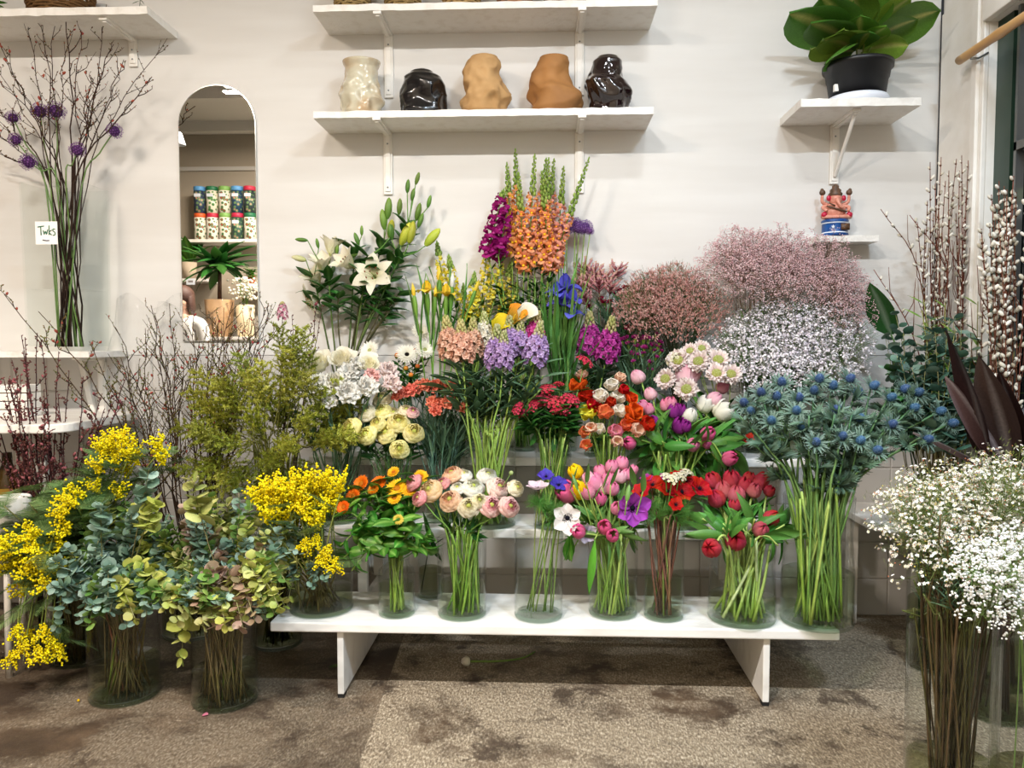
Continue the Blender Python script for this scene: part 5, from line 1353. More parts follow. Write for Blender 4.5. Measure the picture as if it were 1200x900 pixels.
# ---------------------------------------------------------------- airy fillers
def sprig(kind, v):
    """unit crown: stalk base at the origin, crown about 1 high; returns twigs MB, blossoms MB"""
    a, b = MB(), MB()
    cfg = {'gyp': (34, 15, .022, C('#a08878'), [C('#ecc6c8'), C('#f4dada'), C('#deb2b6')], 'ball'),
           'lim': (26, 9, .035, C('#5f6a44'), [C('#e4aca4'), C('#eec4ba'), C('#cc9088')], 'spike'),
           'sta': (34, 12, .044, C('#5f7a44'), [C('#f4eef2'), C('#e6dce6'), C('#fbf6f6')], 'star'),
           'wax': (24, 6, .040, C('#6a7a3e'), [C('#fdfcf8'), C('#faf7f0'), C('#f4f0de')], 'cup'),
           'gyw': (20, 6, .042, C('#7a9450'), [C('#fdfdfb'), C('#f6f6f2')], 'ball')}[kind]
    nb, nf, s, ct, cf, ft = cfg
    for i in range(nb):
        th = math.acos(1 - .62 * (i + .5) / nb) * 1.0; az = i * 2.399
        d = Vector((math.sin(th) * math.cos(az), math.sin(th) * math.sin(az), math.cos(th)))
        L = R.uniform(.78, 1.05)
        st_ = Vector((0, 0, R.uniform(0, .35)))
        m = st_.lerp(d * L, .55) + Vector((0, 0, .06))
        e = d * L
        tube(a, [st_, m, e], .007, .004, 3, ct, cap=False)
        for j in range(nf):
            o = Vector((R.gauss(0, 1), R.gauss(0, 1), R.gauss(0, .8))).normalized() * R.uniform(.03, .16)
            p = e + o + Vector((0, 0, -.02))
            q = m.lerp(e, R.uniform(.5, 1))
            if j % 2 == 0: a.add([q, q + Vector((.006, 0, 0)), p], [(0, 1, 2)], ct)
            c = R.choice(cf); ss = s * R.uniform(.7, 1.2)
            if ft == 'ball': (ball if kind == 'gyw' else octa)(b, p, ss * (1 if kind == 'gyw' else .8), c)
            elif ft == 'spike':
                for q_ in range(3): 
                    dd = Vector((R.gauss(0, .5), R.gauss(0, .5), 1)).normalized()
                    tube(b, [p + o * .2 * q_, p + o * .2 * q_ + dd * ss * 1.6], ss * .3, ss * .2, 3, c, cap=False)
            else:
                ph = R.random() * 6; n_ = (o.normalized() + Vector((0, -.2, .8))).normalized(); x = n_.orthogonal().normalized(); y = n_.cross(x)
                vs = [tuple(p)]
                for k in range(10):
                    aa = ph + k * PI / 5; rr = ss * (1 if k % 2 == 0 else .5)
                    vs.append(tuple(p + (x * math.cos(aa) + y * math.sin(aa)) * rr + n_ * ss * .25))
                b.add(vs, [(0, 1 + k, 1 + (k + 1) % 10) for k in range(10)], c)
                if ft == 'cup':
                    octa(b, p + n_ * ss * .1, ss * .3, C('#a8a84a') if R.random() < .7 else C('#b8603a'))
                    if j % 3 == 0: octa(b, p + Vector((R.gauss(0, .04), R.gauss(0, .04), R.gauss(0, .04))), ss * .4, C('#c8b85a') if R.random() < .6 else C('#c07a5a'))
    if kind in ('wax',):
        for i in range(420):
            d = Vector((R.gauss(0, .33), R.gauss(0, .3), R.uniform(0, .9))); e = d + Vector((R.uniform(-1, 1), R.uniform(-1, 1), 1.3)).normalized() * R.uniform(.06, .12)
            a.add([d, d + Vector((.006, .004, 0)), e], [(0, 1, 2)], mix(C('#4f6a2a'), C('#8a9a4a'), R.random()))
    if kind in ('sta', 'lim'):
        for i in range(90):
            d = Vector((R.gauss(0, .22), R.gauss(0, .22), R.uniform(0, .8))); e = d * 1.25 + Vector((0, 0, .15))
            tube(a, [d, e], .006, .004, 3, mix(ct, G1, .5), cap=False)
    return a, b
SP = {}
def sprigs(kind):
    if kind not in SP:
        SP[kind] = []
        for v in range(3):
            st_ = R.getstate(); R.seed(kind + str(v)); a, b = sprig(kind, v); R.setstate(st_)
            SP[kind].append((a.mesh('twigs', M_BARK if kind in ('gyp',) else M_STEM), b.mesh('blossom', M_BLOOM)))
    return SP[kind]
def fill(name, label, group, v, kind, ells, n, size, dr=(-.08, .05), r=.0018, c=C('#5f6a44'), cat='flower', extra=None, up=.6, labels=None):
    tot = sum(e[2] * e[3] for e in ells)
    k = 0
    for e in ells:
        m = max(1, round(n * e[2] * e[3] / tot))
        for i in range(m):
            rr = math.sqrt((i + .5) / m) * .86; a = i * 2.399 + .7
            px, py = e[0] + e[2] * rr * math.cos(a), e[1] + e[3] * rr * math.sin(a)
            f = (py - e[1]) / e[3]
            Y = v.y + (dr[0] + dr[1]) / 2 - f * (dr[1] - dr[0]) / 2 + R.uniform(-.015, .015)
            pos = P(px, py, Y)
            s = size * R.uniform(.85, 1.15)
            d = Vector((pos.x - v.x, (pos.y - v.y) * .8 - .05, up * .45)).normalized()
            base = pos - d * s * .62
            t, pts, td = stem_thing(name, label, group, v, base, r, c, cat=cat, kink=.01)
            a_, b_ = sprigs(kind)[k % 3]; k += 1
            roll = R.uniform(0, 6.28)
            put(t, 'twigs', a_, base, d, roll, s, kind='stuff'); put(t, 'blossom', b_, base, d, roll, s, kind='stuff')
            if extra: extra(t, pts)
fill('limonium', 'dusty pink limonium spray behind the scabious', 'pink limonium sprays', v_lim, 'lim', [(790, 350, 55, 38), (762, 345, 25, 26)], 30, .12, (-.16, -.05), c=C('#4a4a30'))
fill('pink_gypsophila', 'cloudy pink gypsophila spray at the top of the display', 'cloudy pink gypsophila sprays', v_gyp, 'gyp', [(900, 305, 68, 34), (972, 315, 42, 32), (995, 345, 26, 34), (870, 300, 32, 22)], 40, .145, (-.2, -.07), c=C('#7a6450'))
fill('white_statice', 'white statice spray above the sea holly', 'white statice sprays', v_sta, 'sta', [(905, 400, 62, 50), (965, 395, 52, 48)], 42, .12, (-.16, .06), c=C('#4f6a3a'), extra=lambda t, p: stem_leaves(t, p, L_LANCE, 5, .5, .95, .06, .7))

# ================================================================ foreground flowers
v_wax = vase(P(1116, 800, 1.80).x, 1.80, 0, .098, P(1116, 741, 1.80).z, 'tall glass floor vase of white waxflower in the foreground', water=.42, mw=M_MURKY)
fill('waxflower', 'white waxflower branch in the foreground vase', 'white waxflower branches', v_wax, 'wax', [(1120, 605, 62, 62), (1175, 600, 40, 60), (1075, 590, 22, 30), (1190, 560, 30, 28)], 36, .115, (-.1, .12), .0022, C('#42351f'),
     extra=lambda t, p: stem_leaves(t, p, L_THIN, 10, .35, .9, .035, .5))
for i in range(34):
    hd = Vector((v_wax.x + R.uniform(-.1, .1), v_wax.y + R.uniform(-.1, .1), v_wax.z + v_wax.h + R.uniform(0, .16)))
    t, pts, td = stem_thing('waxflower_twig', 'needle leafed waxflower twig in the foreground vase', 'waxflower twigs in the foreground vase', v_wax, hd, .0024, C('#42351f'), C('#5a6a30'), cat='foliage')
    nd = cached(('needles', i % 3), lambda mb: [tube(mb, [(0, 0, k * .02), (math.cos(k * 2.4) * .09, math.sin(k * 2.4) * .09, k * .02 + .13)], .006, .002, 3, mix(C('#5f7232'), C('#8c9650'), R.random()), cap=False) for k in range(45)] and None, M_STEM)
    p, d = along(pts, R.uniform(.35, .55)); p2, d2 = along(pts, .97)
    put(t, 'needles', nd, p, p2 - p, 0, (p2 - p).length, kind='stuff')
v_gw = vase(P(1222, 800, 1.72).x, 1.72, 0, .098, P(1222, 735, 1.72).z, 'tall glass floor vase of white gypsophila at the edge of the view', water=.42, mw=M_MURKY)
fill('white_gypsophila', 'white gypsophila spray hanging in front of the waxflower', 'white gypsophila sprays', v_gw, 'gyw', [(1170, 665, 48, 22), (1125, 660, 24, 10), (1190, 640, 30, 30), (1135, 708, 26, 10), (1200, 700, 30, 30)], 15, .07, (-.16, -.04), .0016, C('#7a9450'))

# ================================================================ side table with willow, eucalyptus and dark leaves
t = thing('side_table', 'small pale rounded side table behind the waxflower', 'table', (0, 0, 0))
tx0 = P(1022, 617, 2.95).x; tz = P(1030, 614, 2.95).z
def ttop(mb):
    pts = []
    for k in range(9):
        a = PI + PI / 2 * k / 8
        pts.append((tx0 + .08 + .08 * math.cos(a), 2.93 + .08 + .08 * math.sin(a)))
    pts += [(XR - .03, 2.93), (XR - .03, 3.36), (tx0, 3.36)]
    n = len(pts)
    mb.add([(x, y, tz - .03) for x, y in pts] + [(x, y, tz) for x, y in pts], [tuple(range(n - 1, -1, -1)), tuple(range(n, 2 * n))] + [(i, (i + 1) % n, (i + 1) % n + n, i + n) for i in range(n)])
bevel(quick('table_top', ttop, M_PAINT, t, smooth=False), .004)
for (x, y) in ((XR - .36, 3.32), (XR - .08, 3.32), (XR - .08, 3.0)):
    bevel(quick('leg', lambda mb: box(mb, (x - .02, y - .02, 0), (x + .02, y + .02, tz - .0305)), M_PAINT, t, smooth=False), .003)
v_wil = vase(P(1110, 500, 3.12).x, 3.12, tz, .09, .34, 'glass vase of pussy willow on the side table', water=.4, mw=M_MURKY)
v_eu2 = vase(P(1092, 500, 2.96).x + .0, 2.87, 0, .11, .62, 'tall floor vase of grey green eucalyptus beside the side table', water=.4, mw=M_MURKY)
v_cor2 = vase(P(1178, 500, 2.5).x, 2.5, 0, .10, .62, 'tall floor vase of dark cordyline leaves behind the waxflower', water=.4, mw=M_MURKY)
M_CAT = veg_mat('catkin', .9, .0, .08, .005, .05, .6, 900)
v_wi2 = vase(P(1186, 500, 2.72).x, 2.72, 0, .085, .62, 'tall floor vase of pussy willow before the dark window', water=.4, mw=M_MURKY)
def willow(label, group, pts, n, sz=.0105):
    pts = [Vector((min(p.x, XR - .045), p.y, p.z)) for p in pts]
    b = pts[0].copy()
    t = thing('pussy_willow', label, 'branch', b, group)
    mb = MB(); tube(mb, [p - b for p in pts], .0032, .0014, 5, C('#4a3226'), C('#7a4a38'))
    for i in range(3):
        p, d = along(pts, R.uniform(.4, .8)); a = R.uniform(0, 6.28); o = Vector((math.cos(a), math.sin(a), .9)).normalized()
        tube(mb, [p - b, p - b + o * .04 + Vector((0, 0, .03)), p - b + o * .05 + Vector((0, 0, .12))], .002, .001, 4, C('#6a4232'))
    obj('twig', mb.mesh('twig', M_BARK), t)
    m2 = MB()
    for i in range(n):
        p, d = along(pts, .42 + .58 * (i + R.random() * .5) / n); a = i * 2.4
        o = (d * .8 + Vector((math.cos(a), math.sin(a), 0)) * .7).normalized()
        s = sz * R.uniform(.75, 1.15)
        ell(m2, (0, 0, s), (s * .58, s * .58, s), mix(C('#cfc8b4'), C('#efeade'), R.random()), 6, 5, M=dmat(p - b + o * .003, o, 0))
        ell(m2, (0, 0, 0), (s * .4, s * .4, s * .35), C('#5a3a2a'), 5, 3, M=dmat(p - b + o * .003, o, 0))
    o = obj('catkins', m2.mesh('catkins', M_CAT), t); o['kind'] = 'stuff'
for (px, py) in [(1090, 190), (1103, 184), (1112, 200), (1121, 186), (1127, 182), (1139, 188), (1139, 200), (1132, 230), (1096, 215), (1084, 268), (1075, 260), (1100, 240), (1118, 225), (1108, 212), (1130, 255), (1094, 250), (1140, 250), (1087, 235)]:
    hd = P(px, py, v_wil.y + R.uniform(-.08, .05)); pts = stem_path(v_wil, hd, .02)
    willow('pussy willow branch standing before the white window frame', 'pussy willows before the window frame', pts, 20)
for (px, py) in [(1172, 212), (1180, 222), (1190, 228), (1198, 218), (1205, 235), (1166, 240), (1160, 262), (1185, 250), (1176, 245), (1195, 262), (1150, 268), (1168, 275), (1210, 255), (1215, 225), (1156, 300), (1190, 290), (1162, 228), (1188, 206), (1170, 252), (1196, 240), (1178, 268), (1150, 285)]:
    hd = P(px, py, v_wi2.y + R.uniform(-.06, .16)); pts = stem_path(v_wi2, hd, .02)
    willow('pussy willow branch leaning before the dark window', 'pussy willows before the dark window', pts, 26, .012)
for (px, py, lb) in [(1032, 245, 'lone pussy willow branch arching out high'), (1024, 316, 'lone pussy willow branch reaching low to the side'), (1066, 252, 'pussy willow branch beside the lone high one')]:
    hd = P(px, py, v_wil.y - .05); willow(lb, None, catmull([Vector((v_wil.x, v_wil.y, v_wil.z + .02)), Vector((v_wil.x - .05, v_wil.y, v_wil.z + v_wil.h + .02)), P(px + 45, py + 75, v_wil.y - .03), hd], 5), 9)

# eucalyptus branches with single leaves
def euc_leaf(mb, c0, c1, W=.46):
    leaf(mb, W=W, curl=.35, c0=c0, c1=c1, k=.9, cup=-.12, nv=5, nu=4, sq=.55, base=.05)
EU = {'blue': [(C('#6c8d7c'), C('#8faa98')), (C('#5d7f6a'), C('#7f9d88')), (C('#7d9c8e'), C('#a3bcae'))],
      'green': [(C('#5d8338'), C('#7ba04f')), (C('#6e9440'), C('#93b060')), (C('#4d7434'), C('#6b9048'))],
      'olive': [(C('#8c9a4c'), C('#b0b46c')), (C('#7a8a45'), C('#a0a65e')), (C('#b4b86a'), C('#cfcf8c'))],
      'tan': [(C('#94775f'), C('#bca486')), (C('#857458'), C('#aa9a78')), (C('#a8867a'), C('#c8b09c'))],
      'lime': [(C('#a4b04c'), C('#c8cc6a')), (C('#98a848'), C('#bcc464')), (C('#b0b858'), C('#d2d480'))],
      'dark': [(C('#34584a'), C('#55796a')), (C('#3f6656'), C('#648876')), (C('#2e5040'), C('#4c7060'))]}
def euc(label, group, pts, kind, n, size, t0=.35, name='eucalyptus', cl=None, r=.0026, W=.46, tilt=1.0):
    b = pts[0].copy(); t = thing(name, label, 'branch', b, group)
    mb = MB(); tube(mb, [p - b for p in pts], r, r * .4, 5, cl or C('#7a6a4a'), C('#8a8a5a'))
    obj('stem', mb.mesh('stem', M_STEM), t)
    for i in range(n):
        tt = t0 + (1 - t0) * (i + .5) / n; p, d = along(pts, tt)
        ss = size * (1.1 - .45 * (i / n)) * R.uniform(.8, 1.2)
        for sd in (0, PI):
            a = i * 1.6 + sd + R.uniform(-.3, .3)
            q = d.to_track_quat('Z', 'Y').to_matrix(); out = q @ Vector((math.cos(a), math.sin(a), 0))
            dd = (out * math.sin(tilt) + d * math.cos(tilt) * R.uniform(.3, 1.2)).normalized()
            kk = R.randint(0, 2); me = cached(('leaf', kind, kk, W), lambda m: euc_leaf(m, *EU[kind][kk], W), M_LEAF)
            put(t, 'leaf', me, p + dd * ss * .06, dd, R.uniform(-.9, .9) + PI * R.randint(0, 1), ss)
    return t
R2 = R
for i in range(44):
    px, py = R.uniform(1036, 1142), R.uniform(362, 455)
    hd = P(px, py, v_eu2.y + R.uniform(-.1, .12)); pts = stem_path(v_eu2, hd, .02)
    euc('grey green eucalyptus branch under the pussy willow', 'grey green eucalyptus under the willow', pts, 'dark' if R.random() < .45 else 'blue', 9, .05, .55)
L_BAM = LF('bamb', W=.06, curl=.6, c0=C('#5f8a2e'), c1=C('#8fae48'), k=.7, cup=-.3, nu=2)
for i in range(15):
    px, py = R.uniform(1078, 1200), R.uniform(340, 480)
    hd = P(px, py, v_eu2.y + R.uniform(-.12, .12)); pts = stem_path(v_eu2, hd, .03)
    t, pts, td = stem_thing('green_shoot', 'thin stem of narrow yellow green leaves among eucalyptus', 'narrow yellow green stems by the willow', v_eu2, hd, .0018, C('#8a8a4a'), cat='foliage', pts=pts)
    stem_leaves(t, pts, L_BAM, 7, .65, 1.0, .09, .9)
def big_leaf(mb, c0, c1, W=.2): leaf(mb, W=W, curl=.35, c0=c0, c1=c1, k=.8, cup=-.3, nv=8, nu=6, sq=.8, vein=mix(c1, (1, 1, 1), .12), base=.25)
t = thing('broad_leaf', 'single broad dark green leaf beside the pink gypsophila', 'foliage', (v_wil.x - .03, v_wil.y + .02, v_wil.z + .02))
b0 = t.location.copy(); e_ = P(1044, 392, 3.15)
mb = MB(); tube(mb, [q - b0 for q in catmull([b0, Vector((v_wil.x - .06, v_wil.y, v_wil.z + .36)), e_], 4)], .004, .003, 6, C('#3f6a2a')); obj('stem', mb.mesh('stem', M_STEM), t)
put(t, 'leaf', cached(('bigleaf', 'g'), lambda mb: big_leaf(mb, C('#1f4a22'), C('#2c5c2a'), .22), M_LEAF), e_, P(1027, 335, 3.12) - e_, .3, .24)
for i in range(4):
    px, py = [(1045, 420), (1060, 455), (1150, 440), (1050, 470)][i]
    t, pts, td = stem_thing('green_shoot', 'dark green shrub stem at the foot of the eucalyptus', 'dark shrub stems by the eucalyptus', v_eu2, P(px, py, v_eu2.y), .003, GD, cat='foliage'); stem_leaves(t, pts, L_LILY, 9, .6, 1, .10, .9)
# cordyline
cr = [((1160, 545), (1140, 395), .34), ((1178, 545), (1130, 445), .36), ((1172, 560), (1152, 480), .26), ((1195, 540), (1185, 440), .3), ((1165, 555), (1090, 500), .26), ((1180, 560), (1110, 535), .26), ((1200, 560), (1215, 470), .3), ((1185, 550), (1165, 420), .34), ((1190, 560), (1200, 480), .24)]
for i, ((ax, ay), (ex, ey), L) in enumerate(cr):
    a = P(ax, ay, v_cor2.y); e = P(ex, ey, v_cor2.y + R.uniform(-.06, .06))
    t, pts, td = stem_thing('cordyline_leaf', 'long dark purple brown cordyline leaf', 'dark cordyline leaves', v_cor2, a, .004, C('#3a2420'), cat='foliage')
    k = i % 3; me = cached(('cordyline', k), lambda mb: big_leaf(mb, C('#2a1a18'), (C('#3c2826'), C('#5a4642'), C('#3a2826'))[k], .15), M_LEAF)
    put(t, 'leaf', me, pts[-1], e - a, R.uniform(-.9, .9), (e - a).length * 1.05 + .02)

shoots(v_lim, 10, 'below the pink limonium', (795, 410, 44, 30), L_THIN, .12, C('#3a4a2a'), 9, tilt=.4, dr=(-.08, .0))
shoots(v_sta, 16, 'below the white statice', (915, 440, 62, 30), L_LANCE, .09, C('#3f5a30'), 10)
shoots(v_gyp, 10, 'below the pink gypsophila', (900, 390, 60, 24), L_THIN, .12, C('#5a5a3a'), 9, tilt=.4, dr=(-.1, -.02))
shoots(v_cri, 12, 'under the crimson carnations', (730, 372, 34, 22), L_THIN, .12, C('#4a6a3e'), 10, tilt=.4, dr=(-.06, .0))
shoots(v_mag, 12, 'under the magenta carnations', (752, 435, 26, 22), L_THIN, .12, C('#3f5a34'), 10, tilt=.3, dr=(-.05, .05))
shoots(v_ms, 10, 'under the magenta stocks', (700, 445, 26, 20), L_GREY, .10, C('#6f9040'), 8)
shoots(v_ysn, 12, 'between the yellow snapdragons', (560, 380, 44, 26), L_LANCE, .055, C('#6f9440'), 14, dr=(-.08, .0))
shoots(v_bir, 10, 'among the blue iris stems', (655, 400, 20, 30), L_BLADE, .28, C('#4f7a3a'), 4, t0=.3, tilt=.12, dr=(-.04, .04))
shoots(v_wax, 20, 'inside the white waxflower', (1125, 640, 60, 50), L_THIN, .05, C('#5a4a30'), 14, tilt=.5, dr=(-.1, .1))
# ================================================================ floor vases and foliage at the end of the bench
def fvase(cx_px, bot_px, w_px, h, label, **k):
    f = PZ(cx_px, bot_px, 0); r = w_px / 2 * f.y / 900
    cy = f.y + r; r = w_px / 2 * cy / 900
    return vase(P(cx_px, bot_px, cy).x, cy, 0, r, h, label, **k)
v_fa = fvase(147, 832, 82, .36, 'wide glass floor vase of silvery eucalyptus, the one farther from the bench', water=.35, mw=M_WATER)
v_fb = fvase(264.5, 838, 78, .36, 'wide glass floor vase of pink and olive eucalyptus next to the bench', water=.32, mw=M_WATER)

def arcpts(v, head, arch=.25): return stem_path(v, head, .01, arch=arch, cross=.9)
def scatter(n, cx, cy, rx, ry):
    out = []
    for i in range(n):
        rr = math.sqrt((i + .5) / n); a = i * 2.399
        out.append((cx + rx * rr * math.cos(a), cy + ry * rr * math.sin(a)))
    return out
def yd(v, px, py, lo, hi, sp=.16):
    return v.y + sp * (.7 - 1.6 * (py - lo) / (hi - lo)) - (.09 if py > 685 else 0) + R.uniform(-.03, .03)
for v, (cx, cy, rx, ry), n, kinds, lb, gp in [
    (v_fa, (148, 655, 66, 84), 40, ['blue', 'blue', 'blue', 'green', 'lime'], 'silvery green eucalyptus branch in the farther floor vase', 'silvery eucalyptus branches'),
    (v_fb, (258, 662, 92, 84), 72, ['olive', 'tan', 'lime', 'olive', 'lime', 'green', 'blue', 'tan', 'blue'], None, None)]:
    for px, py in scatter(n, cx, cy, rx, ry):
        k = R.choice(kinds)
        L2 = {'olive': ('olive green eucalyptus branch beside the bench', 'olive eucalyptus branches'), 'tan': ('pinkish tan eucalyptus branch beside the bench', 'pinkish eucalyptus branches'),
              'lime': ('yellow green eucalyptus branch beside the bench', 'yellow green eucalyptus branches'), 'green': ('fresh green eucalyptus branch beside the bench', 'fresh green eucalyptus branches'), 'blue': ('grey green eucalyptus branch in the olive and pink bunch', 'grey green eucalyptus of the olive bunch')}
        l_, g_ = (lb, gp) if lb else L2[k]
        if lb and k == 'lime': l_, g_ = 'lime green eucalyptus branch among the silvery ones', 'lime eucalyptus branches among silvery ones'
        if lb and k == 'green': l_, g_ = 'fresh green leafed branch among the silvery eucalyptus', 'fresh green branches among silvery ones'
        hd = P(px, py, yd(v, px, py, cy - ry, cy + ry))
        euc(l_, g_, arcpts(v, hd, .3), k, 12, .036 if k != 'tan' else .040, .45, W=.5)
# special big pale clusters
for (px, py, k, lb) in [(182, 585, 'lime', 'upright lime eucalyptus tip over the silvery bunch'), (118, 590, 'blue', 'silvery eucalyptus tip with stacked round leaves'), (305, 676, 'lime', 'round lime yellow leaf cluster near the mimosa vase'), (235, 700, 'tan', 'pale pink leaf cluster low over the floor vase'), (252, 668, 'tan', 'dusty pink leaf cluster in the middle of the bunch'), (175, 548, 'blue', 'pair of round silvery leaves at the top of the bunch'), (225, 560, 'olive', 'brown green leaf tip rising behind the mimosa')]:
    v = v_fa if px < 200 else v_fb
    hd = P(px, py, v.y - .12); t = euc(lb, None, arcpts(v, hd, .1), k, 11, .045, .72, W=.55)
for (px, py) in [(330, 640), (352, 650), (370, 662), (388, 655), (345, 680), (365, 690), (335, 715), (318, 720), (322, 690), (380, 680), (340, 610), (325, 590)]:
    hd = P(px, py, v_mim.y - .06 + R.uniform(-.06, .03)); 
    euc('fresh green eucalyptus spray that falls over the bench end', 'eucalyptus sprays over the bench end', arcpts(v_mim, hd, .4), R.choice(['green', 'green', 'lime', 'blue']), 9, .030, .5)
for px, py in [(R.uniform(95, 335), R.uniform(570, 640)) for _ in range(26)]:
    v = v_fa if px < 200 else v_fb
    hd = P(px, py, v.y + R.uniform(.0, .14)); k = R.choice(['blue', 'green', 'lime', 'olive'] if px > 160 else ['blue', 'blue', 'green'])
    euc('eucalyptus branch at the back of the two floor vases', 'eucalyptus at the back of the floor vases', arcpts(v, hd, .15), k, 12, .038, .5, W=.5)
for i in range(22):
    px, py = 92 + i * 11.5, R.uniform(700, 738) - (12 if i in (8, 9) else 0)
    v = v_fa if px < 205 else v_fb
    hd = P(px, py, v.y - v.r - .07 + R.uniform(-.03, .03)); k = R.choice(['blue', 'blue', 'green'] if px < 190 else ['tan', 'olive', 'green', 'blue', 'tan', 'lime'])
    euc('low eucalyptus branch drooping over the rims of the floor vases', 'low eucalyptus over the floor vase rims', arcpts(v, hd, .5), k, 13, .036, .5, W=.5)
for px, py in [(R.uniform(60, 150), R.uniform(640, 740)) for _ in range(10)]:
    hd = P(px, py, v_fa.y - .12 + R.uniform(-.05, .05))
    euc('silvery eucalyptus branch that leans to the mimosa', 'silvery eucalyptus leaning to the mimosa', arcpts(v_fa, hd, .35), 'blue', 12, .036, .45, W=.5)
hd = P(212, 775, v_fb.y - .12)
euc('small hanging twig with pale yellow leaves between the two floor vases', None, arcpts(v_fb, hd, .1), 'lime', 6, .05, .75, tilt=.5)
for i in range(16):   # bare lower stems in the floor vases
    v = v_fa if i % 2 else v_fb
    a = R.uniform(0, 6.28); hd = Vector((v.x + math.cos(a) * v.r * .5, v.y + math.sin(a) * v.r * .5, v.z + v.h + .05))
    t, pts, td = stem_thing('green_shoot', 'thin leafy stem standing in the ' + ('farther' if i % 2 else 'nearer') + ' floor vase', 'thin stems in the ' + ('farther' if i % 2 else 'nearer') + ' floor vase', v, hd, .003, R.choice([C('#7a8a3e'), C('#8a5a44')]), cat='foliage', cross=.95)
    stem_leaves(t, pts, L_GREY, 4, .4, 1, .06, .8)

# mimosa
def mim_b(mb):
    for k in range(5):
        a = k * 1.257; e = Vector((math.cos(a) * .5, math.sin(a) * .5, .85)); m = Vector((math.cos(a) * .2, math.sin(a) * .2, .45))
        for j in range(30):
            t = (j + .5) / 30; p = m * (2 * t * (1 - t)) + e * t * t * 1.0 + Vector((R.gauss(0, .09), R.gauss(0, .09), R.gauss(0, .09)))
            ball(mb, p, .058 * R.uniform(.8, 1.15), mix(C('#f2d80a'), C('#fbee2a'), R.random()))
def mim_t(mb):
    for k in range(5):
        a = k * 1.257; tube(mb, [(0, 0, 0), (math.cos(a) * .2, math.sin(a) * .2, .45), (math.cos(a) * .5, math.sin(a) * .5, .85)], .016, .008, 3, C('#8a9a4a'), cap=False)
def feather(mb, c0, c1, n=26, W=.34):
    tube(mb, [(0, 0, 0), (0, -.04, .5), (0, -.14, 1)], .012, .004, 3, c0, cap=False)
    for k in range(n):
        t = .08 + .9 * k / n; l = W * math.sin(PI * (.15 + .8 * t)) ** .7
        for sd in (-1, 1):
            b = Vector((0, -.14 * t * t, t)); e = b + Vector((sd * l, -.03 + R.uniform(-.02, .02), l * .65)); w_ = Vector((0, 0, .011))
            mb.add([b - w_, b + w_, e + w_ * .5, e - w_ * .5], [(0, 1, 2, 3)], mix(c0, c1, R.random()))
MFE = [cached(('frond', 'mim', i), lambda mb: feather(mb, C('#4f7240'), C('#7f9a5c')), M_LEAF) for i in range(3)]
MBL = [cached(('blossom', 'mimosa', i), mim_b, M_BLOOM) for i in range(3)]
MTW = cached(('twigs', 'mimosa'), mim_t, M_STEM)
def mimosa(label, group, v, px, py, Y, s=.075, dr=None, nf=5, arch=.3, nb=1):
    hd = P(px, py, Y)
    t, pts, td = stem_thing('mimosa', label, group, v, hd, .003, C('#6a5a3a'), C('#8a9a4a'), cat='flower', arch=arch, cross=.9)
    d = Vector(dr) if dr else facing(td, .3, .3)
    put(t, 'twigs', MTW, pts[-1], d, 0, s, kind='stuff'); put(t, 'blossom', R.choice(MBL), pts[-1], d, R.uniform(0, 6), s, kind='stuff')
    for i in range(nf):
        p, dd = along(pts, R.uniform(.62, 1.0)); a = R.uniform(0, 6.28)
        put(t, 'frond', R.choice(MFE), p, dd * .5 + Vector((math.cos(a), math.sin(a), .1)), R.uniform(-.6, .6), R.uniform(.09, .13), kind='stuff')
for px, py in scatter(28, 348, 582, 48, 28) + [(320, 568), (400, 560), (378, 556)]:
    mimosa('mimosa spray in the bright yellow bunch on the bench', 'mimosa sprays on the bench', v_mim, px, py + 14, v_mim.y + R.uniform(-.09, .06), .075, (R.uniform(-.25, .25), -.35, 1), 1)
for px, py in [(372, 628), (385, 640), (360, 632), (394, 655), (378, 650)]:
    mimosa('mimosa spray drooping against the bench vase', 'drooping mimosa sprays on the bench', v_mim, px, py, v_mim.y - .10, .055, (R.uniform(-.2, .2), -.4, -.6), 1)
v_fm = vase(P(95, 700, 2.62).x - .12, 2.80, 0, .11, .40, 'floor vase of mimosa half hidden behind the silvery eucalyptus', water=.4, mw=M_MURKY)
for px, py in [(135, 540), (150, 530), (125, 528), (160, 535), (118, 545), (190, 535), (150, 550), (115, 570), (140, 575), (128, 515), (145, 512), (120, 522), (155, 520), (135, 525), (188, 520), (108, 600), (85, 605)]:
    mimosa('mimosa spray rising behind the silvery eucalyptus', 'mimosa sprays behind the eucalyptus', v_fm, px, py + 8, v_fm.y - .14 + R.uniform(-.06, .06), .065, (R.uniform(-.3, .3), -.3, 1), 4)
for px, py in [(40, 640), (30, 655), (55, 650), (60, 668), (20, 665), (75, 640), (50, 680), (12, 650), (68, 655), (40, 668), (80, 620), (8, 640), (65, 685), (88, 590), (98, 580), (74, 600), (28, 635), (45, 625), (35, 690), (76, 665)]:
    mimosa('mimosa spray reaching out over the floor at the edge', 'outer mimosa sprays', v_fm, px, py, v_fm.y - .28 + R.uniform(-.08, .05), .07, (R.uniform(-.8, .2), -.5, .2), 5, arch=.2)
for px, py in [(22, 745), (30, 765), (45, 770), (60, 760), (16, 775), (36, 750), (70, 768), (52, 745)]:
    mimosa('mimosa spray hanging down almost to the floor', 'low hanging mimosa sprays', v_fm, px, py - 12, v_fm.y - .32 + R.uniform(-.06, .04), .06, (R.uniform(-.3, .3), -.25, -1), 4, arch=.5)
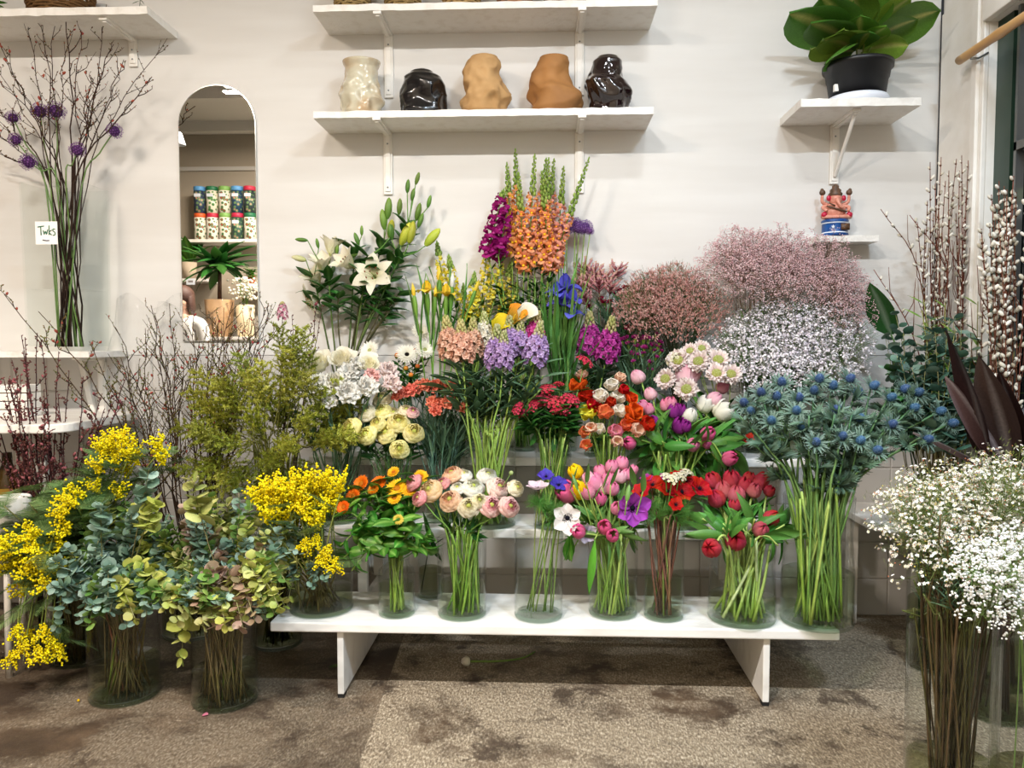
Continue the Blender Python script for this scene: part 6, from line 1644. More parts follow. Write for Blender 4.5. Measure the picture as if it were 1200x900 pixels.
for px, py in scatter(26, 85, 610, 85, 62):
    hd = P(px, py, v_fm.y - .12 + R.uniform(-.1, .06))
    t, pts, td = stem_thing('mimosa_foliage', 'feathery mimosa branch without blossom', 'feathery mimosa branches', v_fm, hd, .003, C('#6a6a3a'), cat='foliage', arch=.2)
    for i in range(8):
        p, dd = along(pts, R.uniform(.6, 1.0)); a = R.uniform(0, 6.28)
        put(t, 'frond', R.choice(MFE), p, dd * .5 + Vector((math.cos(a), math.sin(a), .0)), R.uniform(-.6, .6), R.uniform(.10, .15), kind='stuff')

# olive asparagus fern
v_fer = vase(P(322, 560, 2.98).x, 2.98, 0, .10, .74, 'tall dark glass floor vase of olive fern behind the mimosa', water=.4, mw=M_MURKY)
def plume(mb):
    c0, c1, c2 = C('#94a032'), C('#c4c254'), C('#748a2e')
    for k in range(16):
        t = k / 16; a = k * 2.399; b = Vector((0, 0, t * .9)); l = .42 * (1 - .55 * t)
        e = b + Vector((math.cos(a) * l, math.sin(a) * l, l * .75))
        tube(mb, [b, e], .006, .003, 3, c2, cap=False)
        for j in range(16):
            q = b.lerp(e, .15 + .85 * j / 16)
            for m in range(3):
                n_ = Vector((R.gauss(0, 1), R.gauss(0, 1), R.gauss(.5, 1))).normalized()
                f = q + n_ * .085; x = n_.orthogonal() * .012
                mb.add([q - x, q + x, f], [(0, 1, 2)], mix(mix(c0, c1, R.random()), c2, R.random() * .4))
PL = [cached(('plume', i), plume, M_LEAF) for i in range(3)]
for px, py in scatter(36, 318, 480, 80, 56) + [(250, 520), (262, 500), (355, 405), (330, 402), (345, 415), (385, 500), (270, 535), (300, 530)]:
    hd = P(px, py + 18, v_fer.y + R.uniform(-.14, .08))
    t, pts, td = stem_thing('asparagus_fern', 'olive green plume of asparagus fern behind the mimosa', 'olive asparagus fern plumes', v_fer, hd, .0025, C('#6a6a2c'), cat='foliage', arch=.2)
    put(t, 'plume', R.choice(PL), pts[-1], facing(td, .25, .5), R.uniform(0, 6), .15, kind='stuff')
    p, dd = along(pts, .88); put(t, 'plume', R.choice(PL), p, dd + Vector((R.uniform(-.7, .7), R.uniform(-.7, 0), .2)), R.uniform(0, 6), .13, kind='stuff')

# ---------------------------------------------------------------- twiggy branches
def branch(label, group, pts, r=.0035, nside=8, side=.16, buds=14, bc=(C('#b8505a'), C('#7a8a4a')), c0=C('#33261c'), c1=C('#4a382a'), name='branch', wob=.012, bs=.0045, t0=.3, dense=1.0):
    pts = [p + Vector((R.uniform(-1, 1), R.uniform(-1, 1), 0)) * wob * (1 if 0 < i < len(pts) - 1 else 0) for i, p in enumerate(pts)]
    b = pts[0].copy(); t = thing(name, label, 'branch', b, group)
    mb = MB(); tube(mb, [p - b for p in pts], r, r * .35, 5, c0, c1)
    tips = [(pts, r * .6)]
    for i in range(nside):
        tt = t0 + (1 - t0) * (i + R.random()) / nside * .95
        p, d = along(pts, tt); a = R.uniform(0, 6.28); o = (d * .8 + Vector((math.cos(a), math.sin(a), R.uniform(0, .4))) * .75).normalized()
        L = side * R.uniform(.35, 1.1) * (1.15 - tt * .6)
        q = [p, p + o * L * .4 + Vector((R.uniform(-1, 1), R.uniform(-1, 1), 0)) * .01, p + o * L * .75 + Vector((R.uniform(-1, 1), R.uniform(-1, 1), .6)) * .014, p + o * L + Vector((0, 0, .2 * L))]
        tube(mb, [x - b for x in q], r * .5, r * .2, 4, c0, c1); tips.append((q, r * .3))
        if L > side * .6:
            p2, d2 = along(q, R.uniform(.4, .7)); a = R.uniform(0, 6.28); o2 = (d2 * .7 + Vector((math.cos(a), math.sin(a), .2))).normalized()
            q2 = [p2, p2 + o2 * L * .25, p2 + o2 * L * .45 + Vector((0, 0, .01))]
            tube(mb, [x - b for x in q2], r * .35, r * .2, 3, c0, c1); tips.append((q2, r * .2))
    obj('wood', mb.mesh('wood', M_BARK), t)
    m2 = MB(); k = 0
    for q, rr in tips:
        n = int((buds if q is pts else buds * .4) * dense)
        for i in range(n):
            p, d = along(q, (t0 if q is pts else .15) + (1 - (t0 if q is pts else .15)) * (i + R.random()) / max(1, n))
            a = R.uniform(0, 6.28); o = (Vector((math.cos(a), math.sin(a), .5)) + d * .6).normalized()
            big = R.random() < .05; s = bs * R.uniform(.6, 1.1) * (2.0 if big else 1)
            ell(m2, (0, 0, s), (s * .6, s * .6, s), (bc[0] if big else mix(bc[0], bc[1], .5 + .5 * R.random()) if R.random() < .75 else bc[1]), 5, 4, M=dmat(p - b + o * rr, o, 0)); k += 1
    o = obj('buds', m2.mesh('buds', M_PETAL), t); o['kind'] = 'stuff'
    return t
v_qui = vase(P(222, 560, 3.08).x, 3.08, 0, .12, .46, 'floor vase of budding quince branches below the mirror', water=.4, mw=M_MURKY)
QB = (C('#a85048'), C('#6d7a38'))
for i in range(30):
    px = 135 + (330 - 135) * ((i * .618) % 1); py = 352 + R.uniform(0, 70) + (30 if px < 160 else 0)
    hd = P(px, py, v_qui.y + R.uniform(-.13, .12))
    branch('thorny brown quince branch with pink buds below the mirror', 'quince branches below the mirror', stem_path(v_qui, hd, .03), .0036, 10, .2, 20, QB, wob=.014, t0=.42, bs=.0036)
v_che = vase(P(60, 600, 2.95).x, 2.95, 0, .10, .42, 'floor vase of dark reddish cherry branches by the side counter', water=.4, mw=M_MURKY)
for i in range(42):
    px = R.choice([R.uniform(-20, 60), R.uniform(0, 150)]); py = R.uniform(385, 520) if px < 50 or px > 60 else R.uniform(440, 520)
    hd = P(px, py, v_che.y - .05 + R.uniform(-.15, .1))
    branch('dark reddish cherry branch with pink tipped buds', 'dark cherry branches with pink tipped buds', stem_path(v_che, hd, .02), .004, 4, .10, 34, (C('#b06a70'), C('#6a4038')), C('#2a1817'), C('#46292a'), wob=.006, bs=.0048, t0=.3)
# quince branches leaning in from the shelf side, and the lone twigs
for (ax, ay, ex, ey, lb) in [(180, 620, 5, 345, 'long quince branch arching out beneath the square vase'), (190, 600, 45, 365, 'quince branch with red buds below the square vase shelf'), (185, 640, 105, 400, 'quince branch leaning before the shelf prop')]:
    b0 = Vector((v_qui.x - .03, v_qui.y, v_qui.z + .02)); m = P(ax, ay, 2.95); e = P(ex, ey, 2.85)
    branch(lb, None, catmull([b0, Vector((v_qui.x - .08, v_qui.y - .05, v_qui.z + .47)), m.lerp(e, .5) + Vector((.05, 0, 0)), e], 5), .004, 9, .16, 26, QB, t0=.45)
for i, (px, py, lb) in enumerate([(372, 352, 'short dark twig standing before the lily leaves'), (366, 380, 'slim dark twig beside the cream rose'), (378, 358, 'dark twig forking below the hanging lily'), (342, 370, 'thin dark twig slanting toward the mirror'), (331, 360, 'twig with a pink hyacinth-like tuft above the fern')]):
    hd = P(px, py, v_fer.y + .08)
    t = branch(lb, None, stem_path(v_fer, hd, .01), .0032, 3, .05, 12, (C('#8a4a50'), C('#6a4a3a')), C('#2e2022'), C('#4a3234'), t0=.7, wob=.004)
    if i == 4:
        put(t, 'bloom', cached(('tuft',), lambda mb: spike_stock(mb, 3.2, 1.0, C('#e09ab4'), C('#eab8c8'), 24, .1), M_PETAL), hd + Vector((0, 0, -.05)), (0, 0, 1), 0, .022)

# the tall square vase on the wall shelf
SVY = YB - .16
def sq_vase():
    xl, xr = P(49, 400, SVY).x, P(115, 400, SVY).x; zt = P(60, 219, SVY).z; z0 = zw_ + .0265
    cx = (xl + xr) / 2; hw = (xr - xl) / 2; h = zt - z0
    t = thing('square_glass_vase', 'tall square glass vase of twigs and alliums on the wall shelf', 'vase', (cx, SVY, z0))
    th = .006
    def walls(mb):
        v = []
        for (w_, z) in ((hw, 0), (hw * 1.05, h), (hw * 1.05 - th, h), (hw - th, .02)):
            v += [(-w_, -w_ * .8, z), (w_, -w_ * .8, z), (w_, w_ * .8, z), (-w_, w_ * .8, z)]
        f = [(3, 2, 1, 0)]
        for q in range(3): f += [(q * 4 + i, q * 4 + (i + 1) % 4, q * 4 + 4 + (i + 1) % 4, q * 4 + 4 + i) for i in range(4)]
        f.append((12, 13, 14, 15)); mb.add(v, f)
    quick('glass_wall', walls, M_GLASS, t, smooth=False)
    hh = h * .37
    quick('water', lambda mb: box(mb, (-hw + th + .001, -hw * .8 + th + .001, .021), (hw - th - .001, hw * .8 - th - .001, hh)), M_CLEAR, t, smooth=False)
    v = Vase(); v.x, v.y, v.z, v.r, v.rb, v.rn, v.h = cx, SVY, z0, hw * .8, hw * .8, hw * .85, h
    return v, hw
v_sq, hwq = sq_vase()
TB = (C('#b8584a'), C('#5f5a34'))
for (px, py, d) in [(28, -15, 0), (75, -15, -.05), (95, 35, -.02), (62, 5, 0), (125, 5, .02), (196, 45, -.02), (178, 90, -.05), (133, 52, 0), (145, 70, -.04), (107, 90, .02), (118, 88, -.03), (0, 52, 0), (-10, 70, -.04), (50, 20, 0), (-15, 150, -.04), (-12, 115, .0), (75, 48, -.05), (20, 95, 0), (-18, 175, 0)]:
    hd = P(px, py, v_sq.y + d)
    branch('tall twig with tiny red buds in the square glass vase', 'tall twigs in the square glass vase', stem_path(v_sq, hd, .015), R.uniform(.0026, .0044), 7, .16, 12, TB, C('#2e211c'), C('#4a352c'), wob=.012, t0=.5, dense=.8)
def f_al2(t, pts, pos, d, s, h):
    bloom_solid(t, ('bloom', 'allium2', R.randint(0, 1)), lambda mb: b_allium(mb, C('#6a3a80'), C('#9a62ac'), 110), M_PETAL, pos, d, s)
heads_do('allium', 'purple allium among the tall twigs', 'purple alliums in the square vase', v_sq, [(14, 137, 9), (46, 129, 11), (65, 128, 12), (17, 163, 9), (32, 188, 11), (91, 174, 10), (135, 152, 10)], f_al2, .06, 1.0, .0035, C('#6a8a4a'), f=.15, base_off=.2)
t = thing('price_sign', 'small white paper sign with handwritten green letters on the square vase', 'sign', P(54.5, 273, v_sq.y - hwq * .86))
SG = 27 / 2 * (v_sq.y - .1) / 900
quick('paper', lambda mb: box(mb, (-SG, -.0008, -SG), (SG, 0, SG)), flat_mat('paper', rgb('#f4f1ec'), .7), t, smooth=False)
strokes = [[(-.82, .42), (-.2, .5)], [(-.52, .45), (-.5, -.3)],
           [(-.28, .12), (-.2, -.22), (-.08, .05), (.02, -.22), (.14, .2)],
           [(.28, .55), (.26, -.28)], [(.52, .15), (.28, -.05), (.5, -.3)],
           [(.84, .2), (.68, .24), (.62, .1), (.8, -.05), (.82, -.25), (.62, -.32)]]
def wr_(mb):
    for s in strokes: tube(mb, catmull([(x * SG * .95, -.0014, y * SG + .1 * SG) for x, y in s], 4), SG * .05, n=4)
quick('handwriting', wr_, flat_mat('green_ink', rgb('#2f6a4a'), .5), t)
quick('underline', lambda mb: tube(mb, [(-.35 * SG, -.0014, -.62 * SG), (0, -.0014, -.68 * SG), (.25 * SG, -.0014, -.66 * SG)], SG * .05, n=4), flat_mat('dark_ink', rgb('#2b2f45'), .5), t)

# clear wrapping film behind the quince
def film(name, label, pix, Y, seed):
    rr = random.Random(seed)
    n = 22; x0, y0, x1, y1 = pix
    vs = []
    ph = [rr.uniform(0, 6) for _ in range(12)]
    for j in range(n + 1):
        for i in range(n + 1):
            u, v = i / n, j / n
            cx = x0 + (x1 - x0) * u + 8 * math.sin(v * 7 + ph[0]) ; cy = y0 + (y1 - y0) * v + 9 * math.sin(u * 8 + ph[1])
            p = P(cx, cy, Y + .03 * math.sin(u * 9 + v * 5 + ph[2]) + .02 * math.sin(v * 17 - u * 6 + ph[3]) + .02 * math.sin(u * 31 + ph[4] + v * 9) * math.sin(v * 23 + ph[5]) + .012 * abs(math.sin(u * 13 + v * 29)) + rr.uniform(-.012, .012) + .05 * math.cos(u * PI))
            vs.append(tuple(p))
    org = P((x0 + x1) / 2, y1, Y)
    t = thing(name, label, 'wrapping', org)
    mb = MB(); mb.add([tuple(Vector(v) - org) for v in vs], gfaces(n, n)); o = obj('film', mb.mesh('film', M_FOIL), t)
    m = o.modifiers.new('thick', 'SOLIDIFY'); m.thickness = .0006
film('clear_wrapping', 'crumpled clear film bunched behind the quince branches', (128, 352, 205, 560), 3.27, 3)
film('clear_wrapping', 'crumpled clear film below the mirror', (190, 362, 300, 570), 3.28, 5)
film('clear_wrapping', 'crumpled clear film on the floor beside the mimosa', (-30, 700, 45, 790), 2.72, 9)

# ---------------------------------------------------------------- side counter
CX = P(80, 485, 2.85).x; CZ = P(40, 497, 2.82).z
t = thing('side_counter', 'pale side counter with a rounded corner below the wall shelf', 'counter', (CX, 2.8, 0))
def ct(mb, z, th, xr=0, d0=0):
    pts = [(xr - .1 + .1 * math.sin(k * PI / 16), d0 + .1 - .1 * math.cos(k * PI / 16)) for k in range(9)] + [(xr, .56), (-1.5, .56), (-1.5, d0)]
    n = len(pts); mb.add([(x, y, z - th) for x, y in pts] + [(x, y, z) for x, y in pts], [tuple(range(n - 1, -1, -1)), tuple(range(n, 2 * n))] + [(i, (i + 1) % n, (i + 1) % n + n, i + n) for i in range(n)])
bevel(quick('counter_top', lambda mb: ct(mb, CZ, .035), M_PAINT, t, smooth=False), .005)
ZL = .50
bevel(quick('lower_board', lambda mb: ct(mb, ZL, .03, -.1, .1), M_PAINT, t, smooth=False), .005)
for x in (-.17, -1.4):
    for y in (.15, .5): quick('post', lambda mb: box(mb, (x - .02, y - .02, 0), (x + .02, y + .02, CZ - .0355)), M_PAINT, t, smooth=False)
# slatted white crate on the counter
t = thing('slatted_box', 'small white slatted box on the side counter', 'box', (P(10, 480, 3.1).x, 3.12, CZ + .001))
for k in range(4): bevel(quick('slat', lambda mb: box(mb, (-.09, -.06, k * .034), (.09, .06, k * .034 + .03)), M_PAINT, t, M=Matrix.Rotation(rad(8), 4, 'Z'), smooth=False), .003)
t = thing('glass_bottle', 'dark amber bottle under the side counter', 'bottle', (P(8, 530, 3.0).x, 3.0, ZL + .001))
quick('body', lambda mb: lathe(mb, [(.001, 0), (.045, 0), (.05, .01), (.05, .16), (.02, .21), (.018, .26)], 20, cap1=True), flat_mat('amber_glass', rgb('#3a2a10'), .08), t)
quick('label_band', lambda mb: lathe(mb, [(.0506, .04), (.0506, .12)], 20), flat_mat('amber_label', rgb('#8a6a1e'), .5), t)
def rib(mb):
    n = 48; pr = [(.055, 0), (.06, .01), (.063, .13), (.058, .135), (.055, .03), (.001, .03)]
    lathe(mb, pr, n); v = mb.v[-1]
    for j in range(3):
        for k in range(n):
            if k % 2: v[j * n + k, :2] *= .95
t = quick('ribbed_pot', rib, M_PAINT, None, (P(18, 560, 2.72).x - .02, 2.74, ZL - .32 + .001))
t.location = (P(14, 600, 2.7).x, 2.68, 0.0); 
bpy.data.objects.remove(t)
t = thing('plastic_stool', 'white stool beside the cherry branches', 'stool', (P(10, 600, 2.72).x, 2.74, 0))
quick('seat', lambda mb: lathe(mb, [(.001, .50), (.12, .50), (.125, .49), (.12, .475), (.001, .475)], 28), M_PAINT, t)
for k in range(4):
    a = k * PI / 2 + .4
    quick('leg', lambda mb: tube(mb, [(math.cos(a) * .09, math.sin(a) * .09, .475), (math.cos(a) * .12, math.sin(a) * .12, 0)], .012, n=8), M_PAINT, t)
t = quick('ribbed_pot', rib, M_PAINT, None, (P(10, 600, 2.72).x, 2.74, .501)); tag(t, 'white ribbed pot on the stool beside the cherry branches', 'pot')

# ================================================================ ceramics and baskets
from mathutils import noise as mnoise
def crumple(name, label, px0, px1, pyt, prof, mat, seed, amp=.10, Y=YB - .115, zb=None, folds=2.2, neck=False, ridge=.12):
    zb = zm + .0285 if zb is None else zb
    w_ = (px1 - px0) * Y / 900; H = P((px0 + px1) / 2, pyt, Y).z - zb
    cx = P((px0 + px1) / 2, 100, Y).x
    n, m = 72, 60; mb = MB()
    zs = [i / (m - 1) for i in range(m)]
    def rad_(t):
        for i in range(len(prof) - 1):
            if prof[i][0] <= t <= prof[i + 1][0]:
                u = (t - prof[i][0]) / (prof[i + 1][0] - prof[i][0]); u = u * u * (3 - 2 * u)
                return prof[i][1] * (1 - u) + prof[i + 1][1] * u
        return prof[-1][1]
    vs = []
    for t in zs:
        sx = mnoise.noise(Vector((seed * 3, t * 2.6, 1))) * w_ * .16 * math.sin(PI * t); sy = mnoise.noise(Vector((seed * 3, t * 2.6, 7))) * w_ * .14 * math.sin(PI * t)
        for k in range(n):
            a = 2 * PI * k / n; r = rad_(t) * w_ / 2
            q = Vector((math.cos(a), math.sin(a), t * H / w_ * 2)) * folds / 2 + Vector((seed * 7.1, seed, 0))
            f = mnoise.noise(q) + .5 * mnoise.noise(q * 2.3)
            rg = 1 - abs(mnoise.noise(q * 1.3 + Vector((5, 3, 1)))) * 2
            env = math.sin(PI * min(1, t * 1.05 + .08)) ** .5 if not neck else min(1, max(0, (.9 - t) * 4)) * min(1, t * 6 + .3)
            dz = mnoise.noise(q * 1.1 + Vector((9, 9, 9))) * .05 * H * env
            vs.append((sx + r * (1 + (amp * f * 2.4 + ridge * (rg - .5)) * env) * math.cos(a), sy + r * .9 * (1 + (amp * f * 2.4 + ridge * (rg - .5)) * env) * math.sin(a), t * H + dz))
    # inner lip
    for k in range(n):
        a = 2 * PI * k / n; o = vs[(m - 1) * n + k]; vs.append((o[0] * .82, o[1] * .82, o[2] - .003))
    for k in range(n):
        o = vs[m * n + k]; vs.append((o[0] * .8, o[1] * .8, o[2] - .05))
    f = [(i * n + k, i * n + (k + 1) % n, (i + 1) * n + (k + 1) % n, (i + 1) * n + k) for i in range(m + 1) for k in range(n)]
    f.append(tuple(range(n - 1, -1, -1))); f.append(tuple((m + 1) * n + k for k in range(n)))
    vs = [(x, y, max(0, z)) for x, y, z in vs]
    mb.add(vs, f)
    o = obj(name, mb.mesh(name, mat), None, (cx, Y, zb)); tag(o, label, 'vase')
    return o
M_CEL = flat_mat('pale_celadon_glaze', rgb('#c9c3ac'), .12, c2=rgb('#b08a5e'), vscale=9, vrange=(.45, .75), coat=.6)
M_BLK = flat_mat('black_satin_glaze', rgb('#141315'), .22, coat=.4)
M_CLY = flat_mat('buff_clay', rgb('#c19a68'), .8, bump=.2, bscale=60, c2=rgb('#ab8453'), vscale=8)
M_TER = flat_mat('brown_clay', rgb('#a6743f'), .75, bump=.2, bscale=60, c2=rgb('#8f6234'), vscale=8)
M_AUB = flat_mat('dark_aubergine_glaze', rgb('#180a0d'), .05, coat=1)
crumple('ceramic_vase', 'crumpled pale celadon ceramic vase with a flared neck on the wall shelf', 400, 448, 73, [(0, .82), (.12, .95), (.35, 1.0), (.52, .92), (.68, .74), (.85, .78), (1, .92)], M_CEL, 1.3, .09, neck=True, ridge=.16)
crumple('ceramic_vase', 'low crumpled black ceramic vase on the wall shelf', 469, 521, 81, [(0, .88), (.15, .96), (.4, 1.02), (.62, .94), (.8, .8), (.93, .5), (1, .16)], M_BLK, 2.7, .09, ridge=.22, folds=1.7)
crumple('ceramic_vase', 'tall crumpled buff clay vase on the wall shelf', 542, 593, 65, [(0, .85), (.15, .97), (.35, 1.02), (.5, .9), (.7, .82), (.88, .78), (.96, .62), (1, .35)], M_CLY, 4.1, .08, folds=2.4, ridge=.2)
crumple('ceramic_vase', 'crumpled brown clay vase with a narrow top on the wall shelf', 620, 678, 68, [(0, .9), (.12, 1.0), (.35, 1.0), (.55, .85), (.75, .72), (.9, .64), (1, .56)], M_TER, 6.2, .08, folds=1.6, ridge=.16)
crumple('ceramic_vase', 'crumpled glossy dark aubergine vase on the wall shelf', 687, 737, 65, [(0, .75), (.15, .9), (.35, 1.02), (.5, .98), (.64, .78), (.75, .72), (.88, .68), (.96, .5), (1, .14)], M_AUB, 8.8, .10, ridge=.2, folds=1.8)

def basket(cx_px, w_px, label, c, Y, z, Hh=.15, tw=9, group=None, flare=1.15):
    t = thing('woven_basket', label, 'basket', (P(cx_px, 5, Y).x, Y, z), group)
    r0 = w_px / 2 * Y / 900
    def wv(mb):
        rows = int(Hh / .011)
        for j in range(rows):
            z_ = j * .011 + .006; r = r0 * (.94 + (flare - .94) * (j / rows) ** .7)
            n = 40; pts = [(math.cos(2 * PI * k / n) * (r + (.0022 if (k + j) % 2 else -.0022)), math.sin(2 * PI * k / n) * (r + (.0022 if (k + j) % 2 else -.0022)), z_ + (.0015 if (k // 2 + j) % 2 else -.0015)) for k in range(n + 1)]
            tube(mb, pts, .0062, n=5, c=mix(c, (.05, .03, .02), R.uniform(0, .3)), cap=False)
    quick('weave', wv, M_BARK, t)['kind'] = 'stuff'
    quick('base', lambda mb: lathe(mb, [(.001, 0), (r0 * .9, 0), (r0 * .92, .01), (.001, .01)], 24, mix(c, (0, 0, 0), .4)), M_BARK, t)
    return t
BY = YB - .13
bl = ['first straw basket from the end of the high shelf over the celadon vase', 'second straw basket, above the black ceramic vase', 'third straw basket, with pale braided weave', 'fourth straw basket, reddish brown woven', 'fifth straw basket, above the aubergine vase', 'last pale basket at the far end of the high shelf']
for (cx, w_, c), lb in zip([(413, 38, C('#a8905e')), (472, 38, C('#a8905e')), (541, 40, C('#b8986a')), (603, 37, C('#a87a58')), (662, 44, C('#b09468')), (727, 44, C('#c4ac84'))], bl):
    basket(cx, w_, lb, c, BY, zt_ + .0285, .16)
basket(70, 64, 'round brown wicker basket on the high corner shelf', C('#7a5a36'), YB - .14, zl_ + .033, .14, flare=1.2)
# small trailing sprigs on the high shelf
t = thing('trailing_sprig', 'small grey green sprig at the end of the high corner shelf', 'plant', P(163, 9, YB - .18))
quick('stem', lambda mb: tube(mb, [(0, 0, .1), (.005, 0, .05), (0, 0, .0), (.004, -.005, -.003)], .0015, n=4, c=GD), M_STEM, t)
for k in range(9): put(t, 'leaf', R.choice(L_GREY), t.location + Vector((0, 0, .09 - k * .01)), Vector((math.cos(k * 2.4), math.sin(k * 2.4), -.2)), 0, .03)
t.location.z = zl_ + .0365
t = thing('potted_trailer', 'trailing green plant in a small pot at the edge of the high shelf', 'plant', (P(-18, 5, YB - .14).x, YB - .14, zl_ + .033))
quick('pot', lambda mb: lathe(mb, [(.001, 0), (.04, 0), (.05, .09), (.045, .09), (.04, .07), (.001, .07)], 20), M_PAINT, t)
for k in range(14): put(t, 'leaf', R.choice(L_SPOON), t.location + Vector((0, 0, .07)), Vector((math.cos(k * 2.4), math.sin(k * 2.4), R.uniform(-.1, .8))), 0, .09)

# ---------------------------------------------------------------- fiddle leaf plant
FY = YB - .14
fx = P(1005, 80, FY).x; fz = zr_ + .0325
t = thing('potted_fiddle_leaf', 'leafy fiddle leaf plant in a black nursery pot on the short shelf', 'plant', (fx, FY, fz + .016))
M_POT = flat_mat('black_plastic', rgb('#17171a'), .4)
rp = 36 * FY / 900
pot_ = quick('pot', lambda mb: lathe(mb, [(.001, 0), (rp * .80, 0), (rp * .90, rp * .72), (rp * .925, rp * .72), (rp * .97, rp * 1.02), (rp * 1.04, rp * 1.03), (rp * 1.05, rp * 1.17), (rp * 1.0, rp * 1.18), (rp * .94, rp * 1.03), (rp * .93, rp * 1.0), (.001, rp * 1.0)], 40), M_POT, t)
quick('soil', lambda mb: lathe(mb, [(rp * .93, rp * 1.01), (.001, rp * 1.03)], 24), flat_mat('soil', rgb('#2a1e16'), .95, bump=1, bscale=80), t)
quick('tag', lambda mb: box(mb, (-rp * .85, -rp * .42, .035), (-rp * .70, -rp * .30, .062)), M_PAINT, t, smooth=False)
def flc(mb, c0, c1):
    leaf(mb, W=.36, curl=.7, c0=c0, c1=c1, k=1.35, cup=-.18, nv=10, nu=8, sq=.6, ruf=.03, base=.12, vein=C('#b4b86a'))
    v = mb.v[-1]
    for s_ in range(3, 9):
        for q in (-1, 1):
            pass
FL = [cached(('leaf', 'fiddle', i), lambda mb: flc(mb, (C('#7fa23a'), C('#5f8a30'), C('#8fac42'))[i], (C('#6f9834'), C('#4f7f2c'), C('#7f9f3a'))[i]), M_LEAF) for i in range(3)]
def fleaf(ex, ey, L, y, roll=0, b=(1005, 62), k=None):
    a = P(b[0], b[1], FY); e = P(ex, ey, FY + y); d = (e - a)
    put(t, 'leaf', FL[R.randint(0, 2) if k is None else k], a + d * .1, d, roll * .6, d.length * L * .92)
for (ex, ey, L, y, roll) in [(935, -5, 1.05, -.08, .5), (955, 5, 1.0, -.12, .2), (975, -20, 1.0, -.1, .0), (1000, -25, 1.0, -.12, 0), (1022, -20, 1.0, -.1, -.2), (1050, -15, 1.0, -.08, -.3), (1085, -5, 1.0, -.04, -.8), (1070, 5, .95, -.1, -.5), (1068, 40, .9, -.05, -.9), (942, 38, .9, -.06, .6), (948, 60, .8, -.1, .8), (960, 25, .9, -.12, .4), (1020, 20, .9, -.16, -.1), (990, 15, .95, -.16, .1), (960, 48, .8, -.15, .5), (1040, 15, .9, -.14, -.3), (970, -5, 1, .05, 0), (1035, -10, 1, .05, 0), (1008, 5, 1, -.15, 0)]:
    fleaf(ex, ey, L, y, roll)
for i in range(9):
    a = i * 2.4; quick('stem', lambda mb: tube(mb, [(math.cos(a) * .02, math.sin(a) * .02, rp), (math.cos(a) * .05, math.sin(a) * .05, rp + .09)], .004, .003, 5, C('#7a8a3a')), M_STEM, t)
t2 = quick('saucer', lambda mb: lathe(mb, [(.001, 0), (rp * .86, 0), (rp * .96, .018), (rp * .9, .034), (rp * .87, .034), (rp * .84, .0155), (.001, .0155)], 40), flat_mat('white_plastic', rgb('#e6eaf4'), .3), None, (fx, FY, fz)); tag(t2, 'white saucer under the black nursery pot', 'saucer')

# ---------------------------------------------------------------- figurine
gx = P(978, 270, YB - .06).x; gz = zs_ + .0262
u = 60 * (YB - .06) / 900      # full height
t = thing('figurine', 'small painted elephant-headed figurine on a blue base', 'figurine', (gx, YB - .06, gz))
M_GSK = flat_mat('salmon_ceramic', rgb('#dd9c86'), .45, c2=rgb('#c87f6c'), vscale=60); M_GBR = flat_mat('brown_glaze', rgb('#6a4a34'), .5, c2=rgb('#4a3626'), vscale=90)
M_GRD = flat_mat('crimson_paint', rgb('#b8123a'), .35); M_GBL = flat_mat('blue_tin', rgb('#15539a'), .35, c2=rgb('#0d3a78'), vscale=60); M_GWH = flat_mat('white_print', rgb('#dfe6ee'), .5)
def gm(fn, mat, name, M=None):
    mb = MB(); fn(mb); mb.v = [v * u for v in mb.v]; return obj(name, mb.mesh(name, mat), t, M=M)
bs_ = gm(lambda mb: lathe(mb, [(.001, 0), (.24, 0), (.255, .02), (.235, .08), (.23, .25), (.25, .29), (.235, .31), (.001, .31)], 28), M_GBL, 'base')
gm(lambda mb: (lathe(mb, [(.245, .055), (.237, .075)], 28), lathe(mb, [(.236, .235), (.244, .255)], 28)), M_GWH, 'band')
def star(mb):
    vs = [(-.11, -.236, .16)]
    for k in range(10):
        a = k * PI / 5 + PI / 2; r = .042 if k % 2 == 0 else .018; vs.append((-.11 + r * math.cos(a), -.222 - .008, .16 + r * math.sin(a)))
    mb.add(vs, [(0, 1 + k, 1 + (k + 1) % 10) for k in range(10)])
gm(star, M_GWH, 'star_emblem')
gm(lambda mb: box(mb, (.03, -.245, .10), (.19, -.20, .22)), M_GBR, 'dark_print')
def body(mb):
    ell(mb, (0, 0, .48), (.2, .15, .18), n=18, m=12)           # belly
    ell(mb, (0, -.02, .70), (.12, .11, .12), n=16, m=10)       # head
    tube(mb, catmull([(0, -.11, .70), (.01, -.15, .62), (.05, -.16, .54), (.10, -.16, .53)], 5), .045, .02, 8)   # trunk
    for s_ in (-1, 1):
        tube(mb, catmull([(s_ * .14, 0, .58), (s_ * .24, -.04, .55), (s_ * .2, -.13, .47)], 4), .04, .03, 8)
        tube(mb, catmull([(s_ * .14, .02, .6), (s_ * .24, .0, .66), (s_ * .25, -.02, .78)], 4), .04, .025, 8)
        tube(mb, catmull([(s_ * .1, -.03, .38), (s_ * .25, -.08, .37), (-s_ * .02, -.17, .35)], 5), .06, .035, 8)
gm(body, M_GSK, 'body')
def ears(mb):
    for s_ in (-1, 1): ell(mb, (s_ * .14, -.05, .72), (.045, .03, .055), n=12, m=8); ell(mb, (s_ * .235, -.1, .40), (.06, .05, .055), n=12, m=8)
gm(ears, M_GRD, 'ears_and_knees')
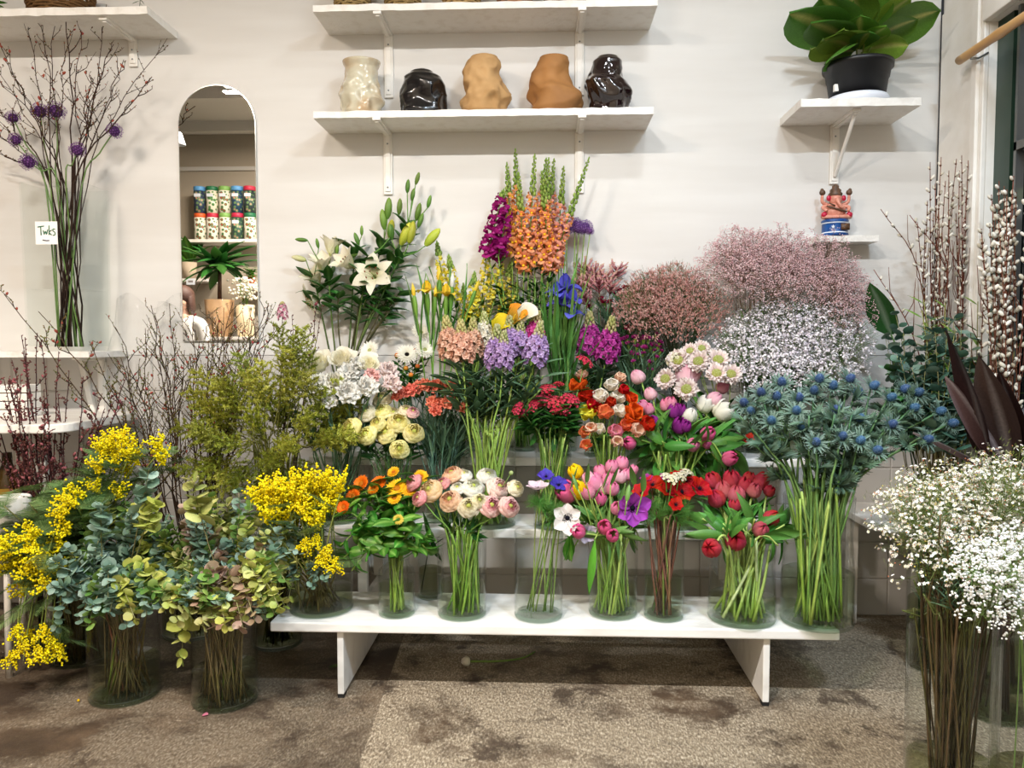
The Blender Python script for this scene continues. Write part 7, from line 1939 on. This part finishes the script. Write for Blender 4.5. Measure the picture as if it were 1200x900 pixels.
def crown(mb):
    lathe(mb, [(.12, .77), (.13, .81), (.10, .84), (.105, .88), (.06, .92), (.065, .95), (.02, .99), (.001, 1.0)], 16)
    for s_ in (-1, 1): ell(mb, (s_ * .25, -.02, .83), (.06, .05, .055), n=10, m=8); ell(mb, (s_ * .26, -.03, .87), (.035, .03, .04), n=8, m=6)
    tube(mb, catmull([(-.2, -.12, .56), (-.02, -.17, .50), (.16, -.14, .45)], 5), .018, n=6); tube(mb, [(-.16, -.13, .62), (-.05, -.15, .56)], .014, n=6)
gm(crown, M_GBR, 'crown')

# ================================================================ mirror and the room it shows
MY = YB - .012
mx0, mx1 = P(213, 340, MY).x, P(302.5, 340, MY).x; mzb = P(255, 400, MY).z; mzt = P(252, 99, MY).z
mcx = (mx0 + mx1) / 2; mr_ = (mx1 - mx0) / 2
t = thing('arched_mirror', 'tall frameless arched mirror on the back wall', 'mirror', (mcx, MY, mzb))
def arch(sc_, y0, y1):
    def f(mb):
        r = mr_ * sc_; top = mzt - mzb - mr_
        out = [(-r, (1 - sc_) * mr_)] + [(r * math.cos(PI - k * PI / 32), top + mr_ * 1.0 * sc_ * math.sin(PI - k * PI / 32)) for k in range(33)] + [(r, (1 - sc_) * mr_)]
        n = len(out); mb.add([(x, y0, z) for x, z in out] + [(x, y1, z) for x, z in out], [tuple(range(n)), tuple(range(2 * n - 1, n - 1, -1))] + [(i, i + n, (i + 1) % n + n, (i + 1) % n) for i in range(n)])
    return f
M_MIR = bpy.data.materials.new('mirror_silver'); nt, N, L, b = nodes(M_MIR); b.inputs['Base Color'].default_value = (.93, .93, .92, 1); b.inputs['Metallic'].default_value = 1; b.inputs['Roughness'].default_value = .0
quick('mirror_glass', arch(.985, 0, .005), M_MIR, t, smooth=False)
quick('polished_edge', arch(1.0, .001, .011), flat_mat('polished_edge', rgb('#d8dcda'), .15, metal=.7), t, smooth=False)

def MP(px, py, Y):
    """point of the room that the mirror shows at a pixel, on the plane Y"""
    p = P(px, py, 2 * MY - Y); return Vector((p.x, Y, p.z))
WY = YF + .30                                  # front of the shelves on the far wall
sz_ = MP(260, 282, WY - .12).z
t = thing('wall_shelf', 'white shelf reflected in the mirror with ten patterned tubes', 'shelf', (0, YF, sz_ - .03))
quick('board', lambda mb: box(mb, (XL + .01, 0, 0), (MP(307, 282, WY).x, .30, .03)), M_PAINT, t, smooth=False)
tw_ = 14.6 * (2 * MY - WY) / 900; thh = 31.5 * (2 * MY - WY) / 900
pal = [('#2f3a55', '#5b9bd0'), ('#e8e2cc', '#1f6b45'), ('#ece6d2', '#7fae5a'), ('#26405a', '#5b9bd0'), ('#2b3a3c', '#c02a44')], [('#eee8d6', '#d8602a'), ('#f0e8dc', '#c22a44'), ('#efe9d4', '#7fae5a'), ('#2f4a42', '#c22a4a'), ('#ece4d2', '#1f6b45')]
nm_ = [['navy floral tube with a light blue lid', 'cream tube with green leaves and a dark green lid', 'cream tube with red sprigs and a light green lid, upper row', 'navy tube with pink flowers and a light blue lid', 'dark floral tube with a red lid, upper row'],
       ['cream floral tube with an orange lid', 'cream tube with a red flower and a red lid', 'cream tube with red sprigs and a light green lid, lower row', 'dark green floral tube with a red lid, lower row', 'cream floral tube with a dark green lid, lower row']]
def tube_mat(i, j):
    base, lid = rgb(pal[i][j][0]), rgb(pal[i][j][1])
    m = bpy.data.materials.new('patterned_tube'); nt, N, L, b = nodes(m)
    tc = N.new('ShaderNodeTexCoord'); vo = N.new('ShaderNodeTexVoronoi'); vo.inputs['Scale'].default_value = 26; L.new(tc.outputs['Object'], vo.inputs['Vector'])
    cr = N.new('ShaderNodeValToRGB'); e = cr.color_ramp.elements; cr.color_ramp.interpolation = 'CONSTANT'
    dark = base[0] < .3
    cs = [rgb('#d88a8a'), rgb('#6a8a5a'), base] if dark else [rgb('#b83a3a'), rgb('#4f7a4a'), base]
    if (i, j) == (0, 1): cs = [rgb('#3f6a3a'), rgb('#5a8a50'), base]
    e[0].position = 0; e[0].color = (*cs[0], 1); e[1].position = .2; e[1].color = (*cs[1], 1); q = e.new(.42); q.color = (*cs[2], 1)
    L.new(vo.outputs['Distance'], cr.inputs[0]); L.new(cr.outputs[0], b.inputs['Base Color']); b.inputs['Roughness'].default_value = .5
    return m, flat_mat('tube_lid', lid, .5)
for i in range(2):
    for j in range(5):
        m1, m2 = tube_mat(i, j)
        x = MP(234.5 + j * 14.6, 250, WY - .1).x
        t = thing('patterned_tube', nm_[i][j] + ' in the mirror', 'tube', (x, WY - .1, sz_ + .001 + (1 - i) * (thh + .001)))
        r = tw_ / 2 * .96
        quick('tube_body', lambda mb: lathe(mb, [(.001, 0), (r * .98, 0), (r * .98, thh * .84), (.001, thh * .84)], 24), m1, t)
        quick('lid', lambda mb: lathe(mb, [(r * .97, thh * .84), (r, thh * .845), (r, thh - .002), (r * .96, thh), (.001, thh)], 24), m2, t)
        if i == 0 or j in (3,):
            quick('paper_label', lambda mb: box(mb, (-r * .55, r * .93, thh * .60), (r * .55, r * 1.0, thh * .72)), M_GWH, t, smooth=False)
# plants seen in the mirror
def mplant(px, py_base, py_top, w_px, label, kind, potc, poth_px, Y=-.55, cat='plant', stand=True):
    b = MP(px, py_base, Y); sc2 = (2 * MY - Y) / 900
    t = thing('potted_plant', label, cat, b)
    pw, ph = w_px * sc2 / 2, poth_px * sc2
    quick('pot', lambda mb: lathe(mb, [(.001, 0), (pw * .8, 0), (pw, ph), (pw * .9, ph), (pw * .85, ph * .85), (.001, ph * .85)], 20), flat_mat('pot_' + kind, rgb(potc), .7), t)
    top = MP(px, py_top, Y); H = top.z - b.z - ph * .8
    if kind == 'tree':
        quick('trunk', lambda mb: tube(mb, [(0, 0, ph * .8), (.01, 0, ph + H * .5)], .022, .018, 8, C('#6a5040')), M_BARK, t)
        for k in range(42): put(t, 'leaf', R.choice(L_LANCE), b + Vector((0, 0, ph + H * .45 + R.uniform(0, .12))), Vector((math.cos(k * 2.4), math.sin(k * 2.4), R.uniform(-.3, 1.3))), 0, R.uniform(.3, .42))
    elif kind == 'broad':
        for k in range(7): put(t, 'leaf', R.choice(L_SPOON), b + Vector((0, 0, ph * .8)), Vector((math.cos(k * 2.4) * .25, math.sin(k * 2.4) * .25, 1)), R.uniform(-1, 1), H * R.uniform(.6, 1))
    elif kind == 'bush':
        for k in range(40): put(t, 'leaf', R.choice(L_SPOON), b + Vector((0, 0, ph * .8 + R.uniform(0, H * .5))), Vector((math.cos(k * 2.4), math.sin(k * 2.4), R.uniform(0, 1.2))), 0, H * .5)
    elif kind == 'white':
        m2 = MB(); 
        for k in range(160): ball(m2, Vector((R.gauss(0, pw * .7), R.gauss(0, pw * .7), ph + H * R.uniform(.2, 1))), .014, C('#f0ecd8'))
        o = obj('blossom', m2.mesh('blossom', M_BLOOM), t); o['kind'] = 'stuff'
        for k in range(8): quick('stem', lambda mb: tube(mb, [(0, 0, ph * .7), (math.cos(k) * pw * .6, math.sin(k) * pw * .6, ph + H * .7)], .004, n=4, c=G1), M_STEM, t)
    return t, b
# long table under the plants
tb = MP(260, 395, -.5)
t = thing('display_table', 'white table of plants reflected in the mirror', 'table', (tb.x, -.55, 0))
bevel(quick('table_top', lambda mb: box(mb, (-.75, -.3, tb.z - .03), (.75, .3, tb.z)), M_PAINT, t, smooth=False), .004)
for x in (-.7, .7):
    for y in (-.25, .25): quick('leg', lambda mb: box(mb, (x - .025, y - .025, 0), (x + .025, y + .025, tb.z - .0305)), M_PAINT, t, smooth=False)
tr_t, _ = mplant(258, 395, 283, 34, 'small tree in a paper wrapped pot, reflected in the mirror', 'tree', '#b08d66', 44)
mplant(288, 395, 333, 22, 'creamy white flowers in a pale pot, reflected in the mirror', 'white', '#d8c4a0', 38, -.5)
# shelf with two more pots
s2 = MP(236, 327, YF + .2)
t = thing('wall_shelf', 'short white shelf with a wicker pot, reflected in the mirror', 'shelf', (0, YF, s2.z - .03))
quick('board', lambda mb: box(mb, (XL + .01, 0, 0), (MP(243, 327, YF + .25).x, .28, .03)), M_PAINT, t, smooth=False)
mplant(222, 326.5, 255, 18, 'broad leafed plant in a beige wicker pot, reflected in the mirror', 'broad', '#bfae96', 19, YF + .22)
s3 = MP(290, 333, YF + .2)
t = thing('wall_shelf', 'short white shelf with a terracotta pot, reflected in the mirror', 'shelf', (0, YF, s3.z - .03))
quick('board', lambda mb: box(mb, (MP(283, 333, YF + .2).x, 0, 0), (MP(283, 333, YF + .2).x + .6, .28, .03)), M_PAINT, t, smooth=False)
mplant(294, 332.5, 305, 11, 'bushy green plant in a terracotta pot, reflected in the mirror', 'bush', '#b8623c', 9, YF + .22)
t = thing('price_card', 'small white price card on the shelf in the mirror', 'card', MP(223.5, 333, YF + .29)); t.location.z = s2.z - .03
quick('card', lambda mb: box(mb, (-.045, 0, -.035), (.045, .003, .03)), M_GWH, t, smooth=False)
quick('print', lambda mb: box(mb, (-.025, .003, -.012), (.025, .004, .008)), flat_mat('grey_print', rgb('#8a8580'), .6), t, smooth=False)
# white pendant lamp seen in the mirror
pl_ = MP(209, 163, .2)
t = thing('pendant_lamp', 'small white pendant lamp reflected at the edge of the mirror', 'lamp', pl_)
quick('lamp_shade', lambda mb: lathe(mb, [(.02, .06), (.03, .05), (.06, -.05), (.057, -.05), (.027, .045)], 20), M_GWH, t)
quick('cord', lambda mb: tube(mb, [(0, 0, .05), (0, 0, ZC - pl_.z)], .004, n=6), M_PAINT, t)

# person standing behind, partly in the mirror
pp = MP(216, 348, .2)
t = thing('person', 'person with brown hair in a white top, partly seen in the mirror', 'person', (pp.x - .02, .2, 0))
HZ = MP(216, 337, .2).z   # top of the head
k_ = HZ / 1.72
def skin_mesh(name, joints, bones, mat):
    me = bpy.data.meshes.new(name); me.from_pydata([tuple(Vector(j[0]) * k_) for j in joints], bones, [])
    o = obj(name, me, t); me.materials.append(mat)
    m = o.modifiers.new('skin', 'SKIN'); m.use_smooth_shade = True
    for i, j in enumerate(joints):
        sv = me.skin_vertices[0].data[i]; r = j[1]; sv.radius = (r[0] * k_, r[1] * k_) if hasattr(r, '__len__') else (r * k_, r * k_); sv.use_root = i == 0
    s_ = o.modifiers.new('sub', 'SUBSURF'); s_.levels = 2; s_.render_levels = 2
    return o
J = [((0, 0, .96), (.15, .11)), ((0, 0, 1.12), (.13, .10)), ((0, 0, 1.30), (.155, .11)), ((0, 0, 1.42), (.10, .08)), ((0, 0, 1.48), .05), ((0, .01, 1.56), (.07, .08)), ((0, .015, 1.65), (.07, .085)),
     ((.17, 0, 1.40), .055), ((.22, .02, 1.14), .042), ((.2, .14, .95), .032), ((.19, .2, .92), (.035, .018)),
     ((-.17, 0, 1.40), .055), ((-.22, .02, 1.14), .042), ((-.2, .14, .95), .032), ((-.19, .2, .92), (.035, .018)),
     ((.09, 0, .86), .09), ((.1, .01, .48), .06), ((.1, -.01, .08), .042), ((.1, .12, .04), (.045, .03)),
     ((-.09, 0, .86), .09), ((-.1, .01, .48), .06), ((-.1, -.01, .08), .042), ((-.1, .12, .04), (.045, .03))]
Bn = [(0, 1), (1, 2), (2, 3), (3, 4), (4, 5), (5, 6), (3, 7), (7, 8), (8, 9), (9, 10), (3, 11), (11, 12), (12, 13), (13, 14), (0, 15), (15, 16), (16, 17), (17, 18), (0, 19), (19, 20), (20, 21), (21, 22)]
M_SKIN = flat_mat('skin', rgb('#d9a88c'), .5)
skin_mesh('body', J, Bn, M_SKIN)
M_TOP = flat_mat('white_top', rgb('#e6e2dc'), .8); M_TRO = flat_mat('dark_trousers', rgb('#2c2e38'), .8)
JT = [((0, 0, .93), (.165, .125)), ((0, 0, 1.12), (.145, .115)), ((0, 0, 1.30), (.17, .125)), ((0, 0, 1.41), (.11, .09)), ((.17, 0, 1.40), .068), ((.22, .02, 1.14), .056), ((.205, .12, .98), .046), ((-.17, 0, 1.40), .068), ((-.22, .02, 1.14), .056), ((-.205, .12, .98), .046)]
skin_mesh('white_top', JT, [(0, 1), (1, 2), (2, 3), (3, 4), (4, 5), (5, 6), (3, 7), (7, 8), (8, 9)], M_TOP)
JR = [((0, 0, .96), (.16, .12)), ((.09, 0, .86), .105), ((.1, .01, .48), .08), ((.1, -.01, .1), .06), ((-.09, 0, .86), .105), ((-.1, .01, .48), .08), ((-.1, -.01, .1), .06)]
skin_mesh('trousers', JR, [(0, 1), (1, 2), (2, 3), (0, 4), (4, 5), (5, 6)], M_TRO)
def gq(name, fn, mat):
    mb = MB(); fn(mb); mb.v = [v * k_ for v in mb.v]; return obj(name, mb.mesh(name, mat), t)
gq('hair', lambda mb: (ell(mb, (0, -.02, 1.645), (.098, .105, .10), n=18, m=12), ell(mb, (0, -.075, 1.56), (.085, .06, .13), n=14, m=10), ell(mb, (.075, -.01, 1.58), (.03, .06, .1), n=10, m=8), ell(mb, (-.075, -.01, 1.58), (.03, .06, .1), n=10, m=8)), flat_mat('brown_hair', rgb('#4a2e22'), .6, bump=.6, bscale=90))
def face(mb):
    ell(mb, (0, .105, 1.585), (.012, .02, .022), rgb('#d9a88c'), 8, 6)
    for s_ in (-1, 1): ell(mb, (s_ * .03, .09, 1.61), (.011, .008, .007), rgb('#20140f'), 8, 6); ell(mb, (s_ * .03, .092, 1.632), (.018, .006, .004), rgb('#3a241a'), 8, 6)
    ell(mb, (0, .093, 1.543), (.025, .008, .007), rgb('#a85a50'), 8, 6)
gq('face', face, M_PETAL)
def fingers(mb):
    for s_ in (-1, 1):
        for q in range(4):
            x = s_ * .19 + (q - 1.5) * .017; L2 = (.06, .072, .068, .052)[q]
            tube(mb, catmull([(x, .21, .92), (x, .25, .915), (x, .21 + L2, .895)], 3), .008, .006, 6)
        tube(mb, catmull([(s_ * .155, .17, .92), (s_ * .14, .20, .915), (s_ * .145, .225, .905)], 3), .009, .007, 6)
gq('fingers', fingers, M_SKIN)

# ---------------------------------------------------------------- small things on the floor
t = thing('fallen_tulip', 'fallen white tulip lying on the floor under the bench', 'flower', PZ(551, 775, .018))
quick('stem', lambda mb: tube(mb, catmull([(0, 0, 0), (.1, .02, -.006), (.19, .06, -.010), (.24, .13, -.012)], 5), .0045, .003, 6, C('#6f8a3a')), M_STEM, t)
tulip_bloom(t, t.location, (-1, -.15, .05), .0195, 'white', 0)
for i, (px, py, lb) in enumerate([(237, 838, 'small pink petal on the floor in front of the floor vases'), (92, 822, 'yellow blossom crumb on the floor below the mimosa'), (385, 782, 'small green leaf on the floor beneath the bench end')]):
    p = PZ(px, py, .002)
    q = quick(['petal', 'blossom', 'fallen_leaf'][i], [lambda mb: petal_flat(mb, 0, .02, .012, 1.4, 1.5, .2, 0, 0, 0, C('#e88aa0')), lambda mb: ball(mb, (0, 0, .004), .005, C('#f0c81c')), lambda mb: petal_flat(mb, 0, .045, .014, 1.4, 1.5, .2, 0, 0, 0, G1, G2)][i], M_PETAL if i < 2 else M_LEAF, None, p)
    tag(q, lb, ['petal', 'blossom', 'leaf'][i])
# pale crate behind the foreground vases
cp = PZ(1172, 800, 0)
t = thing('wooden_crate', 'pale wooden crate on the floor behind the foreground vases', 'crate', (cp.x + .02, cp.y + .05, 0))
for k in range(3):
    bevel(quick('slat', lambda mb: box(mb, (-.04, 0, .004 + k * .085), (.35, .012, .08 + k * .085)), M_PAINT, t, smooth=False), .002)
for x in (-.03, .33): bevel(quick('post', lambda mb: box(mb, (x, .0125, 0), (x + .02, .035, .26)), M_PAINT, t, smooth=False), .002)

# ---------------------------------------------------------------- each countable bloom of a bunch gets its own label
ORD = ['highest', 'second highest', 'third highest', 'fourth highest', 'fifth highest', 'sixth highest', 'seventh highest', 'eighth highest', 'ninth highest', 'tenth highest', 'eleventh highest', 'twelfth highest']
for lb, L_ in RANK.items():
    if len(L_) < 2 or len(L_) > 24: continue
    if len(L_) <= 8: parts = [('', L_)]
    else:
        q = sorted(L_, key=lambda e: e[0]); h = len(q) // 2
        parts = [(' in the half toward the mirror', q[:h]), (' in the half toward the window', q[h:])]
    for sfx, P_ in parts:
        for i, e in enumerate(sorted(P_, key=lambda e: e[1])):
            o_ = 'lowest' if i == len(P_) - 1 else ORD[i]
            nl = lb + ', ' + o_ + sfx
            if len(nl.split()) > 16: nl = ' '.join(lb.split()[:16 - len((o_ + sfx).split())]) + ', ' + o_ + sfx
            e[2]['label'] = nl
